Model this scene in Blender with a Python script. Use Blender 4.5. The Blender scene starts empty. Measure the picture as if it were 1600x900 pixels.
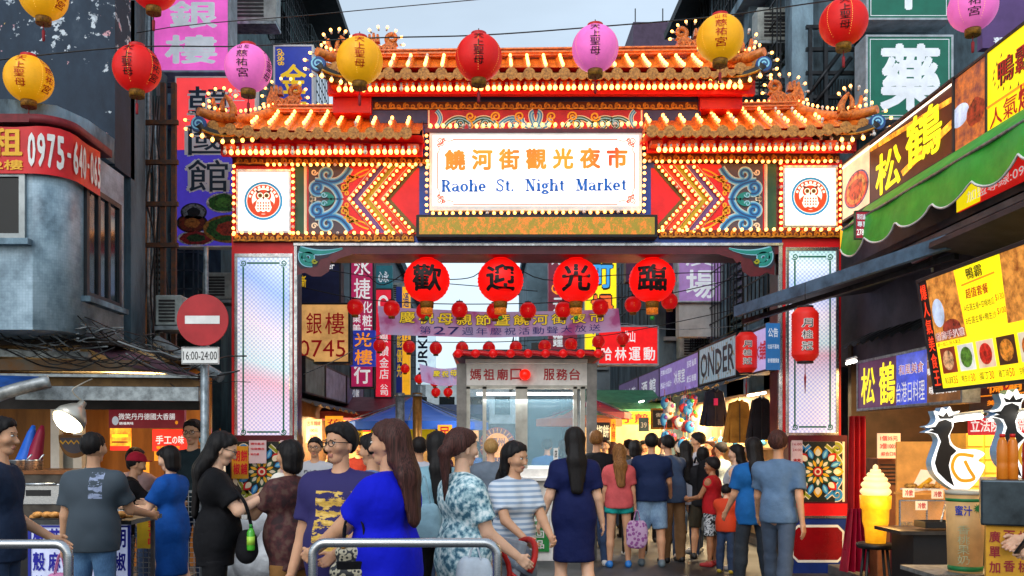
import bpy, math, random
import numpy as np
from mathutils import Vector, Matrix
R = math.radians; PI = math.pi
random.seed(11); rng = np.random.default_rng(5)
SC = bpy.context.scene; COL = SC.collection

# ------------------------------------------------------------------ camera, sky, sun, exposure
F, CX, CY, EYE = 1400.0, 760.0, 690.0, 1.6          # focal length and principal point measured in the photograph (1600 px wide)
cam = bpy.data.objects.new('camera', bpy.data.cameras.new('camera')); COL.objects.link(cam)
cam.location = (0, 0, EYE); cam.rotation_euler = (R(90), 0, 0)
cam.data.sensor_width = 36; cam.data.lens = 36*F/1600
cam.data.shift_x = (800-CX)/1600; cam.data.shift_y = (CY-450)/1600
cam.data.clip_start = .05; cam.data.clip_end = 4000
SC.camera = cam
W = bpy.data.worlds.new('World'); SC.world = W; W.use_nodes = True
wn = W.node_tree; bg = wn.nodes['Background']
sky = wn.nodes.new('ShaderNodeTexSky'); sky.sky_type = 'NISHITA'; sky.sun_disc = False
sky.sun_elevation = R(32); sky.sun_rotation = R(200); sky.air_density = 1.0; sky.dust_density = 2.0; sky.ozone_density = 1.5
hs = wn.nodes.new('ShaderNodeHueSaturation'); hs.inputs['Saturation'].default_value = .8
tc = wn.nodes.new('ShaderNodeTexCoord'); mp = wn.nodes.new('ShaderNodeMapping'); mp.inputs['Scale'].default_value = (1.5, 1.5, 5)
cl = wn.nodes.new('ShaderNodeTexNoise'); cl.inputs['Scale'].default_value = 1.6; cl.inputs['Detail'].default_value = 5
cr = wn.nodes.new('ShaderNodeMapRange'); cr.inputs['From Min'].default_value = .35; cr.inputs['From Max'].default_value = .7
cr.inputs['To Min'].default_value = .88; cr.inputs['To Max'].default_value = 1.12
mx = wn.nodes.new('ShaderNodeVectorMath'); mx.operation = 'SCALE'
L = wn.links.new
L(sky.outputs[0], hs.inputs['Color']); L(tc.outputs['Generated'], mp.inputs[0]); L(mp.outputs[0], cl.inputs['Vector'])
L(cl.outputs['Fac'], cr.inputs['Value']); oc = wn.nodes.new('ShaderNodeMix'); oc.data_type = 'RGBA'; oc.inputs[0].default_value = .6; oc.inputs[7].default_value = (3.5, 4.15, 4.6, 1)
L(hs.outputs[0], oc.inputs[6]); L(oc.outputs[2], mx.inputs[0]); L(cr.outputs[0], mx.inputs['Scale']); L(mx.outputs[0], bg.inputs['Color'])
bg.inputs['Strength'].default_value = .13
sun = bpy.data.objects.new('sun', bpy.data.lights.new('sun', 'SUN')); COL.objects.link(sun)
sun.data.energy = .5; sun.data.angle = R(25); sun.data.color = (.93, .96, 1)
sun.rotation_euler = (R(48), 0, R(-20))
SC.view_settings.view_transform = 'Standard'; SC.view_settings.look = 'None'
SC.view_settings.exposure = .9; SC.view_settings.gamma = 1
SC.cycles.max_bounces = 6; SC.cycles.transparent_max_bounces = 8; SC.cycles.sample_clamp_indirect = 4
SC.cycles.use_denoising = True

# ------------------------------------------------------------------ helpers
def at(px, py, d): return Vector(((px-CX)*d/F, d, EYE+(CY-py)*d/F))
def side_d(px, X): return X*F/(px-CX)                # depth at which the plane x = X shows at column px
def zz(py, d): return EYE+(CY-py)*d/F

def s2l(h):
    if isinstance(h, str):
        h = h.lstrip('#'); h = [int(h[i:i+2], 16)/255 for i in (0, 2, 4)]
    return tuple(c/12.92 if c <= .04045 else ((c+.055)/1.055)**2.4 for c in h)

MATS = {}
def M(name, col=None, rough=.6, metal=0., var=.18, sc=5., emit=0., ecol=None, bump=0., bsc=40., spec=.4, stretch=None, trans=0., alpha=1., dirt=None):
    if name in MATS: return MATS[name]
    m = bpy.data.materials.new(name); m.use_nodes = True; MATS[name] = m
    nt = m.node_tree; b = nt.nodes['Principled BSDF']; l = nt.links.new
    c = s2l(col); b.inputs['Roughness'].default_value = rough; b.inputs['Metallic'].default_value = metal
    b.inputs['Specular IOR Level'].default_value = spec
    b.inputs['Base Color'].default_value = (*c, 1)
    if trans: b.inputs['Transmission Weight'].default_value = trans
    if alpha < 1: b.inputs['Alpha'].default_value = alpha
    if var > 0 or bump > 0:
        t = nt.nodes.new('ShaderNodeTexCoord'); mpn = nt.nodes.new('ShaderNodeMapping'); l(t.outputs['Object'], mpn.inputs[0])
        if stretch: mpn.inputs['Scale'].default_value = stretch
    if var > 0:
        n = nt.nodes.new('ShaderNodeTexNoise'); n.inputs['Scale'].default_value = sc; n.inputs['Detail'].default_value = 6; n.inputs['Roughness'].default_value = .65
        l(mpn.outputs[0], n.inputs['Vector'])
        r = nt.nodes.new('ShaderNodeValToRGB'); l(n.outputs['Fac'], r.inputs[0])
        d = s2l(dirt) if dirt else tuple(x*(1-var*1.6) for x in c)
        r.color_ramp.elements[0].position = .32; r.color_ramp.elements[0].color = (*d, 1)
        r.color_ramp.elements[1].position = .62; r.color_ramp.elements[1].color = (*[min(1, x*(1+var*.25)) for x in c], 1)
        l(r.outputs[0], b.inputs['Base Color'])
        rr = nt.nodes.new('ShaderNodeMapRange'); l(n.outputs['Fac'], rr.inputs['Value'])
        rr.inputs['To Min'].default_value = min(1, rough+.12); rr.inputs['To Max'].default_value = max(.03, rough-.12); l(rr.outputs[0], b.inputs['Roughness'])
    if bump > 0:
        n2 = nt.nodes.new('ShaderNodeTexNoise'); n2.inputs['Scale'].default_value = bsc; n2.inputs['Detail'].default_value = 4; l(mpn.outputs[0], n2.inputs['Vector'])
        bp = nt.nodes.new('ShaderNodeBump'); bp.inputs['Strength'].default_value = bump; bp.inputs['Distance'].default_value = .02
        l(n2.outputs['Fac'], bp.inputs['Height']); l(bp.outputs[0], b.inputs['Normal'])
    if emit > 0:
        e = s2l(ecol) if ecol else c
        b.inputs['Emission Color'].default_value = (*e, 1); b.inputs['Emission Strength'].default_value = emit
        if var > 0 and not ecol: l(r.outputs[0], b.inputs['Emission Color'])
    return m

def node_mat(name, build, rough=.6, metal=0., emit=0.):
    """build(nt, coord_socket) -> colour socket"""
    if name in MATS: return MATS[name]
    m = bpy.data.materials.new(name); m.use_nodes = True; MATS[name] = m
    nt = m.node_tree; b = nt.nodes['Principled BSDF']; b.inputs['Roughness'].default_value = rough; b.inputs['Metallic'].default_value = metal
    t = nt.nodes.new('ShaderNodeTexCoord'); c = build(nt, t.outputs['Object'])
    nt.links.new(c, b.inputs['Base Color'])
    if emit: nt.links.new(c, b.inputs['Emission Color']); b.inputs['Emission Strength'].default_value = emit
    return m
def N(nt, kind, **kw):
    n = nt.nodes.new('ShaderNode'+kind)
    for k, v in kw.items():
        if k in n.inputs.keys():
            s = n.inputs[k]
            if hasattr(v, 'is_output') or isinstance(v, bpy.types.NodeSocket): nt.links.new(v, s)
            else: s.default_value = v
        else: setattr(n, k, v)
    return n
def ramp(nt, fac, stops, interp='LINEAR'):
    r = nt.nodes.new('ShaderNodeValToRGB'); r.color_ramp.interpolation = interp; nt.links.new(fac, r.inputs[0])
    els = r.color_ramp.elements
    while len(els) < len(stops): els.new(.5)
    for e, (p, c) in zip(els, stops): e.position = p; e.color = (*s2l(c), 1)
    return r.outputs[0]
def scaled(nt, co, s):
    mpn = nt.nodes.new('ShaderNodeMapping'); mpn.inputs['Scale'].default_value = s; nt.links.new(co, mpn.inputs[0]); return mpn.outputs[0]

def tag(o, label=None, cat=None, group=None, kind=None):
    if label: o['label'] = label
    if cat: o['category'] = cat
    if group: o['group'] = group
    if kind: o['kind'] = kind
    return o
def thing(name, label, cat, loc=(0, 0, 0), rz=0, group=None):
    o = bpy.data.objects.new(name, None); COL.objects.link(o); o.empty_display_size = .1
    o.location = loc; o.rotation_euler = (0, 0, rz); return tag(o, label, cat, group)
def copy_tree(o, parent=None):
    c = o.copy(); COL.objects.link(c)
    if parent is not None: c.parent = parent
    for ch in list(o.children): copy_tree(ch, c)
    return c

_tcache = {}
def text_geo(s, bold=0., ls=1.0):
    key = (s, bold)
    if key not in _tcache:
        cu = bpy.data.curves.new('t', 'FONT'); cu.body = s; cu.align_x = 'CENTER'; cu.resolution_u = 2; cu.offset = bold; cu.space_line = .92
        ob = bpy.data.objects.new('t', cu); me = bpy.data.meshes.new_from_object(ob)
        vs = np.array([v.co[:2] for v in me.vertices]); fs = [tuple(p.vertices) for p in me.polygons]
        bpy.data.objects.remove(ob); bpy.data.curves.remove(cu); bpy.data.meshes.remove(me)
        _tcache[key] = (vs, fs)
    return _tcache[key]

class MB:
    def __init__(s): s.v = []; s.f = []; s.mi = []; s.mats = []; s.cur = 0; s.sm = []; s.flat = False
    def use(s, m):
        if m not in s.mats: s.mats.append(m)
        s.cur = s.mats.index(m); return s
    def face(s, idx, smooth=False): s.f.append(tuple(idx)); s.mi.append(s.cur); s.sm.append(smooth)
    def poly(s, pts, smooth=False):
        n = len(s.v); s.v += [tuple(p) for p in pts]; s.face(range(n, n+len(pts)), smooth); return s
    def box(s, c, d, rot=None, taper=1.):
        n = len(s.v); c = Vector(c)
        for z in (-1, 1):
            for (x, y) in ((-1, -1), (1, -1), (1, 1), (-1, 1)):
                k = taper if z > 0 else 1
                p = Vector((x*d[0]/2*k, y*d[1]/2*k, z*d[2]/2))
                if rot is not None: p = rot @ p
                s.v.append(tuple(c+p))
        for q in ((0, 3, 2, 1), (4, 5, 6, 7), (0, 1, 5, 4), (1, 2, 6, 5), (2, 3, 7, 6), (3, 0, 4, 7)): s.face([n+i for i in q])
        return s
    def tube(s, pts, r, n=8, cap=True, closed=False, smooth=True):
        pts = [Vector(p) for p in pts]; m = len(pts)
        rs = r if isinstance(r, (list, tuple)) else [r]*m
        base = len(s.v); up = None
        for i, p in enumerate(pts):
            a = pts[(i-1) % m] if (i > 0 or closed) else p
            b = pts[(i+1) % m] if (i < m-1 or closed) else p
            t = (b-a); t = t.normalized() if t.length > 1e-9 else Vector((0, 0, 1))
            if up is None:
                up = Vector((0, 0, 1)) if abs(t.z) < .9 else Vector((0, 1, 0))
            u = (up-t*up.dot(t)); u = u.normalized() if u.length > 1e-6 else t.orthogonal().normalized()
            w = t.cross(u); up = u
            for k in range(n):
                a2 = 2*PI*k/n; s.v.append(tuple(p+(u*math.cos(a2)+w*math.sin(a2))*rs[i]))
        for i in range(m if closed else m-1):
            j = (i+1) % m
            for k in range(n):
                k2 = (k+1) % n; s.face((base+i*n+k, base+i*n+k2, base+j*n+k2, base+j*n+k), smooth)
        if cap and not closed:
            s.face([base+k for k in range(n)][::-1]); s.face([base+(m-1)*n+k for k in range(n)])
        return s
    def lathe(s, prof, n=16, c=(0, 0, 0), rot=None, smooth=True, sx=1., sy=1., rib=0, ramp_=0.):
        base = len(s.v); c = Vector(c); m = len(prof)
        for (r, z) in prof:
            for k in range(n):
                a = 2*PI*k/n; rr = r*(1+(ramp_*abs(math.cos(a*rib/2)) if rib else 0))
                p = Vector((rr*math.cos(a)*sx, rr*math.sin(a)*sy, z))
                if rot is not None: p = rot @ p
                s.v.append(tuple(c+p))
        for i in range(m-1):
            for k in range(n):
                k2 = (k+1) % n; s.face((base+i*n+k, base+i*n+k2, base+(i+1)*n+k2, base+(i+1)*n+k), smooth)
        if prof[0][0] > 1e-5: s.face([base+k for k in range(n)][::-1])
        if prof[-1][0] > 1e-5: s.face([base+(m-1)*n+k for k in range(n)])
        return s
    def ell(s, c, r, nu=12, nv=8, rot=None):
        if not hasattr(r, '__len__'): r = (r, r, r)
        prof = [(max(1e-6, math.sin(PI*i/nv)), -math.cos(PI*i/nv)) for i in range(nv+1)]
        Rm = (rot if rot is not None else Matrix.Identity(3)) @ Matrix.Diagonal(Vector(r))
        return s.lathe(prof, nu, c, Rm)
    def prism(s, poly, y0, y1, tf=None):
        """outline in (x, z), front at y0, back at y1"""
        n = len(poly); b = len(s.v); tf = tf or (lambda p: p)
        s.v += [tuple(tf(Vector((x, y0, z)))) for x, z in poly]+[tuple(tf(Vector((x, y1, z)))) for x, z in poly]
        s.face(range(b, b+n)); s.face(list(range(b+n, b+2*n))[::-1])
        for i in range(n):
            j = (i+1) % n; s.face((b+i, b+n+i, b+n+j, b+j))
        return s
    def ribbon(s, pts, w, y, depth=0., closed=False, tf=None, taper=False):
        P = [Vector((p[0], p[1])) for p in pts]; m = len(P); b = len(s.v); tf = tf or (lambda p: p)
        for i in range(m):
            a = P[i-1] if (i > 0 or closed) else P[i]; c = P[(i+1) % m] if (i < m-1 or closed) else P[i]
            t = (c-a); t = t.normalized() if t.length > 1e-9 else Vector((1, 0)); nrm = Vector((-t.y, t.x))
            ww = w/2*(1-.75*(i/(m-1))**2 if taper else 1)
            for sg in (1, -1):
                q = P[i]+nrm*ww*sg; s.v.append(tuple(tf(Vector((q.x, y, q.y)))))
            if depth:
                for sg in (1, -1):
                    q = P[i]+nrm*ww*sg; s.v.append(tuple(tf(Vector((q.x, y+depth, q.y)))))
        st = 4 if depth else 2
        for i in range(m if closed else m-1):
            j = (i+1) % m; A = b+i*st; B = b+j*st
            s.face((A+1, B+1, B, A))
            if depth: s.face((A, B, B+2, A+2)); s.face((A+3, B+3, B+1, A+1))
        return s
    def text(s, t, cx, cz, w, h, y=0., depth=.004, bold=0., tf=None, keep=False, shear=0.):
        vs, fs = text_geo(t, 0.)
        if len(vs) == 0: return s
        lo, hi = vs.min(0)-bold, vs.max(0)+bold; sz = np.maximum(hi-lo, 1e-6)
        kx, kz = w/sz[0], h/sz[1]
        tf = tf or (lambda p: p)
        offs = [(0, 0)] if bold <= 0 else [(bold*math.cos(a), bold*math.sin(a)) for a in [PI*k/3+.3 for k in range(6)]]
        for j, (ox, oz) in enumerate(offs):          # heavy strokes: the glyph laid down again a hair apart
            b = len(s.v)
            for v in vs:
                z = (v[1]+oz-(lo[1]+hi[1])/2)*kz
                s.v.append(tuple(tf(Vector((cx+(v[0]+ox-(lo[0]+hi[0])/2)*kx, y-j*.0003, cz+z)))))
            for f in fs: s.face([b+i for i in f])
        return s
    def vtext(s, t, cx, ztop, zbot, w, y=0., bold=0., tf=None, gap=.12):
        n = len(t); H = (ztop-zbot)/n
        for i, ch in enumerate(t):
            if ch != ' ': s.text(ch, cx, ztop-H*(i+.5), w, H*(1-gap), y, 0, bold, tf)
        return s
    def build(s, name, parent=None, bevel=0., loc=None, rz=None, label=None):
        me = bpy.data.meshes.new(name); me.from_pydata(s.v, [], s.f)
        for m in s.mats: me.materials.append(m)
        me.polygons.foreach_set('material_index', s.mi); me.polygons.foreach_set('use_smooth', s.sm); me.update()
        o = bpy.data.objects.new(name, me); COL.objects.link(o)
        if parent is not None: o.parent = parent
        if loc is not None: o.location = loc
        if rz is not None: o.rotation_euler = (0, 0, rz)
        if label: o['label'] = label
        if bevel:
            bm_ = o.modifiers.new('bevel', 'BEVEL'); bm_.width = bevel; bm_.segments = 2; bm_.limit_method = 'ANGLE'; bm_.angle_limit = R(40)
        return o

def spiral(cx, cz, r0, r1, turns, start=0., sgn=1, n=22):
    return [(cx+(r0+(r1-r0)*i/n)*math.cos(start+sgn*2*PI*turns*i/n), cz+(r0+(r1-r0)*i/n)*math.sin(start+sgn*2*PI*turns*i/n)) for i in range(n+1)]
def arc(cx, cz, r, a0, a1, n=10): return [(cx+r*math.cos(R(a0+(a1-a0)*i/n)), cz+r*math.sin(R(a0+(a1-a0)*i/n))) for i in range(n+1)]
def bez(p0, p1, p2, n=10): return [((1-t)**2*p0[0]+2*t*(1-t)*p1[0]+t*t*p2[0], (1-t)**2*p0[1]+2*t*(1-t)*p1[1]+t*t*p2[1]) for t in [i/n for i in range(n+1)]]
def smooth_path(pts, k=6):
    out = []; n = len(pts)
    for i in range(n-1):
        p0, p1, p2, p3 = [Vector(pts[min(max(j, 0), n-1)]) for j in (i-1, i, i+1, i+2)]
        for q in range(k):
            t = q/k; out.append(.5*((2*p1)+(p2-p0)*t+(2*p0-5*p1+4*p2-p3)*t*t+(3*p1-p0-3*p2+p3)*t**3))
    out.append(Vector(pts[-1])); return out

def lamp(name, kind, loc, energy, color, size=.1, rot=None, size_y=None):
    l = bpy.data.lights.new(name, kind); o = bpy.data.objects.new(name, l); COL.objects.link(o)
    o.location = loc; l.energy = energy; l.color = color
    if kind == 'POINT': l.shadow_soft_size = size
    if kind == 'AREA':
        l.size = size
        if size_y: l.shape = 'RECTANGLE'; l.size_y = size_y
    if rot: o.rotation_euler = rot
    return o

# sign boards: local x to the right as read, z up, the face looks along local -y
def sign(name, label, loc, w, h, rz, face, frame, marks=(), t=.12, fw=.03, cat='sign', group=None, pitch=0., bold=.02, panel_name='panel', fr_out=True, extra=None):
    """loc = lower left corner of the face; marks: (text, material, u0, v0, u1, v1[, 'v'/'h'[, bold]]) with v measured from the top"""
    o = thing(name, label, cat, loc, rz, group); o.rotation_euler = (pitch, 0, rz)
    MB().use(face).box((w/2, t/2, h/2), (w, t, h)).build(panel_name, o)
    if frame is not None:
        fb = MB().use(frame); f2 = fw
        fb.box((w/2, t/2, h+f2/2), (w+2*f2, t+.02, f2)).box((w/2, t/2, -f2/2), (w+2*f2, t+.02, f2))
        fb.box((-f2/2, t/2, h/2), (f2, t+.02, h)).box((w+f2/2, t/2, h/2), (f2, t+.02, h))
        fb.build('frame', o, bevel=.004)
    if marks:
        tb = MB()
        for i, mk in enumerate(marks):
            s_, m_, u0, v0, u1, v1 = mk[:6]; mode = mk[6] if len(mk) > 6 else 'h'; bd = mk[7] if len(mk) > 7 else bold
            tb.use(m_); yy = -.003-.0026*(i % 7)
            if mode == 'v': tb.vtext(s_, (u0+u1)/2*w, h*(1-v0), h*(1-v1), (u1-u0)*w, yy, bd)
            elif mode == 'r': tb.poly([(u0*w, yy, h*(1-v1)), (u1*w, yy, h*(1-v1)), (u1*w, yy, h*(1-v0)), (u0*w, yy, h*(1-v0))])
            elif mode == 'd':   # disc
                cx, cz, rx, rz_ = (u0+u1)/2*w, h*(1-(v0+v1)/2), (u1-u0)*w/2, (v1-v0)*h/2
                tb.poly([(cx+rx*math.cos(a), yy, cz+rz_*math.sin(a)) for a in [2*PI*k/24 for k in range(24)]])
            else: tb.text(s_, (u0+u1)/2*w, h*(1-(v0+v1)/2), (u1-u0)*w, (v1-v0)*h, yy, 0, bd)
        tb.build('lettering', o)
    if extra: extra(o, w, h)
    return o
def sign_front(name, label, x0, y0, x1, y1, d, *a, **k):
    p = at(x0, y1, d); return sign(name, label, p, (x1-x0)*d/F, (y1-y0)*d/F, 0, *a, **k)
def sign_right(name, label, pxl, pxr, z0, z1, X, *a, **k):      # on a plane x = X facing the street from the right
    dl, dr = side_d(pxl, X), side_d(pxr, X); return sign(name, label, (X, dl, z0), dl-dr, z1-z0, R(-90), *a, **k)
def sign_left(name, label, pxl, pxr, z0, z1, X, *a, **k):
    dl, dr = side_d(pxl, X), side_d(pxr, X); return sign(name, label, (X, dl, z0), dr-dl, z1-z0, R(90), *a, **k)

# ------------------------------------------------------------------ materials shared by many things
WHITE = M('white_paint', 'e8e8e4', .5, var=.12); BLACK = M('black_paint', '151518', .5, var=.2)
DARKMETAL = M('dark_metal', '2a2d31', .45, .6, var=.4, sc=9); STEEL = M('brushed_steel', 'b8bcc0', .28, .95, var=.12, sc=20, stretch=(1, 1, 8))
GALV = M('galvanised_steel', '8d979c', .45, .7, var=.35, sc=14); RUST = M('rusty_steel', '3b2f2a', .7, .3, var=.5, sc=16, dirt='6e3f1e')
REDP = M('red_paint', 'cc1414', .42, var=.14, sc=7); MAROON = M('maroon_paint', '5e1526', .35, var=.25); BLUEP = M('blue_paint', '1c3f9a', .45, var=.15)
NAVYP = M('dull_blue_panel', '33406f', .5, var=.2); GOLD = M('gold_relief', 'c98a1e', .4, .25, var=.35, sc=25, dirt='7a4a10')
SILVER = M('silver_trim', 'c4c6c8', .25, .9, var=.3, sc=18); CABLE = M('cable_rubber', '121315', .5, var=.2)
# ------------------------------------------------------------------ implicit surfaces (for people, sacks): smooth union of round cones, meshed by surface nets
def sdf_eval(prims, lo, hi, h, noise=None):
    lo = np.array(lo, float); n = np.maximum(np.ceil((np.array(hi)-lo)/h).astype(int)+1, 3)
    ax = [(lo[i]+h*np.arange(n[i])).astype(np.float32) for i in range(3)]; Dm = np.full(n, 9., np.float32)
    for pr in prims:
        op, p0, p1, r0, r1 = pr[:5]; sc = np.array(pr[5] if len(pr) > 5 and pr[5] is not None else (1, 1, 1), float); k = pr[6] if len(pr) > 6 else .03; cuts = pr[7] if len(pr) > 7 else ()
        p0 = np.array(p0, float); p1 = np.array(p1, float); rm = max(r0, r1)*sc+k+h*2+.02
        a = np.clip(np.floor((np.minimum(p0, p1)-rm-lo)/h).astype(int), 0, n-1); b = np.clip(np.ceil((np.maximum(p0, p1)+rm-lo)/h).astype(int)+1, 1, n)
        if (b <= a).any(): continue
        X = ax[0][a[0]:b[0], None, None]; Y = ax[1][None, a[1]:b[1], None]; Z = ax[2][None, None, a[2]:b[2]]
        q = [(X-p0[0])/sc[0], (Y-p0[1])/sc[1], (Z-p0[2])/sc[2]]; d = (p1-p0)/sc; L2 = float((d*d).sum())
        t = np.clip((q[0]*d[0]+q[1]*d[1]+q[2]*d[2])/L2, 0, 1) if L2 > 1e-9 else np.float32(0)
        dist = (np.sqrt((q[0]-d[0]*t)**2+(q[1]-d[1]*t)**2+(q[2]-d[2]*t)**2)-(r0+(r1-r0)*t))*float(sc.min()**.5*sc.mean()**.5)
        for (cp, cn) in cuts:
            cn = np.array(cn, float); cn /= np.linalg.norm(cn); dist = np.maximum(dist, (X-cp[0])*cn[0]+(Y-cp[1])*cn[1]+(Z-cp[2])*cn[2])
        sub = Dm[a[0]:b[0], a[1]:b[1], a[2]:b[2]]
        if op == 'add':
            hh = np.clip(.5+.5*(sub-dist)/k, 0, 1); sub[...] = sub*(1-hh)+dist*hh-k*hh*(1-hh)
        elif op == 'sub':
            hh = np.clip(.5-.5*(sub+dist)/k, 0, 1); sub[...] = sub*(1-hh)-dist*hh+k*hh*(1-hh)
    if noise is not None: Dm = Dm+noise(ax[0][:, None, None], ax[1][None, :, None], ax[2][None, None, :]).astype(np.float32)
    return Dm, lo
def surfnet(Dm, lo, h):
    s = Dm < 0; nx, ny, nz = Dm.shape; acc = np.zeros((nx-1, ny-1, nz-1, 3), np.float32); cnt = np.zeros((nx-1, ny-1, nz-1), np.float32)
    def cs(i, j, k): return (slice(i, nx-1+i), slice(j, ny-1+j), slice(k, nz-1+k))
    C8 = [(i, j, k) for i in (0, 1) for j in (0, 1) for k in (0, 1)]
    for a in C8:
        for ax_ in range(3):
            if a[ax_]: continue
            b = tuple(1 if i == ax_ else a[i] for i in range(3)); da, db = Dm[cs(*a)], Dm[cs(*b)]; m = s[cs(*a)] != s[cs(*b)]
            if not m.any(): continue
            t = np.where(m, da/np.where(m, da-db, 1), 0)
            for i in range(3): acc[..., i] += np.where(m, a[i]+(t if i == ax_ else 0), 0)
            cnt += m
    act = cnt > 0; idx = np.full(cnt.shape, -1, np.int64); idx[act] = np.arange(act.sum()); cells = np.argwhere(act)
    V = (acc[act]/cnt[act][:, None]+cells)*h+lo; quads = []
    for ax_ in range(3):
        o1, o2 = [(1, 2), (2, 0), (0, 1)][ax_]; sl0 = [slice(None)]*3; sl1 = [slice(None)]*3; sl0[ax_] = slice(0, -1); sl1[ax_] = slice(1, None)
        A_, B_ = s[tuple(sl0)], s[tuple(sl1)]; m = A_ != B_; e = np.argwhere(m)
        ok = (e[:, o1] > 0) & (e[:, o2] > 0) & (e[:, o1] < cnt.shape[o1]) & (e[:, o2] < cnt.shape[o2]); e = e[ok]
        if not len(e): continue
        def g_(d1, d2): q = e.copy(); q[:, o1] -= d1; q[:, o2] -= d2; return idx[q[:, 0], q[:, 1], q[:, 2]]
        Q = np.stack([g_(1, 1), g_(0, 1), g_(0, 0), g_(1, 0)], 1); fl = A_[tuple(e.T)]; Q[~fl] = Q[~fl][:, ::-1]; quads.append(Q)
    return V, (np.concatenate(quads) if quads else np.zeros((0, 4), int))
def bounds(prims, pad=.03):
    lo = np.full(3, 9.); hi = np.full(3, -9.)
    for pr in prims:
        if pr[0] != 'add': continue
        sc = np.array(pr[5] if len(pr) > 5 and pr[5] is not None else (1, 1, 1), float); r = max(pr[3], pr[4])*sc
        for p in (pr[1], pr[2]): p = np.array(p, float); lo = np.minimum(lo, p-r); hi = np.maximum(hi, p+r)
    return lo-pad, hi+pad
def sdf_geo(prims, h, noise=None):
    lo, hi = bounds(prims); Dm, lo = sdf_eval(prims, lo, hi, h, noise); return surfnet(Dm, lo, h)
def geo_obj(name, parts, parent=None):
    """parts = [(V, Q, material or callable(centres) -> index list, ...)] joined into one mesh object"""
    Vs, Qs, mats, mi, off = [], [], [], [], 0
    for V, Q, mt in parts:
        Vs.append(V); Qs.append(np.asarray(Q)+off); off += len(V)
        if isinstance(mt, tuple):
            ms, fn = mt; ids = []
            for m in ms:
                if m not in mats: mats.append(m)
                ids.append(mats.index(m))
            mi.append(np.array(ids)[fn(V[np.asarray(Q)].mean(1))])
        else:
            if mt not in mats: mats.append(mt)
            mi.append(np.full(len(Q), mats.index(mt)))
    V = np.concatenate(Vs); Q = np.concatenate(Qs); M_ = np.concatenate(mi); me = bpy.data.meshes.new(name)
    me.vertices.add(len(V)); me.vertices.foreach_set('co', V.astype(np.float32).ravel()); me.loops.add(Q.size); me.loops.foreach_set('vertex_index', Q.astype(np.int32).ravel())
    me.polygons.add(len(Q)); me.polygons.foreach_set('loop_start', np.arange(0, Q.size, 4, dtype=np.int32)); me.polygons.foreach_set('loop_total', np.full(len(Q), 4, np.int32))
    for m in mats: me.materials.append(m)
    me.polygons.foreach_set('material_index', M_.astype(np.int32)); me.polygons.foreach_set('use_smooth', np.ones(len(Q), bool)); me.update(calc_edges=True); me.validate()
    o = bpy.data.objects.new(name, me); COL.objects.link(o)
    if parent is not None: o.parent = parent
    return o
def folds(amp, seed=0, fx=1.):
    r = np.random.default_rng(seed); P = r.uniform(0, 6.28, 8)
    def f(X, Y, Z):
        w = .5*np.sin(7*X+P[0]+3*Z)+.5*np.sin(6*Y+P[1]); c_ = lambda a: .6-1.2*np.abs(np.sin(a))**.7
        return amp*(c_(11*Z*fx+8*X+P[2]+2*w)*.55+c_(8*Z-11*X+7*Y+P[3]+2.5*w)*.5+np.sin(31*X+9*Z+P[4])*.3+np.sin(28*Y-9*Z+P[5])*.3)
    return f
# ------------------------------------------------------------------ the market gate
S = 1/128.0; D = F*S; GX = (837-CX)*S
gate = thing('market_gate', 'wide red market gate with orange tiled roofs and hundreds of lit bulbs over the street', 'gate', (GX, D, 0))
def g(px, py, o=0.): 
    p = at(px, py, D-o); return Vector((p.x-GX, -o, p.z))
def TF(p): return g(p.x, p.z, p.y)
def TM(p): return g(1674-p.x, p.z, p.y)
bulbs = []
def gbox(mb, x0, y0, x1, y1, o, t):
    a, b = g(x0, y1, o), g(x1, y0, o); mb.box(((a.x+b.x)/2, -o+t/2, (a.z+b.z)/2), (b.x-a.x, t, b.z-a.z)); return mb
ORANGE = M('orange_glazed_tile', 'e6802a', .28, var=.3, sc=14, spec=.6, dirt='a84a16')
ORANGE2 = M('orange_ridge_tile', 'e2842e', .32, var=.35, sc=22, spec=.55, dirt='a04a18', bump=.25, bsc=60)
CERAM = M('orange_ceramic_carving', 'da7a28', .35, var=.45, sc=30, dirt='7d360e', bump=.6, bsc=55)
CAPT = M('ochre_tile_end', 'cc8a3c', .45, var=.5, sc=40, dirt='7a4618', bump=.5, bsc=90)
GRED = M('gate_red', 'dc161e', .4, var=.12, sc=4); GBLUE = M('gate_blue', '1d46a8', .4, var=.15)
LBOX = M('lit_white_acrylic', 'fff6ea', .4, var=0, emit=.5)
OLIVE = M('olive_paint', '9aa01e', .5, var=.1); PURP = M('violet_paint', '5a4a9a', .5, var=.1); TERRA = M('terracotta_paint', 'c8442c', .5, var=.1); MOSS = M('moss_paint', '5c5a28', .5, var=.1)
GREENP = M('deep_green_paint', '23563f', .5, var=.15); SKYB = M('sky_blue_paint', '8fd2ea', .5, var=.08); MIDB = M('mid_blue_paint', '2a8cd0', .5, var=.08); INK = M('ink_blue_paint', '24508c', .5, var=.1)
TEAL = M('teal_paint', '149088', .5, var=.1); YEL = M('yellow_paint', 'f0b323', .5, var=.08); SLATE = M('slate_paint', '544e58', .55, var=.12); CREAM = M('cream_paint', 'efe3c4', .5, var=.08)
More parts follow.
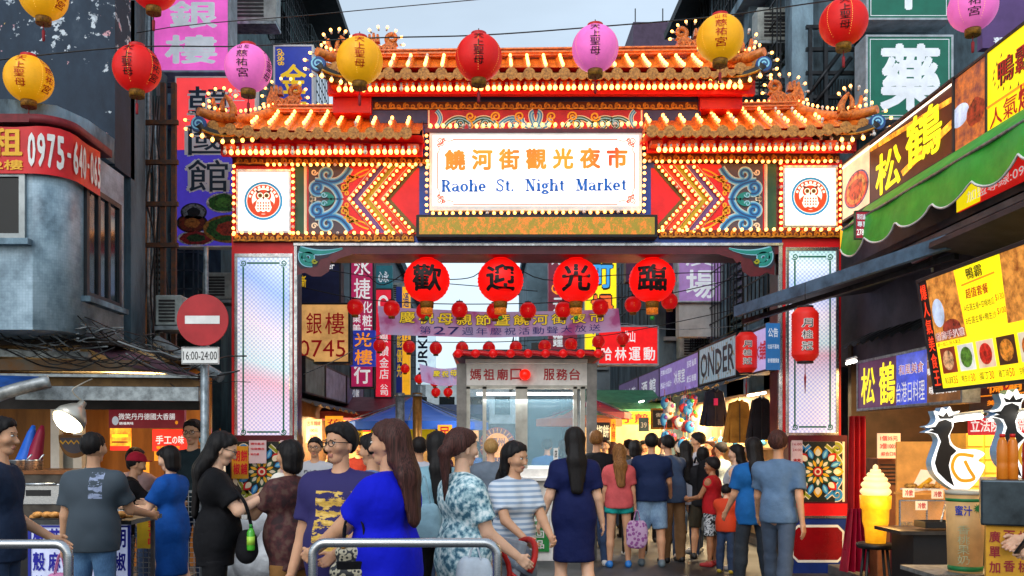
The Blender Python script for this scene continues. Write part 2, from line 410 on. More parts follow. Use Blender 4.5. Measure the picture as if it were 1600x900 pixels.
def light_panel_mat():
    def b(nt, co):
        sep = N(nt, 'SeparateXYZ', Vector=co)
        a = N(nt, 'Math', operation='MULTIPLY'); a.inputs[1].default_value = .27; nt.links.new(sep.outputs['Z'], a.inputs[0])
        w = N(nt, 'TexNoise', Scale=.6, Detail=0, Vector=co); ad = N(nt, 'Math', operation='MULTIPLY_ADD'); ad.inputs[1].default_value = .8; nt.links.new(w.outputs['Fac'], ad.inputs[0]); nt.links.new(a.outputs[0], ad.inputs[2])
        fr = N(nt, 'Math', operation='FRACT'); nt.links.new(ad.outputs[0], fr.inputs[0])
        c = ramp(nt, fr.outputs[0], [(0, 'dcecee'), (.2, 'f4e4ee'), (.36, 'a8c4f4'), (.52, 'e4f0f6'), (.68, 'a4e0d8'), (.84, 'e6e0fa'), (.93, 'f2bccc'), (1, 'dcecee')])
        ck = N(nt, 'TexChecker', Scale=38, Vector=co); ck.inputs['Color1'].default_value = (1, 1, 1, 1); ck.inputs['Color2'].default_value = (.62, .66, .74, 1)
        mu = N(nt, 'Mix', data_type='RGBA', blend_type='MULTIPLY'); mu.inputs[0].default_value = 1; nt.links.new(c, mu.inputs[6]); nt.links.new(ck.outputs[0], mu.inputs[7])
        return mu.outputs[2]
    return node_mat('lit_pillar_panel', b, .3, emit=.34)
LPAN = light_panel_mat()
# masonry body
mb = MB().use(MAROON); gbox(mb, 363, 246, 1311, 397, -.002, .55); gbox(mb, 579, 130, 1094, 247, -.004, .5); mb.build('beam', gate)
def mandala(mb, cx, cy, r, o, tf=TF):
    def leaf(a, d, l, w, m, yy):
        ca, sa = math.cos(a), math.sin(a); pts = []
        for t in [k/8 for k in range(9)]: pts.append((d+l*t, w*math.sin(PI*t)**.8*(1-.3*t)))
        pts += [(x, -y) for x, y in pts[::-1][1:-1]]
        mb.use(m).poly([tf(Vector((cx+x*ca-y*sa, yy, cy+x*sa+y*ca))) for x, y in pts])
    for k in range(8):
        a = k*PI/4
        leaf(a, r*.62, r*.42, r*.2, REDP if k % 2 else YEL, o+.001); leaf(a, r*.6, r*.34, r*.13, CREAM, o+.002)
        leaf(a+PI/8, r*.55, r*.45, r*.13, MIDB, o+.003); leaf(a+PI/8, r*.6, r*.3, r*.06, SKYB, o+.004)
        leaf(a, r*.22, r*.42, r*.17, GREENP, o+.005); leaf(a, r*.3, r*.26, r*.08, CREAM, o+.006)
        leaf(a+PI/8, r*.2, r*.3, r*.07, YEL, o+.007)
    for rr, m, q in ((.2, REDP, .008), (.14, CREAM, .009), (.08, REDP, .010)):
        mb.use(m).poly([tf(Vector((cx+r*rr*math.cos(a), o+q, cy+r*rr*math.sin(a)))) for a in [2*PI*k/16 for k in range(16)]])
def pillar(x0, x1, lx0, lx1, ly0, ly1, bx0, bx1, right):
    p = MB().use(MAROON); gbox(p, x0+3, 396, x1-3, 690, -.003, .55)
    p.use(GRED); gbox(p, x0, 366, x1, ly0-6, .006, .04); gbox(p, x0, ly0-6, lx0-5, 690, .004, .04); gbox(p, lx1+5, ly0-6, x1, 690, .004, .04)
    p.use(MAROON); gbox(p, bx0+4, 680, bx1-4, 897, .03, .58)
    po = p.build('pillar', gate)
    f = MB().use(SILVER); fo = .028
    gbox(f, lx0-5, ly0-6, lx1+5, ly0, fo, .06); gbox(f, lx0-5, ly1, lx1+5, ly1+6, fo, .06); gbox(f, lx0-5, ly0, lx0, ly1, fo, .06); gbox(f, lx1, ly0, lx1+5, ly1, fo, .06)
    ix = x1-1 if not right else x0-2
    gbox(f, ix, 384, ix+3, 690, .012, .05); f.build('panel_frame', po, bevel=.004)
    l = MB().use(LPAN); gbox(l, lx0, ly0, lx1, ly1, .018, .05); l.build('light_panel', po)
    t = MB().use(M('panel_green_line', '0d7a5a', .5)); q = 9
    t.ribbon([(lx0+q, ly0+q+6), (lx0+q, ly1-q)], 2.6, .021, tf=TF).ribbon([(lx1-q, ly0+q+6), (lx1-q, ly1-q)], 2.6, .021, tf=TF)
    for yy in (ly0+q, ly1-q):
        t.ribbon([(lx0+q+6, yy), (lx1-q-6, yy)], 2.6, .021, tf=TF)
        for xx in (lx0+q, lx1-q): t.ribbon(spiral(xx, yy, 1, 5, 1.4), 1.6, .0225, tf=TF)
    t.build('panel_border', po)
    b = MB().use(CREAM); gbox(b, bx0+8, 690, bx1-8, 784, .036, .02); cx, cy = (bx0+bx1)/2, 737
    r = 41
    b.use(M('mosaic_dark', '1d2420', .5)).poly([TF(Vector((cx+r*1.04*sx, .0375, cy+r*1.06*sy))) for sx, sy in ((-.9, -1.08), (.9, -1.08), (.9, 1.08), (-.9, 1.08))])
    for sx in (-1, 1):
        for sy in (-1, 1):
            for m, wd, q in ((CREAM, 7, .039), (MIDB if sx*sy > 0 else OLIVE, 4.4, .0395)): b.use(m).ribbon(spiral(cx+sx*r*.72, cy+sy*r*.86, 1, 9, 1.3, sgn=sx*sy), wd, q, tf=TF); b.ribbon(bez((cx+sx*r*.9, cy+sy*r*.25), (cx+sx*r*.8, cy+sy*r*.6), (cx+sx*r*.3, cy+sy*r*1.0)), wd, q, tf=TF)
    mandala(b, cx, cy, r*.95, .041); b.build('mosaic_panel', po)
    k = MB().use(GRED); gbox(k, bx0, 787, bx1, 806, .05, .6); k.use(SILVER); gbox(k, bx0, 806, bx1, 810, .06, .6)
    k.use(M('plinth_blue', '14307c', .4, var=.2)); gbox(k, bx0, 810, bx1, 896, .05, .6)
    ox0, ox1, oy0, oy1 = bx0+10, bx1-10, 822, 877; c = 9
    oc = [(ox0+c, oy0), (ox1-c, oy0), (ox1, oy0+c), (ox1, oy1-c), (ox1-c, oy1), (ox0+c, oy1), (ox0, oy1-c), (ox0, oy0+c)]
    k.use(M('plinth_red', '8a0c16', .25)).poly([TF(Vector((x, .053, y))) for x, y in oc]); k.use(WHITE).ribbon(oc, 4, .055, closed=True, tf=TF); k.build('plinth', po)
    s = MB().use(M('pinkish_notice', 'e6c8cc', .5)); sx = bx0+9 if right else bx1-24
    gbox(s, sx, 688, sx+17, 772, .046, .008); s.use(M('notice_red_ink', 'b01820', .5))
    if right: s.vtext('00000', sx+8.5, 0, 0, 0) if False else None
    for i, ch in enumerate('禁止進入'): s.text(ch, sx+8.5, -(722+i*13), 13, 11, 0, 0, .02, tf=lambda p: g(p.x, -p.z, .0475-p.y))
    s.text('16:00', sx+8.5, -694, 14, 4, 0, 0, .01, tf=lambda p: g(p.x, -p.z, .0475-p.y)); s.text('24:00', sx+8.5, -703, 14, 4, 0, 0, .01, tf=lambda p: g(p.x, -p.z, .0475-p.y)); s.build('notice_strip', po)
pillar(362, 460, 371, 452, 402, 684, 356, 462, False)
pillar(1222, 1314, 1233, 1306, 392, 676, 1228, 1328, True)
# lintel trims
t = MB().use(SILVER); gbox(t, 458, 379, 1224, 384, .02, .06); gbox(t, 460, 384, 464, 690, .01, .05); gbox(t, 1217, 384, 1221, 690, .01, .05); t.build('lintel_trim', gate, bevel=.004)
t = MB().use(GBLUE); gbox(t, 462, 369, 1222, 379, .012, .05); gbox(t, 655, 201, 1017, 371, .015, .06); gbox(t, 1010, 196, 1022, 262, .02, .06); gbox(t, 652, 196, 662, 262, .02, .06); t.build('blue_fascia', gate)
# corner brackets with clouds
for tf, nm in ((TF, 0), (TM, 1)):
    b = MB().use(MAROON)
    out = [(464, 384), (552, 384), (549, 398), (536, 402)]+[(536-14*math.sin(a), 402+14*(1-math.cos(a))) for a in (.6, 1.2)]+[(517, 408), (514, 424), (502, 432), (488, 432), (476, 426), (464, 430)]
    b.prism(out, -.0, -.34, tf=tf)
    b.use(M('bracket_dark', '26283a', .5)).poly([tf(Vector((x, .004, y))) for x, y in [(464, 385), (530, 385), (512, 402), (500, 405), (495, 416), (470, 420), (464, 412)]])
    for m, w_, q in ((SKYB, 11, .008), (TEAL, 7, .011)):
        b.use(m).ribbon(bez((468, 389), (500, 400), (535, 388)), w_, q, tf=tf, taper=True); b.ribbon(spiral(482, 403, 9, 2, 1.1, 3), w_*.8, q, tf=tf); b.ribbon(bez((470, 395), (468, 415), (488, 413)), w_*.8, q, tf=tf)
    b.use(OLIVE).ribbon(spiral(491, 408, 4, 1, 1), 3, .014, tf=tf); b.build('cloud_bracket', gate)

# gold wave bands
def wave_band(x0, x1, y, o, h=11, unit=22.5):
    mb = MB().use(M('band_dark_ground', '5a2a14', .6)); gbox(mb, x0, y-h/2-1, x1, y+h/2+1, o, .03); mb.use(GOLD); n = max(1, round((x1-x0)/unit)); u = (x1-x0)/n  # dark brown ground behind the gold relief
    for i in range(n):
        cx = x0+u*(i+.5)
        mb.ribbon(spiral(cx-3, y, 1.2, h*.46, 1.35, 2.4, 1, 16), 2.5, o+.016, -.016, tf=TF); mb.ribbon(spiral(cx+6.5, y+1, .8, h*.34, 1.2, .4, 1, 12), 2.1, o+.016, -.016, tf=TF)
        mb.ribbon(bez((cx-u/2, y+h*.42), (cx, y+h*.2), (cx+u/2, y+h*.42)), 2.4, o+.015, -.015, tf=TF)
    mb.build('wave_band', gate)
wave_band(583, 1090, 165.5, .02); wave_band(366, 668, 251, .05); wave_band(1006, 1312, 246.5, .05); wave_band(364, 647, 371.5, .045); wave_band(1030, 1313, 365.5, .045)
def row(x0, y0, x1, y1, step, o, dr, r=.024, ends=True):
    n = max(1, round(math.hypot(x1-x0, y1-y0)/step))
    for i in range(n+1):
        t = i/n; p = g(x0+(x1-x0)*t, y0+(y1-y0)*t, o); bulbs.append((p+Vector((random.uniform(-.006, .006), 0, random.uniform(-.004, .004))), Vector(dr), r))
row(418, 257, 668, 257, 9.6, .1, (0, -1, -.5), .021); row(1006, 252, 1308, 252, 9.6, .1, (0, -1, -.5), .021)
row(366, 364, 640, 364.5, 12.5, .09, (0, -1, .3), .021); row(1036, 360, 1308, 358.5, 12.5, .09, (0, -1, .3), .021)
# logo light boxes
OWL_O = M('emblem_orange', 'dc4a20', .5, var=0, emit=.2); OWL_B = M('emblem_blue', '1e96cc', .5, var=0, emit=.2); OWL_W = M('emblem_pale', 'fff0dc', .5, var=0, emit=.5); OWL_K = M('emblem_brown', '6b2a12', .5, var=0, emit=.15)
def owl_box(x0, y0, x1, y1):
    f = MB().use(GRED); gbox(f, x0-9, y0-12, x1+10, y1+8, .01, .03); f.use(SILVER)
    gbox(f, x0-3, y0-4, x1+3, y0, .035, .05); gbox(f, x0-3, y1, x1+3, y1+4, .035, .05); gbox(f, x0-3, y0, x0, y1, .035, .05); gbox(f, x1, y0, x1+3, y1, .035, .05)
    fo = f.build('emblem_frame', gate, bevel=.003)
    b = MB().use(LBOX); gbox(b, x0, y0, x1, y1, .025, .04); po = b.build('emblem_light_box', gate)
    m = MB(); cx, cy = (x0+x1)/2, (y0+y1)/2
    def disc(r, mt, o, ox=0, oy=0, ry=None, n=28): m.use(mt).poly([g(cx+ox+r*math.cos(a), cy+oy+(ry or r)*math.sin(a), o) for a in [2*PI*k/n for k in range(n)]])
    disc(30, OWL_B, .028); disc(26.5, OWL_W, .0295); disc(25.5, OWL_O, .031); disc(18, OWL_W, .0325, 0, -2)
    for k in range(9):
        a = R(-160+k*17.5); m.use(OWL_W).poly([g(cx+(22+dx)*math.cos(a)-dy*math.sin(a), cy+(22+dx)*math.sin(a)+dy*math.cos(a), .033) for dx, dy in ((-1.7, -2), (1.7, -2), (1.7, 2), (-1.7, 2))])
    disc(12.5, OWL_O, .034, 0, -8, 9.5); disc(13, OWL_W, .0345, 0, 8, 13)
    for s in (-1, 1):
        m.use(OWL_O).poly([g(cx+s*x, cy+y, .035) for x, y in ((10, -2), (16, 3), (17, 14), (12, 8))]); m.use(OWL_K).poly([g(cx+s*x, cy+y, .0355) for x, y in ((1.5, -13), (12, -18), (11, -13.5), (3, -10.5))])
        disc(4.6, OWL_W, .036, s*5, -8.5); disc(3.4, OLIVE, .0365, s*5, -8.5); disc(2.1, OWL_K, .037, s*5, -8.5)
    m.use(OWL_K).poly([g(cx+x, cy+y, .038) for x, y in ((-2, -6), (2, -6), (0, -1.5))])
    for i in range(3):
        for j in range(-2, 3): disc(1.15, OWL_O, .0385, j*4.2, 3+i*4.5, 1.7, 8)
    m.use(OWL_O).poly([g(cx+x, cy+y, .039) for x, y in ((-13, 17), (13, 17), (11, 20), (-11, 20))]); disc(2.5, OWL_O, .0395, -4, 18); disc(2.5, OWL_O, .0395, 4, 18); m.build('owl_emblem', po)
    row(x0-7, y0-8, x0-7, y1+6, 9.6, .07, (0, -1, 0), .0205); row(x1+7, y0-3, x1+7, y1+4, 9.6, .07, (0, -1, 0), .0205)
owl_box(372, 268, 451, 360); owl_box(1227, 262, 1306, 352)
# painted panels with clouds and chevrons
for tf in (TF, TM):
    m = MB(); 
    def rect(mt, x0, y0, x1, y1, o): m.use(mt).poly([tf(Vector((x, o, y))) for x, y in ((x0, y0), (x1, y0), (x1, y1), (x0, y1))])
    rect(GREENP, 461, 256, 475, 366, .01); rect(CREAM, 475, 256, 478, 366, .0125); rect(CREAM, 478.5, 256, 479.5, 366, .012); rect(REDP, 480, 256, 482, 366, .011)
    rect(SLATE, 482, 256, 560, 366, .008); rect(GRED, 545, 256, 668, 366, .0065)
    m.use(GRED).poly([tf(Vector((x, .0105, y))) for x, y in [(548, 257), (600, 257), (600, 366), (546, 366), (532, 340), (535, 311), (532, 284)]])
    ax = (544, 562, 579, 597); tx = (587, 605, 623, 642)
    for k, mt in enumerate((PURP, OLIVE, TERRA)):
        m.use(mt).poly([tf(Vector((x, .013, y))) for x, y in [(tx[k], 258), (tx[k+1], 258), (ax[k+1], 311), (tx[k+1], 364), (tx[k], 364), (ax[k], 311)]])
    m.use(MOSS).poly([tf(Vector((x, .013, y))) for x, y in [(tx[3], 258), (tx[3]+14, 258), (ax[3]+13, 311), (tx[3]+14, 362), (tx[3], 364), (ax[3], 311)]])
    for sy in (1, -1):
        v = lambda p: (p[0], 311+sy*(p[1]-311))
        for mt, w_, q in ((CREAM, 13.5, .0145), (SKYB, 12, .016), (MIDB, 7, .0185), (INK, 2.6, .021)):
            m.use(mt)
            m.ribbon([v(p) for p in bez((547, 262), (533, 288), (513, 283))], w_*.9, q, tf=tf); m.ribbon([v(p) for p in spiral(511, 272, 11, 3, 1.0, 1.4, 1)], w_*.75, q+.0005, tf=tf)
            m.ribbon([v(p) for p in spiral(496, 293, 10, 3, 1.15, 1.1, 1)], w_*.85, q+.001, tf=tf); m.ribbon([v(p) for p in bez((492, 283), (524, 284), (531, 311))], w_*.9, q+.0015, tf=tf)
        m.use(TEAL).ribbon([v(p) for p in bez((502, 306), (512, 300), (520, 311))], 8, .0235, tf=tf); m.use(SKYB).ribbon([v(p) for p in spiral(506, 304, 5, 1, 1.2)], 1.8, .025, tf=tf)
        m.use(CREAM)
        for c in ((491, 269), (491, 303), (488, 311)): m.ribbon([v(p) for p in spiral(c[0], c[1], 5, 1, 1.3)], 2.2, .0155, tf=tf)
        m.use(YEL)
        for pts in (bez((526, 300), (548, 300), (543, 283)), bez((538, 292), (552, 270), (576, 264)), bez((536, 280), (545, 290), (560, 275)), spiral(538, 292, 6, 1.5, 1.3), spiral(547, 279, 6, 1.5, 1.2, 2), spiral(541, 302, 4, 1, 1.1, 4), bez((545, 274), (562, 282), (577, 268))):
            m.ribbon([v(p) for p in pts], 2.5, .0165, tf=tf)
    m.use(CREAM)
    for k in range(4):
        m.ribbon([(tx[k]-1.5, 258), (ax[k]-1.5, 311), (tx[k]-1.5, 364)], 1.6, .0285, tf=tf)
    m.use(M('bulb_rail_brown', 'a8301a', .5))
    for k in range(4): m.ribbon([(tx[k]+2.5, 258), (ax[k]+2.5, 311), (tx[k]+2.5, 364)], 6.5, .04, -.025, tf=tf)
    m.build('painted_panel', gate)
    for k in range(4):
        for sy in (-1, 1):
            n = 8
            for i in range(n+(sy > 0)):
                t = (i+(0 if sy > 0 else 1))/n; x, y = ax[k]+2.5+(tx[k]-ax[k])*t, 311+sy*50*t
                p = tf(Vector((x, .065, y))); bulbs.append((p, Vector((0, -1, 0)), .0185))
# upper blue and red carved panels
m = MB().use(NAVYP); gbox(m, 578, 147, 1095, 192, .012, .04); m.build('upper_panel', gate)
m = MB().use(M('carved_red_ground', 'b8162c', .45)); gbox(m, 668, 171, 1005, 201, .02, .03); m.use(CREAM)
for x in (670, 1002.5): m.ribbon([(x, 172), (x, 200)], 2.4, .023, tf=TF)
for cx0 in (716, 755, 800, 905, 945, 965):
    sg = 1 if cx0 < 837 else -1
    for mt, w_, q in ((CREAM, 9, .024), (GREENP if cx0 not in (800,) else MIDB, 6, .0265), (SKYB, 1.8, .029)):
        m.use(mt).ribbon(bez((cx0-22, 198), (cx0, 172), (cx0+22, 196)), w_, q, tf=TF); m.ribbon(spiral(cx0+sg*4, 193, 7, 2, 1.2, 2, sg), w_*.8, q+.0004, tf=TF)
for mt, w_, q in ((CREAM, 10, .03), (MIDB, 7, .032), (SKYB, 2.5, .034)):
    m.use(mt)
    for dx in (-1, 1): m.ribbon(bez((837, 200), (837+dx*12, 176), (837+dx*3, 175)), w_, q, tf=TF); m.ribbon(bez((837, 200), (837+dx*24, 198), (837+dx*22, 184)), w_, q+.0004, tf=TF)
    for x, s in ((682, 1), (992, -1)): m.ribbon(bez((x, 173), (x+s*12, 184), (x, 198)), w_*.8, q, tf=TF)
m.use(YEL)
for cx0 in (735, 775, 812, 862, 895, 930): m.ribbon(spiral(cx0, 182, 8, 1.5, 1.5, cx0), 2.6, .0355, tf=TF); m.ribbon(bez((cx0, 190), (cx0+6, 196), (cx0+2, 200)), 2.4, .0355, tf=TF)
m.build('carved_panel', gate); row(672, 198, 1002, 194, 10.2, .1, (0, -.6, 1), .022)
m = MB().use(MAROON); gbox(m, 664, 201, 1010, 207, .13, .15); m.build('sign_cornice', gate)
# the big name sign
m = MB().use(WHITE); gbox(m, 671, 206, 1003, 329, .12, .12); so = m.build('sign_box', gate, bevel=.006)
m = MB().use(LBOX); gbox(m, 676, 211, 998, 322, .1235, .01); m.build('sign_face', so)
SO = node_mat('sign_orange_letters', lambda nt, co: ramp(nt, N(nt, 'TexNoise', Scale=1.8, Detail=1, Vector=co).outputs['Fac'], [(.32, 'd8480c'), (.5, 'e28a0c'), (.62, 'e89c14')]), .5, emit=.22)
SB = M('sign_blue_letters', '0f62b8', .5, var=0, emit=.18); SR = M('sign_red_line', 'd04a2a', .5, var=0, emit=.4)
l = MB().use(SO); tfp = lambda o: (lambda p: g(p.x, -p.z, o-p.y))
for i, ch in enumerate('饒河街觀光夜市'): l.text(ch, 711+i*42.2, -(250-i*.6), 33, 33, 0, 0, .042, tf=tfp(.127))
l.use(SB)
# hand-cut Roman letters: Didone style with thick stems, thin bars and slab serifs
def roman(ch, x, h):
    """returns advance; letter drawn with baseline y=0 (py 299.5) in px units"""
    yb = 299.5-(x-690)*.008; T, t = 4.3, 1.9; xh = h*.66
    put = lambda pts, w: l.ribbon([(x+a, yb-b) for a, b in pts], w, .127, tf=TF)
    stem = lambda a, z0, z1, w=T: put([(a, z0), (a, z1)], w)
    bar = lambda a, b, z, w=t: put([(a, z), (b, z)], w)
    serif = lambda a, z, w=6.2: bar(a-w/2, a+w/2, z+(.6 if z < 1 else -.6), t)
    def bowl(cx, cz, rx, rz, a0=0, a1=360):
        n = 26; outer, inner = [], []
        for i in range(n+1):
            a = R(a0+(a1-a0)*i/n); outer.append((cx+rx*math.cos(a), cz+rz*math.sin(a))); inner.append((cx+(rx-T*.95)*math.cos(a), cz+(rz-t*1.1)*math.sin(a)))
        b = len(l.v); 
        for p, q in zip(outer, inner): l.v += [tuple(TF(Vector((x+p[0], .127, yb-p[1])))), tuple(TF(Vector((x+q[0], .127, yb-q[1]))))]
        for i in range(n): l.face((b+2*i, b+2*i+2, b+2*i+3, b+2*i+1))
    if ch == 'R':
        stem(3.5, 0, h); serif(3.5, 0); serif(3.5, h); bar(3, 8, h-.6); bar(3, 8, h*.5); bowl(7.5, h*.75-.3, 6, h*.25, -90, 90); put([(8, h*.5), (12.5, 1)], T*.9); bar(10.5, 15.5, .6); return 16.5
    if ch == 'a': bowl(5, xh*.3, 5, xh*.31, 60, 330); stem(9, 1, xh*.72); bar(9, 13, .6); put([(1.2, xh*.75), (2, xh*.93), (5.5, xh*.98), (8.6, xh*.9), (9.4, xh*.65)], 1.7); return 13.5
    if ch == 'o': bowl(6.3, xh/2, 6.3, xh/2+.3); return 13.8
    if ch == 'h': stem(3.2, 0, h); serif(3.2, 0); bar(.5, 4, h-.6); stem(10.8, 0, xh*.7); serif(10.8, 0); put([(4, xh*.72), (6, xh*.95), (8.6, xh*.98), (10.4, xh*.84), (11, xh*.6)], 1.9); return 15.2
    if ch == 'e': bowl(5.8, xh/2, 5.8, xh/2+.3, 0, 315); bar(1.5, 11, xh*.5); return 12.8
    if ch == 'S':
        put([(11, h*.78), (9.5, h*.95), (6.5, h*.98), (3, h*.92), (2.2, h*.76), (4, h*.62), (8, h*.5), (10.6, h*.36), (10.4, h*.14), (7.2, h*.02), (3.4, h*.05), (1.2, h*.26)], 2.5); stem(11.6, h*.72, h, 1.2); stem(1, 0, h*.28, 1.2); return 14
    if ch == 't': stem(4.2, 1.4, xh*1.3, T*.9); bar(1, 8, xh-.6, 1.5); put([(4, 2), (5.4, .6), (8, 1.2)], 1.7); return 9.5
    if ch == '.': stem(2.5, 0, 3, 3.2); return 6
    if ch == 'N': stem(3, 0, h, 1.5); serif(3, 0); bar(-.5, 5, h-.6); put([(3, h), (13, 0)], T); stem(13, 0, h, 1.5); serif(13, h); return 17.5
    if ch == 'i': stem(3.4, 0, xh); serif(3.4, 0); bar(.8, 4, xh-.6); stem(3.4, h*.84, h*.98, 3.4); return 7.6
    if ch == 'g': bowl(5.6, xh*.64, 5, xh*.36); bowl(6, -xh*.18, 6, xh*.24); bar(8.5, 12.5, xh*.93, 1.6); put([(3, xh*.3), (2.5, xh*.12), (9, xh*.04)], 1.6); return 13
    if ch == 'M': stem(3, 0, h, 1.5); serif(3, 0); bar(-.5, 4, h-.6); put([(3.4, h), (9, h*.05)], T); put([(9, h*.05), (14.4, h)], 1.4); stem(15, 0, h, T); serif(15, 0); bar(14, 18, h-.6); return 19.5
    if ch == 'r': stem(3.2, 0, xh); serif(3.2, 0); bar(.6, 4, xh-.6); put([(4.4, xh*.7), (6, xh*.93), (8.6, xh*.92)], 1.9); stem(8.6, xh*.76, xh*.95, 2.4); return 10.6
    if ch == 'k': stem(3.2, 0, h); serif(3.2, 0); bar(.5, 4, h-.6); put([(5, xh*.42), (10.4, xh*.94)], 1.4); put([(6.4, xh*.56), (11, .8)], T*.85); bar(9, 13.4, .6); bar(8.4, 12.6, xh-.6); return 14
    return 6
for word, x in (('Raohe', 689.5), ('St.', 775), ('Night', 821), ('Market', 900)):
    for ch in word: x += roman(ch, x, 18.5)*(.985 if word != 'Market' else 1.0)
l.use(SR)
for y, a, b in ((218, 708, 965), (319, 708, 965)): l.ribbon([(a, y), (b, y)], 1.5, .1265, tf=TF)
for x in (684, 991): l.ribbon([(x, 238), (x, 295)], 1.5, .1265, tf=TF)
for x, sx in ((687, 1), (988, -1)):
    for y, sy in ((220, 1), (314, -1)):
        for dx, dy, r in ((0, 0, 5), (6, -1, 3), (-1, 7, 3), (4, 5, 3)): l.ribbon(spiral(x+sx*dx, y+sy*dy, .8, r, 1.4, r), 1.3, .1265, tf=TF)
        l.ribbon(bez((x+sx*6, y-sy*2), (x+sx*14, y+sy*3), (x+sx*22, y-sy*2)), 1, .1265, tf=TF); l.ribbon(bez((x-sx*3, y+sy*8), (x+sx*2, y+sy*13), (x-sx*3, y+sy*19)), 1, .1265, tf=TF)
l.build('lettering', so)
row(667, 212, 667, 330, 10.2, .14, (0, -1, 0), .0205); row(1006.5, 212, 1006.5, 330, 10.2, .14, (0, -1, 0), .0205); row(676, 333, 998, 331, 10.7, .12, (0, -1, -.3), .021)
# running LED board
def led(nt, co):
    br = N(nt, 'TexVoronoi', Scale=58, Vector=co); n = N(nt, 'TexNoise', Scale=9, Detail=8, Roughness=.9, Vector=scaled(nt, co, (1.5, 1, 1.0)))
    dots = N(nt, 'TexWave', Scale=26, Vector=co, wave_type='BANDS', bands_direction='Z'); d2 = N(nt, 'TexWave', Scale=26, Vector=co, wave_type='BANDS', bands_direction='X')
    c = ramp(nt, n.outputs['Fac'], [(0, '7a6a14'), (.5, '8a7818'), (.55, 'd8701a'), (.66, 'e8801e')], 'LINEAR')
    mu = N(nt, 'Math', operation='MULTIPLY'); nt.links.new(dots.outputs['Fac'], mu.inputs[0]); nt.links.new(d2.outputs['Fac'], mu.inputs[1])
    r = ramp(nt, mu.outputs[0], [(.0, '303030'), (.4, 'ffffff')]); mm = N(nt, 'Mix', data_type='RGBA', blend_type='MULTIPLY'); mm.inputs[0].default_value = .8; nt.links.new(c, mm.inputs[6]); nt.links.new(r, mm.inputs[7]); return mm.outputs[2]
m = MB().use(BLACK); gbox(m, 650, 335, 1028, 371, .2, .2); lo = m.build('led_board', gate, bevel=.01)
m = MB().use(node_mat('led_matrix', led, .4, emit=1.0)); gbox(m, 655, 339, 1023, 366, .204, .01); m.build('led_screen', lo)

# roofs
def roof(xle, xlr, xre, xrr, ze, zr, oe, orr, hipL, hipR, per=.205, lift=.10):
    """front slope: eave at offset oe, ridge at offset orr; x in gate metres"""
    m = MB().use(ORANGE); prof = [(0, 0), (.26, 0), (.28, .02), (.36, .044), (.5, .055), (.64, .044), (.72, .02), (.74, 0)]
    n0 = round(xle/per-.5); xs = []
    k = n0-1
    while k*per < xre+per:
        xs += [((k+t)*per, h) for t, h in prof]; k += 1
    xs = [(x, h) for x, h in xs if xle-.02 <= x <= xre+.02]; NV = 7
    def tip(x):
        a = max(0, (xle+.9-x)/.9) if hipL else 0; b = max(0, (x-xre+.9)/.9) if hipR else 0; return lift*(a*a+b*b)
    def surf(x, v, h=0): return Vector((x, -(oe+(orr-oe)*v), ze+(zr-ze)*(.8*v+.2*v*v)+tip(x)*(1-v)+h))
    for back in (0, 1):
        b = len(m.v)
        for j in range(NV+1):
            v = j/NV
            for x, h in xs:
                xc = min(max(x, xle+(xlr-xle)*v), xre+(xrr-xre)*v); p = surf(xc, v, h)
                if back: p.y = -(2*orr)-p.y
                m.v.append(tuple(p))
        w = len(xs)
        for j in range(NV):
            for i in range(w-1): m.face((b+j*w+i, b+j*w+i+1, b+(j+1)*w+i+1, b+(j+1)*w+i), True)
    # hip end
    for hip, xe, xr_ in ((hipL, xle, xlr), (hipR, xre, xrr)):
        A, B, Cc = surf(xe, 0), surf(xr_, 1), surf(xe, 0); Cc.y = -(2*orr)-Cc.y; m.poly([A, B, Cc])
    # underside
    m.use(GRED); a, b2 = surf(xle, 0, -.02), surf(xre, 0, -.02); m.poly([a, b2, (b2.x, 2*-orr-b2.y, b2.z), (a.x, 2*-orr-a.y, a.z)])
    # tile ends and drips
    k = n0-1
    while (k+.5)*per < xre:
        x = (k+.5)*per
        if x > xle:
            p = surf(x, 0, .01); m.use(CAPT).lathe([(.07, .0), (.07, -.03), (.055, -.036), (.05, -.024), (.02, -.024), (.02, -.04), (.0, -.042)], 12, p+Vector((0, -.005, 0)), Matrix.Rotation(R(-90), 3, 'X') @ Matrix.Diagonal(Vector((1, 1, -1))))
        x2 = k*per
        if xle < x2 < xre:
            p = surf(x2, 0, .0); m.use(CAPT).prism([(p.x-.062, p.z+.012), (p.x+.062, p.z+.012), (p.x+.055, p.z-.035), (p.x+.02, p.z-.06), (p.x, p.z-.075), (p.x-.02, p.z-.06), (p.x-.055, p.z-.035)], p.y-.012, p.y+.01)
        k += 1
    m.build('tiled_roof', gate)
    k = n0-1
    while (k+.5)*per < xre:
        x = (k+.5)*per
        if xle < x:
            vm = 1.0
            if hipL and x < xlr: vm = (x-xle)/(xlr-xle)
            if hipR and x > xrr: vm = (xre-x)/(xre-xrr)
            for q in range(6):
                v = .1+.145*q
                if v < vm-.12: bulbs.append((surf(x, v, .082), Vector((0, -.3, 1)), .021 if q else .0))
        k += 1
    return surf
def gx(px, o=0): return g(px, 0, o).x
def gz(py, o=0): return g(0, py, o).z
oe, orr = .5, -.275
surfU = roof(gx(503, oe), gx(596, orr), gx(1186, oe), gx(1084, orr), gz(116, oe), gz(92, orr), oe, orr, True, True)
surfL = roof(gx(318, oe), gx(434, orr), gx(660, oe), gx(660, orr), gz(209, oe), gz(179, orr), oe, orr, True, False)
surfR = roof(gx(1008, oe), gx(1008, orr), gx(1362, oe), gx(1240, orr), gz(206, oe), gz(174, orr), oe, orr, False, True)
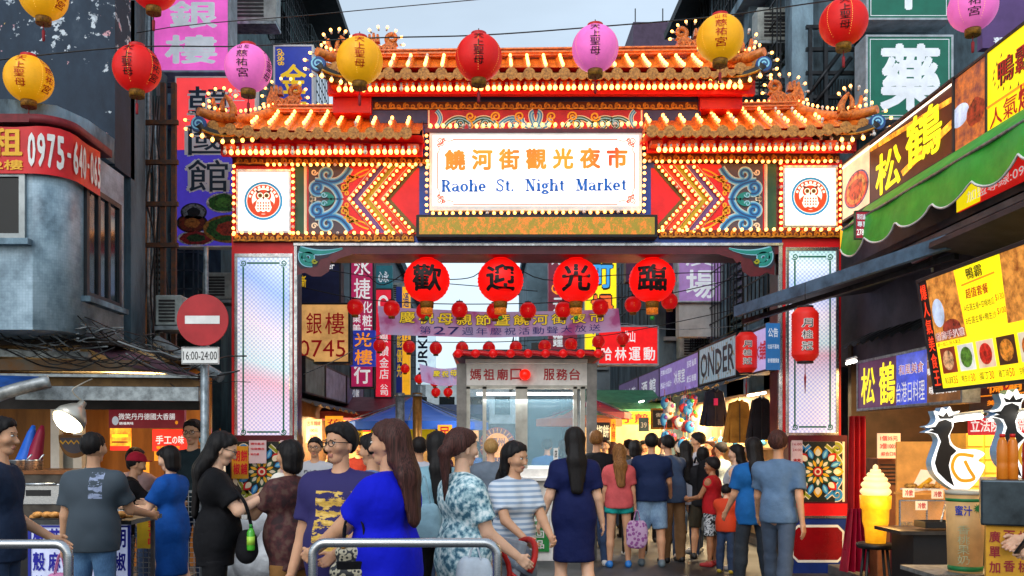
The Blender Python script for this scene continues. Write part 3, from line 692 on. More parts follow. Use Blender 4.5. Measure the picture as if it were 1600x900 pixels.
def ridge(x0, y0, x1, y1, h=11):
    m = MB().use(ORANGE2)
    a, b = g(x0, y0, orr), g(x1, y1, orr); hz = h*S
    for dz, w_, hh in ((0, .16, .3), (.28, .22, .18), (.5, .15, .3), (.84, .2, .2)):
        m.box(((a.x+b.x)/2, -orr, (a.z+b.z)/2-hz*.5+hz*dz+hz*hh/2), (b.x-a.x, w_, hz*hh), Matrix.Rotation(-math.atan2(b.z-a.z, b.x-a.x), 3, 'Y'))
    m.build('ridge', gate)
ridge(596, 88, 1086, 82); ridge(436, 173, 600, 173); ridge(1075, 172, 1240, 168)
row(604, 80, 1078, 75, 9.3, orr, (0, 0, 1), .0175); row(452, 165, 572, 165, 9.2, orr, (0, 0, 1), .0175); row(1100, 161, 1222, 158, 9.2, orr, (0, 0, 1), .0175)
# hip ridges with bulbs, tails and carved ornaments
def hip(sf, xe, xr_, sgn):
    pts = []
    for i in range(9):
        v = 1-i/8; pts.append(sf(xr_+(xe-xr_)*(1-v), v, .05)+Vector((sgn*.05*(1-v)**3, -.04*(1-v)**3, .10*(1-v)**3)))
    MB().use(ORANGE2).tube(pts, [.06]*8+[.05], 8).build('hip_ridge', gate)
    for p, q in zip(pts[:-1], pts[1:]):
        for t in (0, .5): bulbs.append((p.lerp(q, t)+Vector((0, -.02, .085)), Vector((0, 0, 1)), .0175))
    e = pts[-1]; b = MB().use(INK); c = e+Vector((-sgn*.02, -.03, -.17))
    b.lathe([(.085, -.04), (.095, 0), (.085, .04)], 16, c, Matrix.Rotation(R(90), 3, 'X'))
    b.use(SKYB).ribbon(spiral(c.x, c.z, .012, .075, 1.7, 0, sgn), .018, c.y-.044, .004)
    tail = [c+Vector((-sgn*.05*i, .03*i, -.05-.045*math.sin(i*.38))) for i in range(1, 13)]
    b.use(M('tail_dark', '2a2620', .5)).tube([c]+tail, [.07, .075]+[.07]*11, 8); b.use(GOLD).tube([t_+Vector((0, -.08, -.01)) for t_ in tail], .014, 5)
    b.build('eave_tail', gate)
    for t_ in tail[::2]: bulbs.append((t_+Vector((0, -.07, -.07)), Vector((0, -.3, -1)), .023))
    for a in (-1.9, -1.1, -.4, .3, 1.0): bulbs.append((c+Vector((sgn*.15*math.cos(a), -.03, .15*math.sin(a))), Vector((sgn, 0, .2)), .0185))
    return e
def dragon_end(p, sgn, sc):
    """carved ridge end: scroll, crown and body"""
    m = MB().use(CERAM); tf = lambda q: Vector((p.x+sgn*q.x*sc, p.y+q.y*sc, p.z+q.z*sc))
    m.prism([(-.24, -.08), (.2, -.08), (.22, .05), (.14, .12), (.06, .1), (0, .06), (-.08, .09), (-.12, .16), (-.2, .16), (-.24, .06)], -.09, .09, tf)
    sp = spiral(.15, .2, .025, .1, 1.3, 3.6, 1, 20); m.tube([tf(Vector((x, 0, z))) for x, z in sp], [.03*sc+.012*sc*i/20 for i in range(21)], 7)
    for i in range(3): m.prism([(-.21+.06*i, .14), (-.15+.06*i, .14), (-.165+.06*i, .27-.02*abs(i-1)), (-.195+.06*i, .27-.02*abs(i-1))], -.05, .05, tf)
    for i in range(5): m.ribbon(bez((-.2+.08*i, -.04), (-.16+.08*i, .1), (-.12+.08*i, .0)), .022, -.105, .02, tf=lambda q: tf(Vector((q.x, q.y, q.z))))
    m.build('ridge_ornament', gate)
    for i in range(9):
        a = R(200-i*25); bulbs.append((tf(Vector((.0+.31*math.cos(a), -.03, .1+.26*math.sin(a)))), Vector((sgn*math.cos(a), 0, math.sin(a))), .018))
def corner_scroll(p, sgn, sc=1.):
    m = MB().use(CERAM); tf = lambda q: Vector((p.x+sgn*q.x*sc, p.y+q.y*sc, p.z+q.z*sc))
    for pts, r0 in (([(-.2, .02), (-.1, .0), (.0, .05), (.08, .14), (.1, .26)], .075), ([(-.16, .04), (-.16, .14), (-.1, .25), (-.06, .3)], .06), ([(-.02, .08), (-.02, .2), (-.05, .27)], .045)):
        q = smooth_path([Vector((a, 0, b)) for a, b in pts], 4); m.tube([tf(v) for v in q], [max(.012, r0*(1-.75*i/(len(q)-1)))*sc for i in range(len(q))], 8)
    m.build('corner_scroll', gate)
    for a, b in ((.14, .2), (.15, .3), (.06, .36), (-.05, .37), (-.13, .34), (-.2, .27)): bulbs.append((tf(Vector((a, -.03, b))), Vector((sgn*a*4, 0, 1)), .0185))
for sf, xe, xr_, sg in ((surfU, gx(503, oe), gx(596, orr), -1), (surfU, gx(1186, oe), gx(1084, orr), 1), (surfL, gx(318, oe), gx(434, orr), -1), (surfR, gx(1362, oe), gx(1240, orr), 1)):
    hip(sf, xe, xr_, sg); corner_scroll(sf(xe+(xr_-xe)*.22, .22, .1), sg, .9)
dragon_end(g(597, 82, orr), 1, .85); dragon_end(g(1080, 73, orr), -1, .85); dragon_end(g(446, 165, orr), 1, .9); dragon_end(g(1226, 158, orr), -1, .9)
# eave fascias with rafters and hanging bulbs
def eave(x0, x1, y, h, o=.34):
    m = MB().use(GRED); gbox(m, x0, y-4, x1, y+h, o-.12, .08); m.use(M('rafter_orange', 'd8561c', .45))
    n = round((x1-x0)/28)
    for i in range(n):
        x = x0+(x1-x0)*(i+.5)/n; p = g(x, y+2, o); m.box((p.x, p.y+.07, p.z), (.13, .22, .05))
    m.build('eave_fascia', gate)
eave(512, 1180, 130, 17); eave(345, 660, 228, 14); eave(1012, 1338, 222, 14)
row(530, 138.5, 1158, 133.5, 9.6, .42, (0, 0, -1), .025); row(352, 237, 648, 236, 9.6, .42, (0, 0, -1), .025); row(1030, 233, 1326, 230, 9.6, .42, (0, 0, -1), .025)
m = MB().use(REDP); gbox(m, 520, 144, 580, 176, .1, .3); m.build('red_corbel', gate); m = MB().use(REDP); gbox(m, 1094, 140, 1160, 170, .1, .3); m.build('red_corbel', gate)
# ------------------------------------------------------------------ the bulbs: 100 as parts, the many others as one part
BULB = M('bulb_glow', 'ffe2a8', .3, var=0, emit=4.4, ecol='ff9c42'); BOFF = M('bulb_unlit', 'd8d4cc', .2, var=0, spec=.6); SOCK = M('bulb_socket', 'b8b4ac', .4, .3, var=.1)
def bulb_geo(mb, p, d, r, glow, n=8, nv=5):
    q = Vector((0, 0, 1)).rotation_difference(d.normalized()).to_matrix()
    mb.use(glow).ell(p+d.normalized()*r*.3, (r, r, r*1.2), n, nv, q); mb.use(SOCK).lathe([(r*.62, -r*2.3), (r*.62, -r*.6)], 6, p, q)
bulbs = [b for b in bulbs if b[2] > 0]
order = sorted(range(len(bulbs)), key=lambda i: (-bulbs[i][2], bulbs[i][0].y))
mesh_on = None
protos = {}
for j, i in enumerate(order[:100]):
    p, d, r = bulbs[i]; on = random.random() > .07; key = on
    q = Vector((0, 0, 1)).rotation_difference(d.normalized())
    if key not in protos:
        m = MB(); bulb_geo(m, Vector((0, 0, 0)), Vector((0, 0, 1)), .026, BULB if on else BOFF, 10, 6); o = m.build('light_bulb', gate); protos[key] = o
    else:
        o = protos[key].copy(); COL.objects.link(o); o.parent = gate
    o.location = p; o.rotation_mode = 'QUATERNION'; o.rotation_quaternion = q
m = MB()
for i in order[100:]:
    p, d, r = bulbs[i]; bulb_geo(m, p, d, r, BULB if random.random() > .07 else BOFF, 7, 4)
tag(m.build('light_bulbs', gate), kind='stuff')
# ------------------------------------------------------------------ ground
def asphalt(nt, co):
    n = N(nt, 'TexNoise', Scale=220, Detail=4, Vector=co); n2 = N(nt, 'TexNoise', Scale=1.3, Detail=6, Vector=co)
    a = ramp(nt, n.outputs['Fac'], [(.35, '34373c'), (.65, '4b4e54')]); b = ramp(nt, n2.outputs['Fac'], [(.35, '707070'), (.6, 'ffffff')])
    mm = N(nt, 'Mix', data_type='RGBA', blend_type='MULTIPLY'); mm.inputs[0].default_value = 1; nt.links.new(a, mm.inputs[6]); nt.links.new(b, mm.inputs[7]); return mm.outputs[2]
tag(MB().use(node_mat('asphalt', asphalt, .55)).poly([(-1500, -60, 0), (1500, -60, 0), (1500, 3000, 0), (-1500, 3000, 0)]).build('ground'), kind='structure')
PAVE = M('pavement_slab', '6b6a68', .7, var=.3, sc=4)
for x0, x1 in ((-9, -3.3), (4.15, 9)): tag(MB().use(PAVE).box(((x0+x1)/2, 20, .05), (x1-x0, 50, .12)).build('pavement', bevel=.01), kind='structure')

# ------------------------------------------------------------------ building materials
def mosaic(nt, co):
    w = N(nt, 'TexBrick', Scale=1, Vector=scaled(nt, co, (12, 12, 12))); 
    w.inputs['Color1'].default_value = (*s2l('a2bccb'), 1); w.inputs['Color2'].default_value = (*s2l('98b2c2'), 1); w.inputs['Mortar'].default_value = (*s2l('8aa2b0'), 1)
    w.inputs['Mortar Size'].default_value = .012; w.inputs['Brick Width'].default_value = .3; w.inputs['Row Height'].default_value = .3; w.offset = 0
    n = N(nt, 'TexNoise', Scale=1.1, Detail=8, Roughness=.7, Vector=scaled(nt, co, (2.2, 2.2, .5)))
    st = ramp(nt, n.outputs['Fac'], [(.3, '78868e'), (.45, 'c4ccd0'), (.6, 'ffffff')])
    mm = N(nt, 'Mix', data_type='RGBA', blend_type='MULTIPLY'); mm.inputs[0].default_value = 1; nt.links.new(w.outputs[0], mm.inputs[6]); nt.links.new(st, mm.inputs[7]); return mm.outputs[2]
def mosaic_xy(nt, co):
    sw = N(nt, 'SeparateXYZ', Vector=co); cb = N(nt, 'CombineXYZ'); ad = N(nt, 'Math', operation='ADD')
    nt.links.new(sw.outputs['X'], ad.inputs[0]); nt.links.new(sw.outputs['Y'], ad.inputs[1]); nt.links.new(ad.outputs[0], cb.inputs['X']); nt.links.new(sw.outputs['Z'], cb.inputs['Y'])
    return mosaic(nt, cb.outputs[0])
MOSAIC = node_mat('grey_blue_mosaic_tile', mosaic_xy, .45)
def peel(nt, co):
    n = N(nt, 'TexNoise', Scale=1.7, Detail=12, Roughness=.75, Vector=scaled(nt, co, (1, 1, .55))); base = ramp(nt, n.outputs['Fac'], [(.3, '14202e'), (.55, '26384a'), (.75, '4a5a68')])
    v = N(nt, 'TexNoise', Scale=8, Detail=9, Roughness=.62, Vector=co); z = N(nt, 'SeparateXYZ', Vector=co)
    mr = N(nt, 'MapRange', Value=z.outputs['Z']); mr.inputs['From Min'].default_value = 5; mr.inputs['From Max'].default_value = 5.9; mr.inputs['To Min'].default_value = -.13; mr.inputs['To Max'].default_value = 0.
    ad = N(nt, 'Math', operation='ADD'); nt.links.new(v.outputs['Fac'], ad.inputs[0]); nt.links.new(mr.outputs[0], ad.inputs[1])
    msk = ramp(nt, ad.outputs[0], [(.555, '000000'), (.58, 'ffffff')])
    c2 = N(nt, 'TexNoise', Scale=4, Detail=2, Vector=co); pc = ramp(nt, c2.outputs['Color'], [(.35, 'c8d4dc'), (.5, 'a8b4be'), (.58, 'd0a0a8'), (.66, 'c8a860')], 'CONSTANT')
    mm = N(nt, 'Mix', data_type='RGBA'); nt.links.new(msk, mm.inputs[0]); nt.links.new(base, mm.inputs[6]); nt.links.new(pc, mm.inputs[7]); return mm.outputs[2]
PEEL = node_mat('peeling_dark_plaster', peel, .8)
CONC = M('weathered_concrete', '7c98a8', .8, var=.5, sc=2.2, dirt='2c383f', bump=.4, bsc=60, stretch=(1, 1, .4))
CONCD = M('dark_concrete', '4c626e', .8, var=.5, sc=2.5, dirt='1a2228', bump=.3, stretch=(1, 1, .35)); TEALW = M('teal_grey_wall', '486468', .75, var=.45, sc=3, dirt='1c2a2e', stretch=(1, 1, .4))
GLASS = M('dark_window_glass', '0c1418', .12, var=.3, sc=3, spec=.3); FRAMEW = M('aluminium_window_frame', '9aa2a4', .45, .5, var=.2); FRAMED = M('bronze_window_frame', '34363a', .5, .4, var=.2)
AWN = M('dark_awning', '23262e', .6, var=.35, sc=6)
def bldg(name, label, mat_, boxes, cat='building'):
    o = thing(name, label, cat, boxes[0][0][:2]+(0,)); b = MB().use(mat_); ox, oy = boxes[0][0][:2]
    for c, d in boxes: b.box((c[0]-ox, c[1]-oy, c[2]), d)
    b.build('wall', o); return o, (ox, oy)

# ------------------------------------------------------------------ left corner building (pale tiles, banner round its corner)
lb = thing('corner_building', 'pale blue grey tiled building with rounded corner at the left, under the red phone banner', 'building', (-3.61, 7.6, 0))
b = MB().use(MOSAIC); rr = .24; prof = [(-8, 0), (-rr, 0)]+[(-rr+rr*math.sin(a), rr-rr*math.cos(a)) for a in [PI/2*k/10 for k in range(1, 11)]]+[(0, 1.32), (-8, 1.32)]
def wallring(b, prof, z0, z1, smooth=True):
    n = len(b.v); m = len(prof)
    for x, y in prof: b.v += [(x, y, z0), (x, y, z1)]
    for i in range(m): j = (i+1) % m; b.face((n+2*i, n+2*j, n+2*j+1, n+2*i+1), smooth and 1 <= i <= 11)
    b.face([n+2*i+1 for i in range(m)]); b.face([n+2*i for i in range(m)][::-1])
wallring(b, prof, 2.55, 4.24); b.build('wall', lb)
b = MB().use(M('rusty_red_gutter', '7e1a24', .6, var=.4)); p2 = [(-8, -.06), (-rr, -.06)]+[(-rr+(rr+.06)*math.sin(a), rr-(rr+.06)*math.cos(a)) for a in [PI/2*k/8 for k in range(1, 9)]]+[(.06, .9), (-.3, .9), (-.3, .5), (-8, .5)]
wallring(b, p2, 4.29, 4.36); b.build('gutter', lb)
b = MB().use(PEEL); b.box((-4.1, 1.6, 7.9), (8, .5, 7.1)); b.build('upper_wall', lb)
b = MB().use(CONC); wallring(b, [(-8, .3), (-.6, .3), (-.25, .45), (-.13, .8), (-.1, 1.34), (-8, 1.34)], 4.37, 4.62); b.build('roof_slab', lb)
b = MB().use(CONCD); b.box((-.2, 1.95, 4.6), (.2, .4, 4.2)); b.build('corner_column', lb)
def window(par, x0, x1, z0, z1, y, fr=FRAMEW, side=None, sash=2, glass=GLASS):
    """window in a wall facing -y (or +x when side): frame, sill and glass"""
    tfm = (lambda p: p) if side is None else (lambda p: Vector((side-p.y+y, p.x, p.z)))
    def bx(m, xa, xb, ya, yb, za, zb):
        c = [tfm(Vector((a, b_, c_))) for a in (xa, xb) for b_ in (ya, yb) for c_ in (za, zb)]
        lo = [min(q[i] for q in c) for i in range(3)]; hi = [max(q[i] for q in c) for i in range(3)]
        m.box([(l_+h_)/2 for l_, h_ in zip(lo, hi)], [h_-l_ for l_, h_ in zip(lo, hi)])
    w = .05; m = MB().use(glass); bx(m, x0, x1, y-.006, y+.02, z0, z1); o = m.build('window', par)
    m = MB().use(fr); bx(m, x0-w, x1+w, y-.03, y+.02, z1, z1+w); bx(m, x0-w, x1+w, y-.03, y+.02, z0-w, z0); bx(m, x0-w, x0, y-.03, y+.02, z0, z1); bx(m, x1, x1+w, y-.03, y+.02, z0, z1)
    for k in range(1, sash): xm = x0+(x1-x0)*k/sash; bx(m, xm-w*.5, xm+w*.5, y-.026, y+.02, z0, z1)
    m.build('frame', o); m = MB().use(CONC); bx(m, x0-.1, x1+.1, y-.08, y+.01, z0-w-.05, z0-w); m.build('sill', o); return o
window(lb, -1.4, -.34, 3.36, 3.84, -.002, sash=1); window(lb, .48, 1.14, 2.95, 3.87, 0, FRAMED, side=.002, sash=3, glass=M('tinted_glass', '1d2b33', .12, var=.3))
# red telephone banner wrapped round the corner
bn = thing('rental_banner', 'red banner with yellow and white characters and a phone number wrapped round the tiled corner', 'banner', (-3.61, 7.6, 0))
b = MB().use(M('red_vinyl', 'd8101a', .4, var=.2, sc=4)); n = len(b.v); ro = rr+.05
path = [(-3, -.05), (-rr, -.05)]+[(-rr+ro*math.sin(a), rr-ro*math.cos(a)) for a in [PI/2*k/10 for k in range(1, 11)]]+[(.05, .66)]
cum = [0]
for p, q in zip(path, path[1:]): cum.append(cum[-1]+math.hypot(q[0]-p[0], q[1]-p[1]))
def along(u, off=0):
    for i in range(len(path)-1):
        if u <= cum[i+1] or i == len(path)-2:
            t = (u-cum[i])/(cum[i+1]-cum[i]); x = path[i][0]+(path[i+1][0]-path[i][0])*t; y = path[i][1]+(path[i+1][1]-path[i][1])*t
            dx, dy = path[i+1][0]-path[i][0], path[i+1][1]-path[i][1]; l_ = math.hypot(dx, dy); return x+dy/l_*off, y-dx/l_*off
us = [cum[-1]*k/40 for k in range(41)]
for u in us:
    x, y = along(u); b.v += [(x, y, 3.86), (x, y, 4.26+.01*math.sin(u*9))]
for i in range(40): b.face((n+2*i, n+2*i+2, n+2*i+3, n+2*i+1), True)
b.build('cloth', bn); T_ = cum[-1]
b = MB(); uw = lambda p: Vector((*along(p.x, .008-p.y), p.z))
U0 = T_-.42-ro*PI/2
b.use(YEL).text('租', U0-.19, 4.12, .27, .24, 0, 0, .03, tf=uw); b.text('-2樓', U0-.2, 3.93, .3, .085, 0, 0, .02, tf=uw)
b.use(WHITE)
for i, ch in enumerate('0975-640-065'):
    b.text(ch, U0+.02+i*.074, 4.06, .062 if ch != '-' else .035, .29 if ch != '-' else .04, 0, 0, .03, tf=uw)
b.build('lettering', bn)

# ------------------------------------------------------------------ left utility gap: steel frame, pipes, wires, AC unit, louvred wall
o, c0 = bldg('utility_building', 'dark teal grey building behind the steel frame and the pipes', TEALW, [((-6.2, 18.0, 4.5), (4.4, 9, 9)), ((-6.0, 11.6, 3.2), (3.6, .4, 6.4))])
m = MB().use(M('grey_louvre', '4d5654', .6, var=.3))
for k in range(16): m.box((-4.55+6.2, 11.34-18.0, 3.0+k*.075), (1.0, .05, .035), Matrix.Rotation(R(-30), 3, 'X'))
m.build('louvre', o)
window(o, 1.35, 1.9, 5.1, 6.4, -6.62, FRAMEW, sash=2)
st = thing('steel_sign_frame', 'rusty angle iron frame standing left of the red and blue restaurant sign', 'sign frame', (-3.9, 10.0, 0)); m = MB().use(RUST)
for px in (203, 255, 272): p = at(px, 400, 10.0); m.box((p.x+3.9, 0, 4.1), (.05, .05, 3.0))
for py in (193, 255, 320, 384): p = at(238, py, 10.0); m.box((p.x+3.9, -.03, p.z), (.6, .04, .05))
m.build('iron_bar', st)
for i, (px, r, y0, y1, mt, lab) in enumerate(((222, .055, 330, 620, M('brass_brown_pipe', '8a6234', .5, .4, var=.4), 'rusty brown drain pipe running down beside the steel frame'), (231, .03, 0, 520, GALV, 'thin grey conduit rising behind the steel frame'), (240, .028, 180, 600, GALV, 'bent grey conduit next to the brown pipe'), (322, .03, 385, 560, GALV, 'pale vertical pipe left of the left gate pillar'))):
    d = 10.35; pts = [at(px+(4*math.sin(k*.9) if i in (2,) else 0), y0+(y1-y0)*k/8, d+.1*i) for k in range(9)]
    tag(MB().use(mt).tube(pts, r, 8).build('drain_pipe'), lab, 'pipe')
for i in range(7):
    px = 210+i*8; pts = smooth_path([at(px+random.uniform(-8, 8)+k*3*(i % 3-1), 150+k*75, 10.1+.05*i) for k in range(7)], 4)
    tag(MB().use(CABLE).tube(pts, .012, 5).build('cable'), 'black cable hanging in the bundle between tiled building and gate', 'cable', 'cables hanging beside the steel frame')
def ac_unit(p, lab, w=.62, h=.5):
    o = thing('air_conditioner', lab, 'air conditioner', p); m = MB().use(M('old_white_casing', '9aa29e', .5, var=.35)); m.box((0, 0, h/2), (w, .3, h)); m.build('casing', o, bevel=.015)
    m = MB().use(BLACK)
    for k in range(7): m.box((-.06*w, -.155, h*(.15+.11*k)), (w*.6, .012, h*.06))
    m.build('grille', o); m = MB().use(GALV).box((0, 0, -.03), (w, .34, .04)); m.build('bracket', o); return o
ac_unit(at(271, 511, 9.6), 'old white air conditioner left of the no entry sign', .28, .32); ac_unit(at(345, 470, 11.9), 'grey air conditioner high beside the left gate pillar', .4, .35)

# ------------------------------------------------------------------ tall buildings along both sides, behind the gate
def grille(par, x, y0, y1, z0, z1, out, nb=7, nv=9, mt=DARKMETAL):
    """window cage on a wall x = const, projecting out (signed)"""
    m = MB().use(mt); r = .018; xo = x+out
    for k in range(nb): z = z0+(z1-z0)*k/(nb-1); m.box((xo, (y0+y1)/2, z), (r, y1-y0, r)); m.box((x+out/2, y0, z), (abs(out), r, r))
    for k in range(nv): y = y0+(y1-y0)*k/(nv-1); m.box((xo, y, (z0+z1)/2), (r, r, z1-z0))
    for k in range(3): m.box((x+out*(k+.5)/3, y0, (z0+z1)/2), (r, r, z1-z0))
    m.build('window_cage', par)
o, c0 = bldg('tower_block', 'dark teal apartment block with caged balconies and overhanging roof, upper left behind the gate', TEALW, [((-6.4, 18.3, 6.2), (3.4, 12.4, 12.4))]); ox, oy = c0
m = MB().use(M('dark_roof_sheet', '17191c', .6, var=.2)); m.box((2.0, -.1, 6.25+6.2), (1.6, 13, .12), Matrix.Rotation(R(10), 3, 'Y')); m.build('roof_overhang', o)
m = MB().use(CONC); 
for z in (3.2, 6.3, 9.4): m.box((1.85, 0, z), (.5, 12, .16))
m.build('floor_slab', o)
for i, (y0, z0) in enumerate(((-5.8, 9.8), (-2.6, 9.9), (.8, 9.9), (3.6, 9.9), (-5.4, 6.7), (-1.5, 6.7), (2.4, 6.7), (-5, 3.6), (-.5, 3.6), (3, 3.6))):
    grille(o, 1.7, y0, y0+2.4, z0, z0+1.9, .42, 8, 12, M('pale_cage_bar', '6b787a', .5, .5, var=.3) if i % 2 else DARKMETAL)
    m = MB().use(GLASS); m.box((1.705, y0+1.2, z0+.95), (.03, 2.0, 1.4)); m.build('window', o)
m = MB().use(CONC).prism([(1.6, 6.2), (2.1, 6.2), (2.1, 8.8), (1.6, 11.8)], -4.9, -4.5); m.build('stair_wall', o)
# right tall block with stair frame, columns and balconies
o, c0 = bldg('stair_block', 'dark concrete block with iron stairs and louvred windows, upper right behind the gate', CONCD, [((6.6, 15.9, 5.2), (4.0, 6.2, 10.4))]); ox, oy = c0
m = MB().use(M('dark_roof_sheet')); m.box((-2.2, 0, 5.35+5.0), (1.2, 6.6, .12), Matrix.Rotation(R(-8), 3, 'Y')); m.build('roof_overhang', o)
m = MB().use(CONC)
for y in (-3.0, -.9, 1.4, 3.0): m.box((-2.1, y, 5.1), (.3, .3, 10.2))
for z in (3.3, 6.2, 8.9): m.box((-2.15, 0, z), (.5, 6.2, .16))
m.build('concrete_frame', o)
for y0, z0 in ((-2.8, 6.6), (-.6, 6.6), (1.6, 6.6), (-2.8, 9.1), (-.6, 9.1), (1.6, 9.1), (-2.8, 3.6), (-.5, 3.6), (1.5, 3.6)):
    m = MB().use(M('louvre_glass', '39524f', .25, var=.3)); 
    for k in range(9): m.box((-2.02, y0+.7, z0+.1+k*.15), (.03, 1.2, .11), Matrix.Rotation(R(20), 3, 'Y'))
    m.build('louvre_window', o); grille(o, -2.05, y0, y0+1.7, z0-.1, z0+1.5, -.3, 6, 9)
fr = thing('iron_stair', 'black iron stair frame in front of the dark block, left of the green medicine sign', 'staircase', at(1290, 690, 12.6)); fr.location.z = 0; m = MB().use(DARKMETAL); q = lambda px, py: (at(px, py, 12.6).x-fr.location.x, at(px, py, 12.6).z)
for px in (1266, 1290, 1312, 1338): x = q(px, 0)[0]; m.box((x, .3*(px % 3), 5.4), (.05, .05, 4.0))
for py in (40, 75, 112, 150, 182): z = q(0, py)[1]; m.box((q(1303, 0)[0], .05, z), (.75, .05, .05))
for (xa, ya), (xb, yb) in (((1262, 150), (1318, 75)), ((1268, 168), (1330, 90)), ((1280, 190), (1325, 150))):
    a, b_ = q(xa, ya), q(xb, yb); m.tube([(a[0], 0, a[1]), (b_[0], 0, b_[1])], .03, 6)
for k in range(16): x = q(1268+k*4.6, 0)[0]; m.box((x, .1, q(0, 150)[1]), (.012, .012, .55))
m.build('frame', fr)
m = MB().use(CONC); a, b_ = at(1225, 130, 13.2), at(1290, 55, 13.2); m.tube([(a.x, a.y, a.z), (b_.x, b_.y, b_.z)], .16, 4); tag(m.build('stair_beam'), 'slanting pale concrete stair beam behind the right dragon ornament', 'beam')
o, c0 = bldg('roof_tower', 'dull purple windowless tower far off above the gate roof', M('dull_purple_wall', '4a3a52', .7, var=.2), [((at(1033, 50, 45).x, 47, 10.5), (2.65, 3, zz(27, 45)*2-21)),])
m = MB().use(DARKMETAL)
for x in (-1.2, .2, 1.1): m.box((x, -1.4, zz(20, 45)), (.05, .05, 1.0))
m.build('antenna', o)
# far buildings seen through the gate
FARW = [M('far_grey_wall', '7f8f98', .8, var=.25, sc=1), M('far_pale_wall', 'a4b0b4', .8, var=.25, sc=1), M('far_blue_wall', '5c7480', .8, var=.3, sc=1)]
def far_block(x0, x1, ytop, d, mt, lab, depth=8, nw=3):
    xa, xb, zt = at(x0, 0, d).x, at(x1, 0, d).x, zz(ytop, d); o, c0 = bldg('distant_building', lab, mt, [(((xa+xb)/2, d+depth/2, zt/2), (xb-xa, depth, zt))])
    w = xb-xa; fl = max(2, int(zt/3.2))
    for f_ in range(1, fl):
        for k in range(nw):
            m = MB().use(GLASS); cx = -w/2+w*(k+.5)/nw; m.box((cx, -depth/2-.01, f_*3.2+1.4), (w/nw*.55, .04, 1.5)); wo = m.build('window', o)
            m = MB().use(FRAMEW); m.box((cx, -depth/2-.03, f_*3.2+.6), (w/nw*.65, .1, .08)); m.build('sill', wo)
    sx = w/2 if (x0+x1)/2 < CX else -w/2; sg = 1 if sx > 0 else -1
    for f_ in range(1, fl):
        for k in range(2): grille(o, sx, -depth/2+.5+k*3.6, -depth/2+3.4+k*3.6, f_*3.2+.5, f_*3.2+2.5, sg*.5, 6, 7)
    m = MB().use(CONCD).box((0, 0, zt+.15), (w+.3, depth+.3, .3)); m.build('parapet', o); return o
far_block(420, 612, 398, 26, FARW[0], 'grey apartment block down the street behind the magenta sign', 10)
far_block(560, 632, 432, 42, FARW[1], 'pale block farther down the left side of the street', 10, 2)
far_block(824, 880, 400, 34, FARW[2], 'blue grey block with plain flank right of the sky gap', 9, 2)
far_block(908, 1060, 330, 27, FARW[0], 'grey apartment block behind the yellow and maroon signs', 10)
far_block(1024, 1240, 250, 19.2, CONCD, 'dark building with caged windows above the purple shop fronts', 7)
far_block(590, 850, 585, 75, FARW[1], 'low pale block closing the far end of the street', 10, 6)
o = thing('shop_wall', 'row of dark shop walls under the purple sign strip on the right side of the street', 'building', (4.4, 20, 0)); MB().use(CONCD).box((1.3, 0, 2.0), (2.2, 16.4, 4.0)).build('wall', o)
# ------------------------------------------------------------------ sign boards
INKK = M('black_ink', '141216', .5, var=0); WH = M('white_letter', 'f2f2f0', .5, var=0, emit=.25); YL = M('yellow_letter', 'f2c81e', .5, var=0, emit=.2); RL = M('red_letter', 'c0141c', .5, var=0, emit=.1); BL = M('blue_letter', '1c3aa8', .5, var=0); PALE = M('pale_letter', 'd4dce4', .5, var=.1, emit=.22); ORL = M('orange_letter', 'f0921c', .5, var=0, emit=.35)  # letter colours glow faintly for brightness, on unlit boards as well
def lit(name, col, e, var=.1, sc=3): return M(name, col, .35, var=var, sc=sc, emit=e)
BOXG = M('sign_box_grey', 'a8b4bc', .5, var=.3); 
sign_front('jewellers_sign', 'tall pink sign board with two white characters, upper left', 241, -32, 356, 110, 12.3, M('pink_sign_face', 'd45cb4', .4, var=.14, sc=3, emit=0.5), BOXG, [('銀', PALE, .2, .235, .86, .54, 'h', .03), ('樓', PALE, .14, .61, .86, .93, 'h', .03)], t=.35)  # glow put into the pink face to brighten a board without a lamp
def korea(o, w, h):
    m = MB(); V = lambda u, v: (u*w, h*(1-v))
    m.use(M('korea_red', 'e04044', .4, var=.1, emit=0.55)); m.poly([(0, -.004, h), (w, -.004, h), (w, -.004, h*.66), (w*.8, -.004, h*.665)]+[(w*(.8-.1*k), -.004, h*(.66-.09*math.sin(k/8*PI*.5)*1.0)) for k in range(1, 9)])
    for i, (u, v, ru, rv, cols) in enumerate(((.22, .80, .17, .055, ('30323c', '868c96', '1c1e24')), (.6, .745, .22, .06, ('e8e8ea', '2c7a26', '56a03a')), (.2, .865, .2, .06, ('241c22', '7a2c18', 'b06a2c')), (.68, .9, .34, .085, ('b07a2a', '2e6a26', 'c23a20')), (.25, .955, .24, .045, ('d8d8e0', '9a2428', '284a24')))):
        for k, c_ in enumerate(cols):
            s_ = (1, .86, .5)[k]; m.use(M('dish_%s' % c_, c_, .5, var=.6, sc=30)).poly([(w*u+w*ru*s_*math.cos(a)*(1+.06*math.sin(a*7+i)*(k > 0)), -.005-.0015*k-.004*(i % 2), h*(1-v)+h*rv*s_*math.sin(a)*(1+.06*math.sin(a*5)*(k > 0))) for a in [2*PI*j/26 for j in range(26)]])
    m.build('artwork', o)
KB = M('korea_blue', '3a2f96', .4, var=.12, emit=0.5)
wk = M('white_edge', 'f0f0f4', .5, var=0); dk = M('slate_letter', '22384c', .5, var=0)
km = []
for ch, v0, v1 in (('韓', .05, .25), ('國', .29, .46), ('館', .49, .68)):
    km += [(ch, wk, .10, v0-.009, .71, v1+.009, 'h', .075), (ch, dk, .15, v0, .66, v1, 'h', .005)]
km += [('한', wk, .69, .07, .9, .14, 'h', .0), ('국', wk, .69, .17, .9, .24, 'h', .0)]
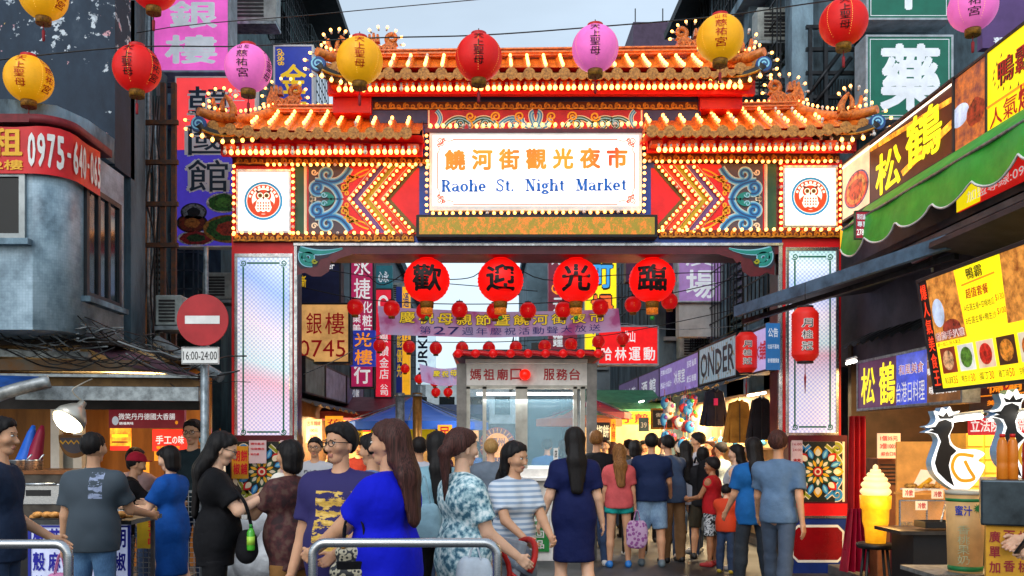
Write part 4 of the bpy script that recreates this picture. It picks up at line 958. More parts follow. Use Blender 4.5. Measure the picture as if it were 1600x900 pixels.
sign_front('restaurant_sign', 'tall red over blue Korean restaurant sign with dishes painted at its foot', 276, 122, 398, 384, 11.75, KB, WHITE, km, t=.15, fw=.02, extra=korea)
def floral(o, w, h):
    m = MB().use(YL)
    for k in range(3): m.ribbon(spiral(w*.12, h*(.93-.07*k), .004, .05, 1.4), .014, -.006); m.ribbon(spiral(w*.2, h*(.9-.06*k), .004, .035, 1.2, 2), .012, -.006)
    m.build('scrollwork', o)
sign_front('gold_shop_sign', 'deep blue sign board with one yellow character behind the gate roof', 430, 73, 487, 196, 14.2, M('royal_blue_face', '23348e', .4, var=.12, emit=0.4), WHITE, [('金', YL, .14, .22, .86, .6, 'h', .02), ('店', YL, .14, .66, .86, .98, 'h', .02)], t=.2, extra=floral)
GRN = M('medicine_green', '0e5c4a', .4, var=.12, emit=0.25)
def border(o, w, h):
    m = MB().use(PALE); e = .03
    m.ribbon([(e, e), (w-e, e), (w-e, h-e), (e, h-e)], .012, -.004, closed=True); m.build('border_line', o)
sign_front('pharmacy_sign', 'square dark green sign with one large pale character, upper right', 1356, 58, 1486, 184, 12.0, GRN, BOXG, [('藥', PALE, .14, .08, .88, .92, 'h', .03)], t=.35, extra=border)
sign_front('pharmacy_sign', 'dark green sign cut off by the top edge, above the medicine sign', 1357, -95, 1482, 28, 12.0, GRN, BOXG, [('中', PALE, .2, .1, .8, .9, 'h', .03)], t=.35, extra=border)
sign_front('purple_billboard', 'purple billboard leaning in at the top right corner behind the pink lantern', 1535, -90, 1700, 75, 9.6, M('billboard_purple', '5a3f78', .5, var=.15), None, [('歡迎', PALE, .1, .9, .5, .96)], t=.1)
# no entry sign on its pole
ne = thing('no_entry_sign', 'round red no entry sign above a white hours plate on a steel pole', 'traffic sign', (at(317, 0, 7.35).x, 7.35, 0)); zc = zz(500, 7.35)
MB().use(GALV).tube([(0, .05, 0), (0, .05, zc+.15)], .036, 12).build('pole', ne)
m = MB().use(M('sign_red_sheeting', 'b01420', .45, var=.15)).lathe([(.211, .012), (.213, 0), (.0, -.001)], 40, (0, 0, zc), Matrix.Rotation(R(90), 3, 'X')); m.build('disc', ne)
MB().use(WHITE).poly([(-.142, -.016, zc-.033), (.142, -.016, zc-.033), (.142, -.016, zc+.033), (-.142, -.016, zc+.033)]).build('bar', ne)
z2 = zz(556, 7.35); pl = MB().use(WHITE).box((-.016, -.01, z2), (.305, .02, .14)).build('hours_plate', ne)
m = MB().use(BLACK); m.ribbon([(-.163, z2-.064), (.131, z2-.064), (.131, z2+.064), (-.163, z2+.064)], .006, -.0225, closed=True); m.text('16:00-24:00', -.016, z2, .275, .07, -.0225, 0, .0); m.build('lettering', pl)
# right hand facade signs (plane x = 4.3)
def noodle(o, w, h):
    m = MB(); e = w*.02
    m.use(M('poster_cream', 'e8c8a0', .4, var=.2, sc=4, emit=0.50)).poly([(0, -.004, 0), (w*.3, -.004, 0), (w*.3, -.004, h), (0, -.004, h)])
    for k, (c_, s_) in enumerate((('4a4a7a', 1), ('d8402a', .92), ('e0863a', .78), ('c84a22', .55))):
        m.use(M('bowl_%s' % c_, c_, .4, var=.7, sc=14, emit=0.40)).poly([(w*.16+w*.135*s_*math.cos(a), -.007-.002*k, h*.38+h*.3*s_*math.sin(a)*(1.1 if math.sin(a) > 0 else 1)) for a in [2*PI*j/30 for j in range(30)]])
    m.use(M('warm_streak', 'f09a28', .4, var=.8, sc=8, emit=1.0, dirt='5a2408'))
    m.poly([(w*.31, -.006, h*.86), (w, -.006, h*.7), (w, -.006, h*.78), (w*.31, -.006, h*.95)]); m.poly([(w*.62, -.006, h*.1), (w, -.006, h*.34), (w, -.006, h*.46), (w*.6, -.006, h*.2)])
    m.use(M('neon_line', 'f8f0d8', .4, var=0, emit=1.2)).poly([(0, -.008, h*.93), (w, -.008, h*.93), (w, -.008, h*.965), (0, -.008, h*.965)])
    m.build('artwork', o)
YN = M('yellow_neon_letter', 'f0e020', .4, var=0, emit=.6)
def brush(o, w, h):
    noodle(o, w, h)
sign_right('eatery_sign', 'dark lit sign with noodle bowl picture and two yellow brush characters above the green awning', 1317, 1488, 4.27, 4.93, 4.3, M('dark_brown_face', '3a1614', .35, var=.3, sc=3, emit=0.42), FRAMED, [('松', YN, .36, .3, .6, .98, 'h', .02), ('鶴', YN, .64, .1, .93, .86, 'h', .02)], t=.2, extra=brush)
FOOD = M('fried_food_print', 'c06a2a', .45, var=.9, sc=9, emit=0.35, dirt='5a2a3a')
def chickpic(o, w, h):
    m = MB(); m.use(M('plate_print', 'b8c8e0', .4, var=.3, sc=6, emit=0.51)).poly([(w*.2+w*.3*math.cos(a), -.005, h*.5+h*.14*math.sin(a)) for a in [2*PI*j/20 for j in range(20)]])
    m.use(M('meat_print', '8a2e1c', .4, var=.8, sc=18, emit=0.51)).poly([(w*.7+w*.28*math.cos(a), -.006, h*.42+h*.16*math.sin(a)*(1+.1*math.sin(5*a))) for a in [2*PI*j/24 for j in range(24)]]); m.build('artwork', o)
sign_right('food_photo_sign', 'lit sign panel with a fried food photograph, between the dark and the yellow sign', 1491, 1541, 4.2, 4.93, 4.31, FOOD, FRAMED, [], t=.2, extra=chickpic)
YBOX = lit('lit_yellow_face', 'f2da14', .55)
def laurel(o, w, h):
    m = MB().use(INKK); cx, cz = w*.33, h*.66
    for s in (-1, 1):
        for k in range(9):
            a = R(270+s*(12+k*15)); x, z = cx+w*.27*math.cos(a), cz+h*.28*math.sin(a); m.poly([(x-.012, -.008, z-.02), (x+.014, -.008, z-.005), (x+.006, -.008, z+.028)])
    m.use(RL).ribbon(spiral(cx+.1, cz-.03, .015, .07, 1.3), .02, -.008); m.use(INKK).ribbon(spiral(cx+.18, cz+.05, .01, .05, 1.1), .02, -.009); m.use(ORL)
    m.poly([(0, -.006, h*.34), (w, -.006, h*.34), (w, -.006, h*.37), (0, -.006, h*.37)]); m.build('laurel', o)
sign_right('duck_shop_sign', 'lit yellow sign with laurel wreath and red characters at the right edge above the awning', 1543, 1760, 4.2, 4.93, 4.3, YBOX, FRAMED, [('鴨霸', INKK, .1, .2, .38, .5, 'h', .02), ('鴨霸', RL, .095, .195, .375, .495, 'h', .0), ('人', RL, .03, .7, .14, .92, 'h', .01), ('氣', RL, .15, .68, .27, .92, 'h', .01), ('爆', RL, .28, .64, .4, .94, 'h', .03), ('物', RL, .41, .68, .52, .92, 'h', .01)], t=.2, extra=laurel)
# green scalloped awning
ga = thing('green_awning', 'bright green fabric awning with scalloped white edge along the right shop fronts', 'awning', (4.3, 9.8, 0))
m = MB().use(M('green_awning_cloth', '25aa30', .5, var=.18, sc=5, bump=.3, bsc=9)); L_ = 5.6; n = 112; b0 = len(m.v)
def scal(t): return .13*abs(math.sin(t*PI*8.5))**.6
for i in range(n+1):
    t = i/n; y = -L_*t; wv = .008*math.sin(t*40)
    m.v += [(-.02, y-.35*(1-t)*0+.3, 4.25), (-.40+wv, y, 3.92+.01*math.sin(t*23)), (-.43+wv*1.6, y, 3.70-scal(t)), ]
for i in range(n):
    a = b0+3*i; m.face((a, a+3, a+4, a+1), True); m.face((a+1, a+4, a+5, a+2), True)
m.build('cloth', ga); m = MB().use(WHITE); m.tube([(-.43+.008*1.6*math.sin(i/n*40), -L_*i/n, 3.70-scal(i/n)) for i in range(n+1)], .011, 4).build('edging', ga); MB().use(GALV).tube([(-.4, .02, 3.925), (-.4, -L_, 3.925)], .016, 6).build('front_rail', ga)
sign_front('phone_placard', 'small crimson placard with white digits at the far end of the green awning', 1337, 331, 1358, 372, 9.2, M('crimson_placard', '9a1834', .5, var=.15, emit=0.26), GREENP, [('現切滷味', PALE, .08, .08, .92, .3), ('專賣', PALE, .1, .36, .9, .58), ('27837', WH, .06, .66, .94, .9)], t=.02, fw=.012)
sign_right('hotline_sign', 'red and yellow strip sign with a white hotline number under the green awning', 1495, 1700, 3.62, 3.86, 4.15, lit('lit_red_strip', 'd21c1c', .4), None, [('', YBOX, 0, 0, .22, 1, 'r'), ('加盟專線:093', WH, .1, .45, .62, .85, 'h', .0)], t=.1)
sign_front('yellow_pillar_strip', 'narrow yellow lit strip with red characters right of the right gate pillar', 1316, 357, 1330, 392, 10.2, lit('lit_amber_strip', 'f0a81a', .6), None, [('國際', RL, .1, .05, .9, .45, 'v'), ('美食', RL, .1, .5, .9, .95, 'v')], t=.06)
# lower right signs
PMAR = lit('lit_plum_face', '4a1440', .5, var=.3)
def tail_art(o, w, h):
    m = MB().use(M('neon_blue_patch', '3c50c8', .4, var=.3, emit=0.50)).poly([(w*.43, -.0025, 0), (w*.72, -.0025, 0), (w*.72, -.0025, h), (w*.43, -.0025, h)])
    m.use(M('neon_brown_patch', '8a5a2c', .4, var=.5, sc=3, emit=0.35)).poly([(w*.72, -.0025, 0), (w, -.0025, 0), (w, -.0025, h), (w*.72, -.0025, h)]); m.build('coloured_panels', o)
sign_right('eatery_sign', 'plum and blue lit sign with two big yellow characters under the corrugated eave', 1341, 1502, 1.98, 2.5, 4.3, PMAR, GALV, [('松', YN, .04, .12, .2, .92, 'h', .012), ('鶴', YN, .25, .08, .42, .96, 'h', .012), ('和風美食', WH, .46, .2, .7, .42, 'h', .03), ('和風美食', RL, .465, .21, .695, .41, 'h', .0), ('台港日料理', WH, .44, .55, .71, .95, 'h', .0), ('生魚片 握壽司', WH, .74, .1, .97, .24), ('咖哩飯 燴飯', WH, .74, .36, .97, .5), ('味噌湯 定食', WH, .74, .7, .97, .86)], t=.15, extra=tail_art)
def menu_art(o, w, h):
    m = MB(); yy = -.0065
    m.use(BLACK).poly([(0, -.003, 0), (w*.085, -.003, 0), (w*.085, -.003, h), (0, -.003, h)])
    m.use(M('red_orange_letter', 'e8401c', .5, var=0, emit=.5)).vtext('爆人氣美食王', w*.042, h*.98, h*.02, w*.065, yy, .01)
    m.use(M('chicken_print', 'd08a3a', .45, var=.8, sc=12, emit=0.45, dirt='7a3a10')).poly([(w*.085, -.004, h*.42), (w*.4, -.004, h*.42), (w*.37, -.004, h), (w*.085, -.004, h)])
    m.use(M('plate_print')).poly([(w*.16+w*.06*math.cos(a), -.0055, h*.68+h*.13*math.sin(a)) for a in [2*PI*j/20 for j in range(20)]]); m.use(M('meat_print')).poly([(w*.27+w*.09*math.cos(a), -.0055, h*.52+h*.08*math.sin(a)) for a in [2*PI*j/20 for j in range(20)]])
    m.use(M('chicken_print')).poly([(w*.76, -.004, h*.45), (w, -.004, h*.45), (w, -.004, h), (w*.78, -.004, h)])
    m.use(WH).text('香脆手扒雞', w*.24, h*.47, w*.29, h*.075, yy, 0, .03); m.use(RL).text('香脆手扒雞', w*.24, h*.47, w*.285, h*.07, yy-.002, 0, .0)
    m.use(INKK).text('鴨霸', w*.55, h*.93, w*.14, h*.1, yy, 0, .01); m.use(ORL).poly([(w*.42, -.005, h*.845), (w*.72, -.005, h*.865), (w*.72, -.005, h*.88), (w*.42, -.005, h*.86)])
    m.use(RL).text('超值套餐', w*.55, h*.77, w*.2, h*.085, yy, 0, .015)
    m.use(INKK).text('A任選主餐+甘梅地瓜', w*.55, h*.655, w*.27, h*.06, yy); m.text('B任選主餐+鴨生沙', w*.55, h*.545, w*.27, h*.06, yy); m.use(RL).text('$130', w*.73, h*.67, w*.07, h*.06, yy); m.text('$100', w*.73, h*.56, w*.07, h*.06, yy)
    m.use(INKK).text('選一加二 好人氣王', w*.22, h*.395, w*.24, h*.035, yy)
    for i, (c1, c2) in enumerate((('8a3418', 'e0a878'), ('e8e8e0', '5a8a2c'), ('f0d0b0', 'd02a18'), ('4a2a18', 'e08a2c'), ('e8d8b8', 'c86a20'))):
        x = w*(.115+i*.177); m.use(M('tile_%s' % c1, c1, .5, var=.2, emit=0.35)).poly([(x, -.005, h*.13), (x+w*.15, -.005, h*.13), (x+w*.15, -.005, h*.36), (x, -.005, h*.36)])
        m.use(M('tilefood_%s' % c2, c2, .5, var=.6, sc=22, emit=0.35)).poly([(x+w*.075+w*.055*math.cos(a), -.007, h*.245+h*.09*math.sin(a)) for a in [2*PI*j/18 for j in range(18)]])
    for i, (t_, p_) in enumerate((('黃瓜蘆薈', '35'), ('鴨生沙', '30'), ('蛋丁', '30'), ('雞丁球', '50'), ('甘梅地瓜', '45'))):
        x = w*(.165+i*.168); m.use(INKK).text(t_, x, h*.065, w*.085, h*.06, yy); m.use(RL).text(p_, x+w*.066, h*.065, w*.04, h*.07, yy)
    m.build('menu_print', o)
dl, dr = side_d(1462, 3.6), side_d(1640, 3.6)
mn = sign('menu_board', 'large tilted yellow menu board with food photos and prices, lit, at the right edge', (3.6, dl, 2.02), dl-dr, .86, R(-90), lit('lit_menu_yellow', 'f4dc10', .62, var=.04), FRAMED, [], t=.1, extra=menu_art); mn.rotation_euler = (R(9), 0, R(-90))
LRED = lit('lit_banner_red', 'c8202a', .35)
sign_right('red_food_banner', 'small red banner with white characters behind the cut-out fowl signs', 1512, 1660, 1.66, 1.84, 4.6, LRED, None, [('立法院', WH, .04, .15, .4, .85), ('國際美食店', WH, .45, .15, .97, .85)], t=.03)
sign_right('gold_emblem_sign', 'black lit sign with gold laurel and characters under the strip lights', 1515, 1680, 1.88, 2.28, 4.62, lit('lit_black_brown', '2a1610', .3, var=.5), None, [('鴨霸', ORL, .2, .2, .55, .6, 'h', .02), ('美食王國', ORL, .2, .75, .55, .88)], t=.05, extra=laurel)
# seen through the gate, left stack
sign_front('jewellers_sign', 'tan sign with red characters and digits just inside the left pillar', 462, 476, 544, 565, 14, M('tan_sign_face', 'b98a50', .45, var=.3, sc=3, emit=0.6), FRAMED, [('銀', RL, .2, .14, .5, .52, 'h', .005), ('樓', RL, .56, .14, .93, .52, 'h', .005), ('0745', RL, .06, .62, .95, .92, 'h', -.0)], t=.3)
sign_front('navy_billboard', 'plain dark navy billboard behind the tan sign', 470, 412, 530, 474, 15, M('navy_sign_face', '15244e', .5, var=.2), FRAMED, [('新', YL, .02, .3, .14, .6), ('er', WH, .7, .02, .88, .14)], t=.3)
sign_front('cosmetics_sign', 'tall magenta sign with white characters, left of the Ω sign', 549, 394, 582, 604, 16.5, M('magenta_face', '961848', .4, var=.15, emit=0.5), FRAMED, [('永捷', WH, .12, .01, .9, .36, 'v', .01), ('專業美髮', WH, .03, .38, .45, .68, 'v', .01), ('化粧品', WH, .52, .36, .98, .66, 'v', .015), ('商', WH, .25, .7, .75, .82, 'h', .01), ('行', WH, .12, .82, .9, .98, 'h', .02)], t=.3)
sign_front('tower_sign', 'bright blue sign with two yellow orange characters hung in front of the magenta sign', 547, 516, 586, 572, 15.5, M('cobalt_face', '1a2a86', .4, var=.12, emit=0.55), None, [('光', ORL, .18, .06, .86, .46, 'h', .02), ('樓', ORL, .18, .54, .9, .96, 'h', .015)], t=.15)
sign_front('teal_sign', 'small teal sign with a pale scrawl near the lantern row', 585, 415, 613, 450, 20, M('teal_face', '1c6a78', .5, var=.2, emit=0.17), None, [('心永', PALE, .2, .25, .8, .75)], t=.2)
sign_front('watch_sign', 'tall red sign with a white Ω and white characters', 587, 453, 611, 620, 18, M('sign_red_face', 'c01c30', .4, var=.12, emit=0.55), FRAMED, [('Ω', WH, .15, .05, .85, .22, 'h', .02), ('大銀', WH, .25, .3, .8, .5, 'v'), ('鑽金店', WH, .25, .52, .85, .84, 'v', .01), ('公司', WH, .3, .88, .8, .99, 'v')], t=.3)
sign_front('phone_shop_sign', 'tall yellow and blue striped sign beside the red Ω sign', 619, 448, 640, 616, 22, M('amber_face', 'e0a01c', .45, var=.15, emit=0.5), None, [('', BL, 0, 0, .45, 1, 'r'), ('新能優先', YL, .05, .3, .42, .85, 'v', .01), ('通訊行', BL, .52, .05, .95, .5, 'v', .01)], t=.3)
sign_front('shoe_shop_sign', 'white vertical sign with blue capitals left of the service booth', 650, 490, 680, 600, 24, M('pale_blue_face', 'b8d4e4', .45, var=.12, emit=0.5), None, [], t=.3, extra=lambda o, w, h: [MB().use(BL).text('BURKEN', 0, 0, h*.86, w*.5, 0, 0, .02, tf=lambda p: Vector((w*.35-p.z, -.004, h*.5+p.x))).build('lettering', o)])
# right stack
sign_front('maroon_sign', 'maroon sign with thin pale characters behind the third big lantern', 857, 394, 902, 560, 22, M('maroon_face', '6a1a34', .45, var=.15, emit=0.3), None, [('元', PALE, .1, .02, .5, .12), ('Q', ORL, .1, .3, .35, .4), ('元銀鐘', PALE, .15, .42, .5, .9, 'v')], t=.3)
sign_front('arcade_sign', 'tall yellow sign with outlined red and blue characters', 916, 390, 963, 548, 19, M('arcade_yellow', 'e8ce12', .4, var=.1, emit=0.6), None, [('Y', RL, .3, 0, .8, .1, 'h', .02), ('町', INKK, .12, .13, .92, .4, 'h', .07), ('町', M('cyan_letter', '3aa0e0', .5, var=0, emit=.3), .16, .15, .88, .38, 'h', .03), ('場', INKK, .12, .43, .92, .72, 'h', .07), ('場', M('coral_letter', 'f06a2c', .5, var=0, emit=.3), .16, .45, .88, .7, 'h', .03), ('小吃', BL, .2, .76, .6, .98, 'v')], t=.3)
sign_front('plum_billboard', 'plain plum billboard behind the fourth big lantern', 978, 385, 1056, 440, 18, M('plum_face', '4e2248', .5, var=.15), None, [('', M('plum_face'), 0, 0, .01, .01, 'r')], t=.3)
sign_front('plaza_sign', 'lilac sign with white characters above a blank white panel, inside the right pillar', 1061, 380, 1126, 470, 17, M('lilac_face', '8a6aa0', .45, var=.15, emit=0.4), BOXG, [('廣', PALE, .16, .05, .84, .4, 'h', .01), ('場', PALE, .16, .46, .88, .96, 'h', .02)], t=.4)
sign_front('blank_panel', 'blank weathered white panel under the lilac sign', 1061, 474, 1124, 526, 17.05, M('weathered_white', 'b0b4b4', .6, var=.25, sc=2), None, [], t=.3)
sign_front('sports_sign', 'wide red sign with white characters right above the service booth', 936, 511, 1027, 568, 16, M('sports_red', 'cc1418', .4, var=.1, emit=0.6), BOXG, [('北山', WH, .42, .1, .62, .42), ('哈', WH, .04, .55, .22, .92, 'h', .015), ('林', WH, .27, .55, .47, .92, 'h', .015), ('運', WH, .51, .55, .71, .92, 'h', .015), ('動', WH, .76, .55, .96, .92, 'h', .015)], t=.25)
# shop sign strips, right side of the street (plane x = 3.55)
XR = 3.55
SP = [(967, 997, '3c2c50', [('夜市小吃', PALE, .1, .3, .9, .7)], 'small pink violet sign strip farthest along the right shop row'), (998, 1030, '4a3a62', [('酒 館', PALE, .15, .25, .85, .8)], 'grey violet sign strip with two pale characters'), (1031, 1091, '6a5692', [('冰果室', PALE, .42, .3, .7, .75), ('芒果冰 紅豆冰', PALE, .04, .12, .36, .3), ('西瓜汁 木瓜汁', PALE, .04, .55, .36, .75), ('豆花 仙草', PALE, .76, .15, .97, .35), ('愛玉 粉圓', PALE, .76, .6, .97, .8)], 'lilac sign strip with small white menu columns')]
for a, b_, c_, mk, lb_ in SP: sign_right('shop_sign', lb_, a, b_, 2.52, 3.1, XR, M('strip_%s' % c_, c_, .4, var=.15, emit=.6), FRAMED, mk, t=.2)
def corr(nt, co):
    w = N(nt, 'TexWave', Scale=2.6, Distortion=2, Detail=3, Vector=co, bands_direction='X'); n = N(nt, 'TexNoise', Scale=7, Detail=5, Vector=co)
    a = ramp(nt, w.outputs['Fac'], [(0, '8ab0c4'), (.8, 'b8d4e0'), (1, '5a7484')]); mk_ = ramp(nt, n.outputs['Fac'], [(.6, '000000'), (.64, 'ffffff')]); mm = N(nt, 'Mix', data_type='RGBA'); nt.links.new(mk_, mm.inputs[0]); nt.links.new(a, mm.inputs[6]); mm.inputs[7].default_value = (*s2l('7a6a3a'), 1); return mm.outputs[2]
sign_right('shop_sign', 'peeling pale blue plank sign with dark capitals beside the red cylinder lantern', 1093, 1150, 2.55, 3.12, XR, node_mat('peeling_blue_boards', corr, .6, emit=0.20), FRAMED, [('ONDER', M('dull_grey_letter', '4a5a66', .6, var=.2), .04, .15, .96, .85)], t=.2)
sign_right('shop_sign', 'pale violet sign with red seal characters right of the cylinder lantern', 1174, 1200, 2.52, 3.05, XR, M('pale_violet_face', 'a098c8', .4, var=.1, emit=0.51), FRAMED, [('冰舖', RL, .1, .3, .9, .75)], t=.2)
# left side strips (plane x = -2.7)
for a, b_, c_, lb_ in ((477, 507, '55625e', 'mossy grey sign box glowing at its foot, inside the left pillar'), (509, 540, '6e7086', 'grey lilac sign box with faded stripes'), (542, 568, '4a4468', 'dull violet sign box farthest along the left row')):
    sign_left('shop_sign', lb_, a, b_, 2.35, 2.85, -2.7, M('strip_%s' % c_, c_, .5, var=.35, sc=4, emit=0.17), FRAMED, [('小館', PALE, .3, .3, .7, .7)] if c_ == '4a4468' else [], t=.25)
sign_front('blue_wall_plate', 'light blue plate with white text on the inner side of the right pillar', 1197, 505, 1219, 578, 10.7, M('plate_blue', '2a6aa8', .4, var=.1, emit=0.26), None, [('公告', PALE, .15, .1, .85, .3), ('垃圾不落地', PALE, .1, .45, .9, .55), ('夜市管理委員會', PALE, .1, .75, .9, .85)], t=.02)
# banners over the street
def banner(name, lab, x0, x1, yt0, yt1, yb0, yb1, d, rows, group=None):
    p = at((x0+x1)/2, 690, d); o = thing(name, lab, 'banner', (p.x, d, 0), 0, group); px = lambda x, y: at(x, y, d)
    def mt(nt, co):
        n = N(nt, 'TexNoise', Scale=2.2, Detail=5, Vector=co); return ramp(nt, n.outputs['Fac'], [(.4, 'c4b8e4'), (.54, 'd0a8d8'), (.62, 'b85a9a')])
    m = MB().use(node_mat('pink_banner_cloth', mt, .6, emit=0.14)); n = 24; b0 = len(m.v)
    for i in range(n+1):
        t = i/n; sag = 7*math.sin(PI*t); q = px(x0+(x1-x0)*t, yt0+(yt1-yt0)*t+sag); r = px(x0+4+(x1+4-x0-4)*t, yb0+(yb1-yb0)*t+sag); m.v += [(q.x-p.x, .02*math.sin(t*17), q.z), (r.x-p.x, .03*math.sin(t*17+.5), r.z)]
    for i in range(n): m.face((b0+2*i, b0+2*i+2, b0+2*i+3, b0+2*i+1), True)
    m.build('cloth', o); m = MB()
    for s_, ma, ua, ub, va, vb, bd in rows:
        for j, ch in enumerate(s_):
            if ch == ' ': continue
            t = ua+(ub-ua)*(j+.5)/len(s_); sag = 7*math.sin(PI*t); X = x0+(x1-x0)*t; yt = yt0+(yt1-yt0)*t+sag; yb = yb0+(yb1-yb0)*t+sag; q = px(X, yt+(yb-yt)*(va+vb)/2)
            w_ = (ub-ua)/len(s_)*(x1-x0)*.8*d/F; m.use(ma).text(ch, q.x-p.x, q.z, w_*(1+bd*2), (vb-va)*(yb-yt)*d/F*(1+bd*2), -.045-(.004 if bd <= .011 else 0), 0, bd)
    m.build('lettering', o); return o
YK = M('banner_yellow', 'f2dc3a', .5, var=0, emit=0.26); IK = M('banner_ink', '2c3a5e', .5, var=0)
banner('festival_banner', 'long pale pink banner with yellow characters strung across the street under the big lanterns', 590, 966, 478, 482, 522, 518, 12.4, [('慶祝母親節暨饒河街夜市', IK, .085, .95, .14, .56, .05), ('慶祝母親節暨饒河街夜市', YK, .085, .95, .15, .55, .01), ('第27週年慶祝活動聲大放送', BL, .17, .93, .64, .93, .0)])
banner('festival_banner', 'shorter pink banner lower down beyond the stove pipes', 655, 730, 568, 570, 596, 596, 17.5, [('慶祝母親', IK, .28, .98, .14, .5, .05), ('慶祝母親', YK, .28, .98, .15, .49, .01)])
# ------------------------------------------------------------------ paper lanterns
TASS = M('red_tassel', '8a1420', .7, var=.2); FRINGE = M('gold_fringe', '9a6a18', .6, var=.5, sc=60); DASH = M('gold_dash', 'f0c050', .4, var=0, emit=.5)
def lantern(name, lab, p, r, mt, texts=(), asp=.93, cap=.33, fringe=True, tassel=True, group=None, seg=28, rings=24, dash=True, top=REDP, cat='lantern', capmat=None, seam=True):
    o = thing(name, lab, cat, p, 0, group); hz = r*asp; m = MB().use(mt); prof = []
    def rad(z): return r*math.sqrt(max(0, 1-(z/hz)**2*(1-cap*cap)))
    for k in range(rings*2+1):
        z = -hz+2*hz*k/(rings*2); prof.append((rad(z)*(1 if k % 2 else .968), z))
    m.lathe(prof, seg)
    if dash:
        m.use(DASH)
        for a in range(6):
            a_ = a*PI/3+.5
            for k in range(2, rings-2):
                z = -hz+2*hz*(k+.25)/rings; q = rad(z)+.002; m.poly([(q*math.cos(a_+s*.008), q*math.sin(a_+s*.008), z+dz*hz/rings*.5) for s, dz in ((-1, -1), (1, -1), (1, 1), (-1, 1))])
    m.build('paper_shade', o)
    m = MB().use(capmat or top); m.lathe([(r*cap*.95, hz*.96), (r*cap*1.02, hz*1.0), (r*cap*1.02, hz*1.12), (r*cap*.9, hz*1.13)], 16); m.use(CABLE).tube([(0, 0, hz*1.1), (0, 0, hz*1.35)], .004, 4); m.build('top_cap', o)
    if fringe:
        m = MB().use(FRINGE).lathe([(r*cap*.95, -hz*.96), (r*cap, -hz*1.04), (r*cap*.95, -hz*1.3)], 16); m.build('fringe', o)
    if tassel:
        m = MB().use(TASS).tube([(0, 0, -hz*1.25), (0, 0, -hz*1.6)], .004, 4).lathe([(.004, -hz*1.55), (.014, -hz*1.62), (.012, -hz*2.05), (.008, -hz*2.08)], 8); m.build('tassel', o)
    if texts:
        m = MB()
        for s_, ma, yaw, w, zt, zb, bd in texts:
            a0 = R(yaw)-math.atan2(p.x, p.y); tf = lambda q: (lambda a, rr: Vector((rr*math.sin(a), -rr*math.cos(a), q.z)))(a0+q.x/max(rad(q.z), r*.4), rad(q.z)+.004-q.y)
            m.use(ma)
            if s_.startswith('2:'): m.text(s_[2], w*.55, (zt+zb)/2, w*.7, zt-zb, 0, 0, bd, tf); m.text(s_[3], -w*.55, (zt+zb)/2, w*.7, zt-zb, 0, 0, bd, tf)
            else: m.vtext(s_, 0, zt, zb, w, 0, bd, tf, .16)
        m.build('lettering', o)
    return o
PY = M('yellow_lantern_paper', 'eaa60c', .5, var=.1, sc=6, emit=.22); PR = M('red_lantern_paper', 'd0120e', .5, var=.1, sc=6, emit=.22); PP = M('pink_lantern_paper', 'ea6fc0', .5, var=.1, sc=6, emit=.25)
INKB = M('lantern_black_ink', '100c10', .6, var=0); INKR = M('lantern_red_ink', 'b81008', .6, var=0)
A = lambda ink, yaw: [('天上聖母', ink, yaw, .085, .16, -.13, .004)]
B = lambda ink, yaw: [('2:松山', ink, yaw, .055, .155, .10, .01), ('慈祐宮', ink, yaw, .095, .09, -.14, .005)]
for px, py, mt, tx, lab in ((45, 124, PY, A(INKR, -22)+B(INKR, 52), 'yellow paper lantern with red characters, lowest at the far left'), (214, 108, PR, A(INKB, -24)+B(INKB, 50), 'red paper lantern with black characters hanging beside the pink sign'), (388, 107, PP, B(INKB, -16)+A(INKB, 60), 'pink paper lantern in front of the red and blue restaurant sign'), (562, 95, PY, A(INKR, 0), 'yellow paper lantern over the left end of the top roof'), (748, 90, PR, A(INKB, 0), 'red paper lantern hanging before the middle of the top roof'), (930, 76, PP, A(INKB, 0), 'pink paper lantern hanging before the top roof against the sky'), (1125, 60, PY, B(INKR, 3), 'yellow paper lantern over the right end of the top roof'), (1318, 35, PR, A(INKB, 4), 'red paper lantern left of the green medicine sign'), (1520, 12, PP, B(INKB, 4), 'pink paper lantern cut by the top edge at the right'), (68, -6, PY, B(INKR, 48), 'yellow paper lantern cut by the top edge at the left'), (240, -22, PR, A(INKB, 10), 'red paper lantern cut by the top edge above the pink sign')):
    lantern('paper_lantern', lab, at(px, py, 7.8+.05*random.random()), .203, mt, tx, group='round paper lanterns strung in front of the gate')
def wire(pts, d, lab, r=.006, mt=CABLE, sag=0, group='wires strung across the street'):
    q = [at(x, y, d if not hasattr(d, '__len__') else d[0]+(d[1]-d[0])*i/(len(pts)-1)) for i, (x, y) in enumerate(pts)]; tag(MB().use(mt).tube(smooth_path(q, 5), r, 5).build('wire'), lab, 'wire', group)
wire([(-60, 102), (45, 88), (214, 73), (388, 72), (562, 60), (748, 55), (930, 42), (1125, 25), (1318, -2), (1520, -25), (1640, -38)], 7.82, 'dark wire that carries the row of round paper lanterns')
wire([(-40, -22), (68, -42), (240, -58), (420, -70)], 7.84, 'wire above the two lanterns cut by the top edge')
wire([(-20, 130), (210, 52), (500, 22), (800, -6), (900, -20)], 9.5, 'thin wire crossing the sky high above the left roof', .005); wire([(-20, 10), (150, 4), (260, -4)], 9.2, 'pale wire at the top left corner', .005, GALV)
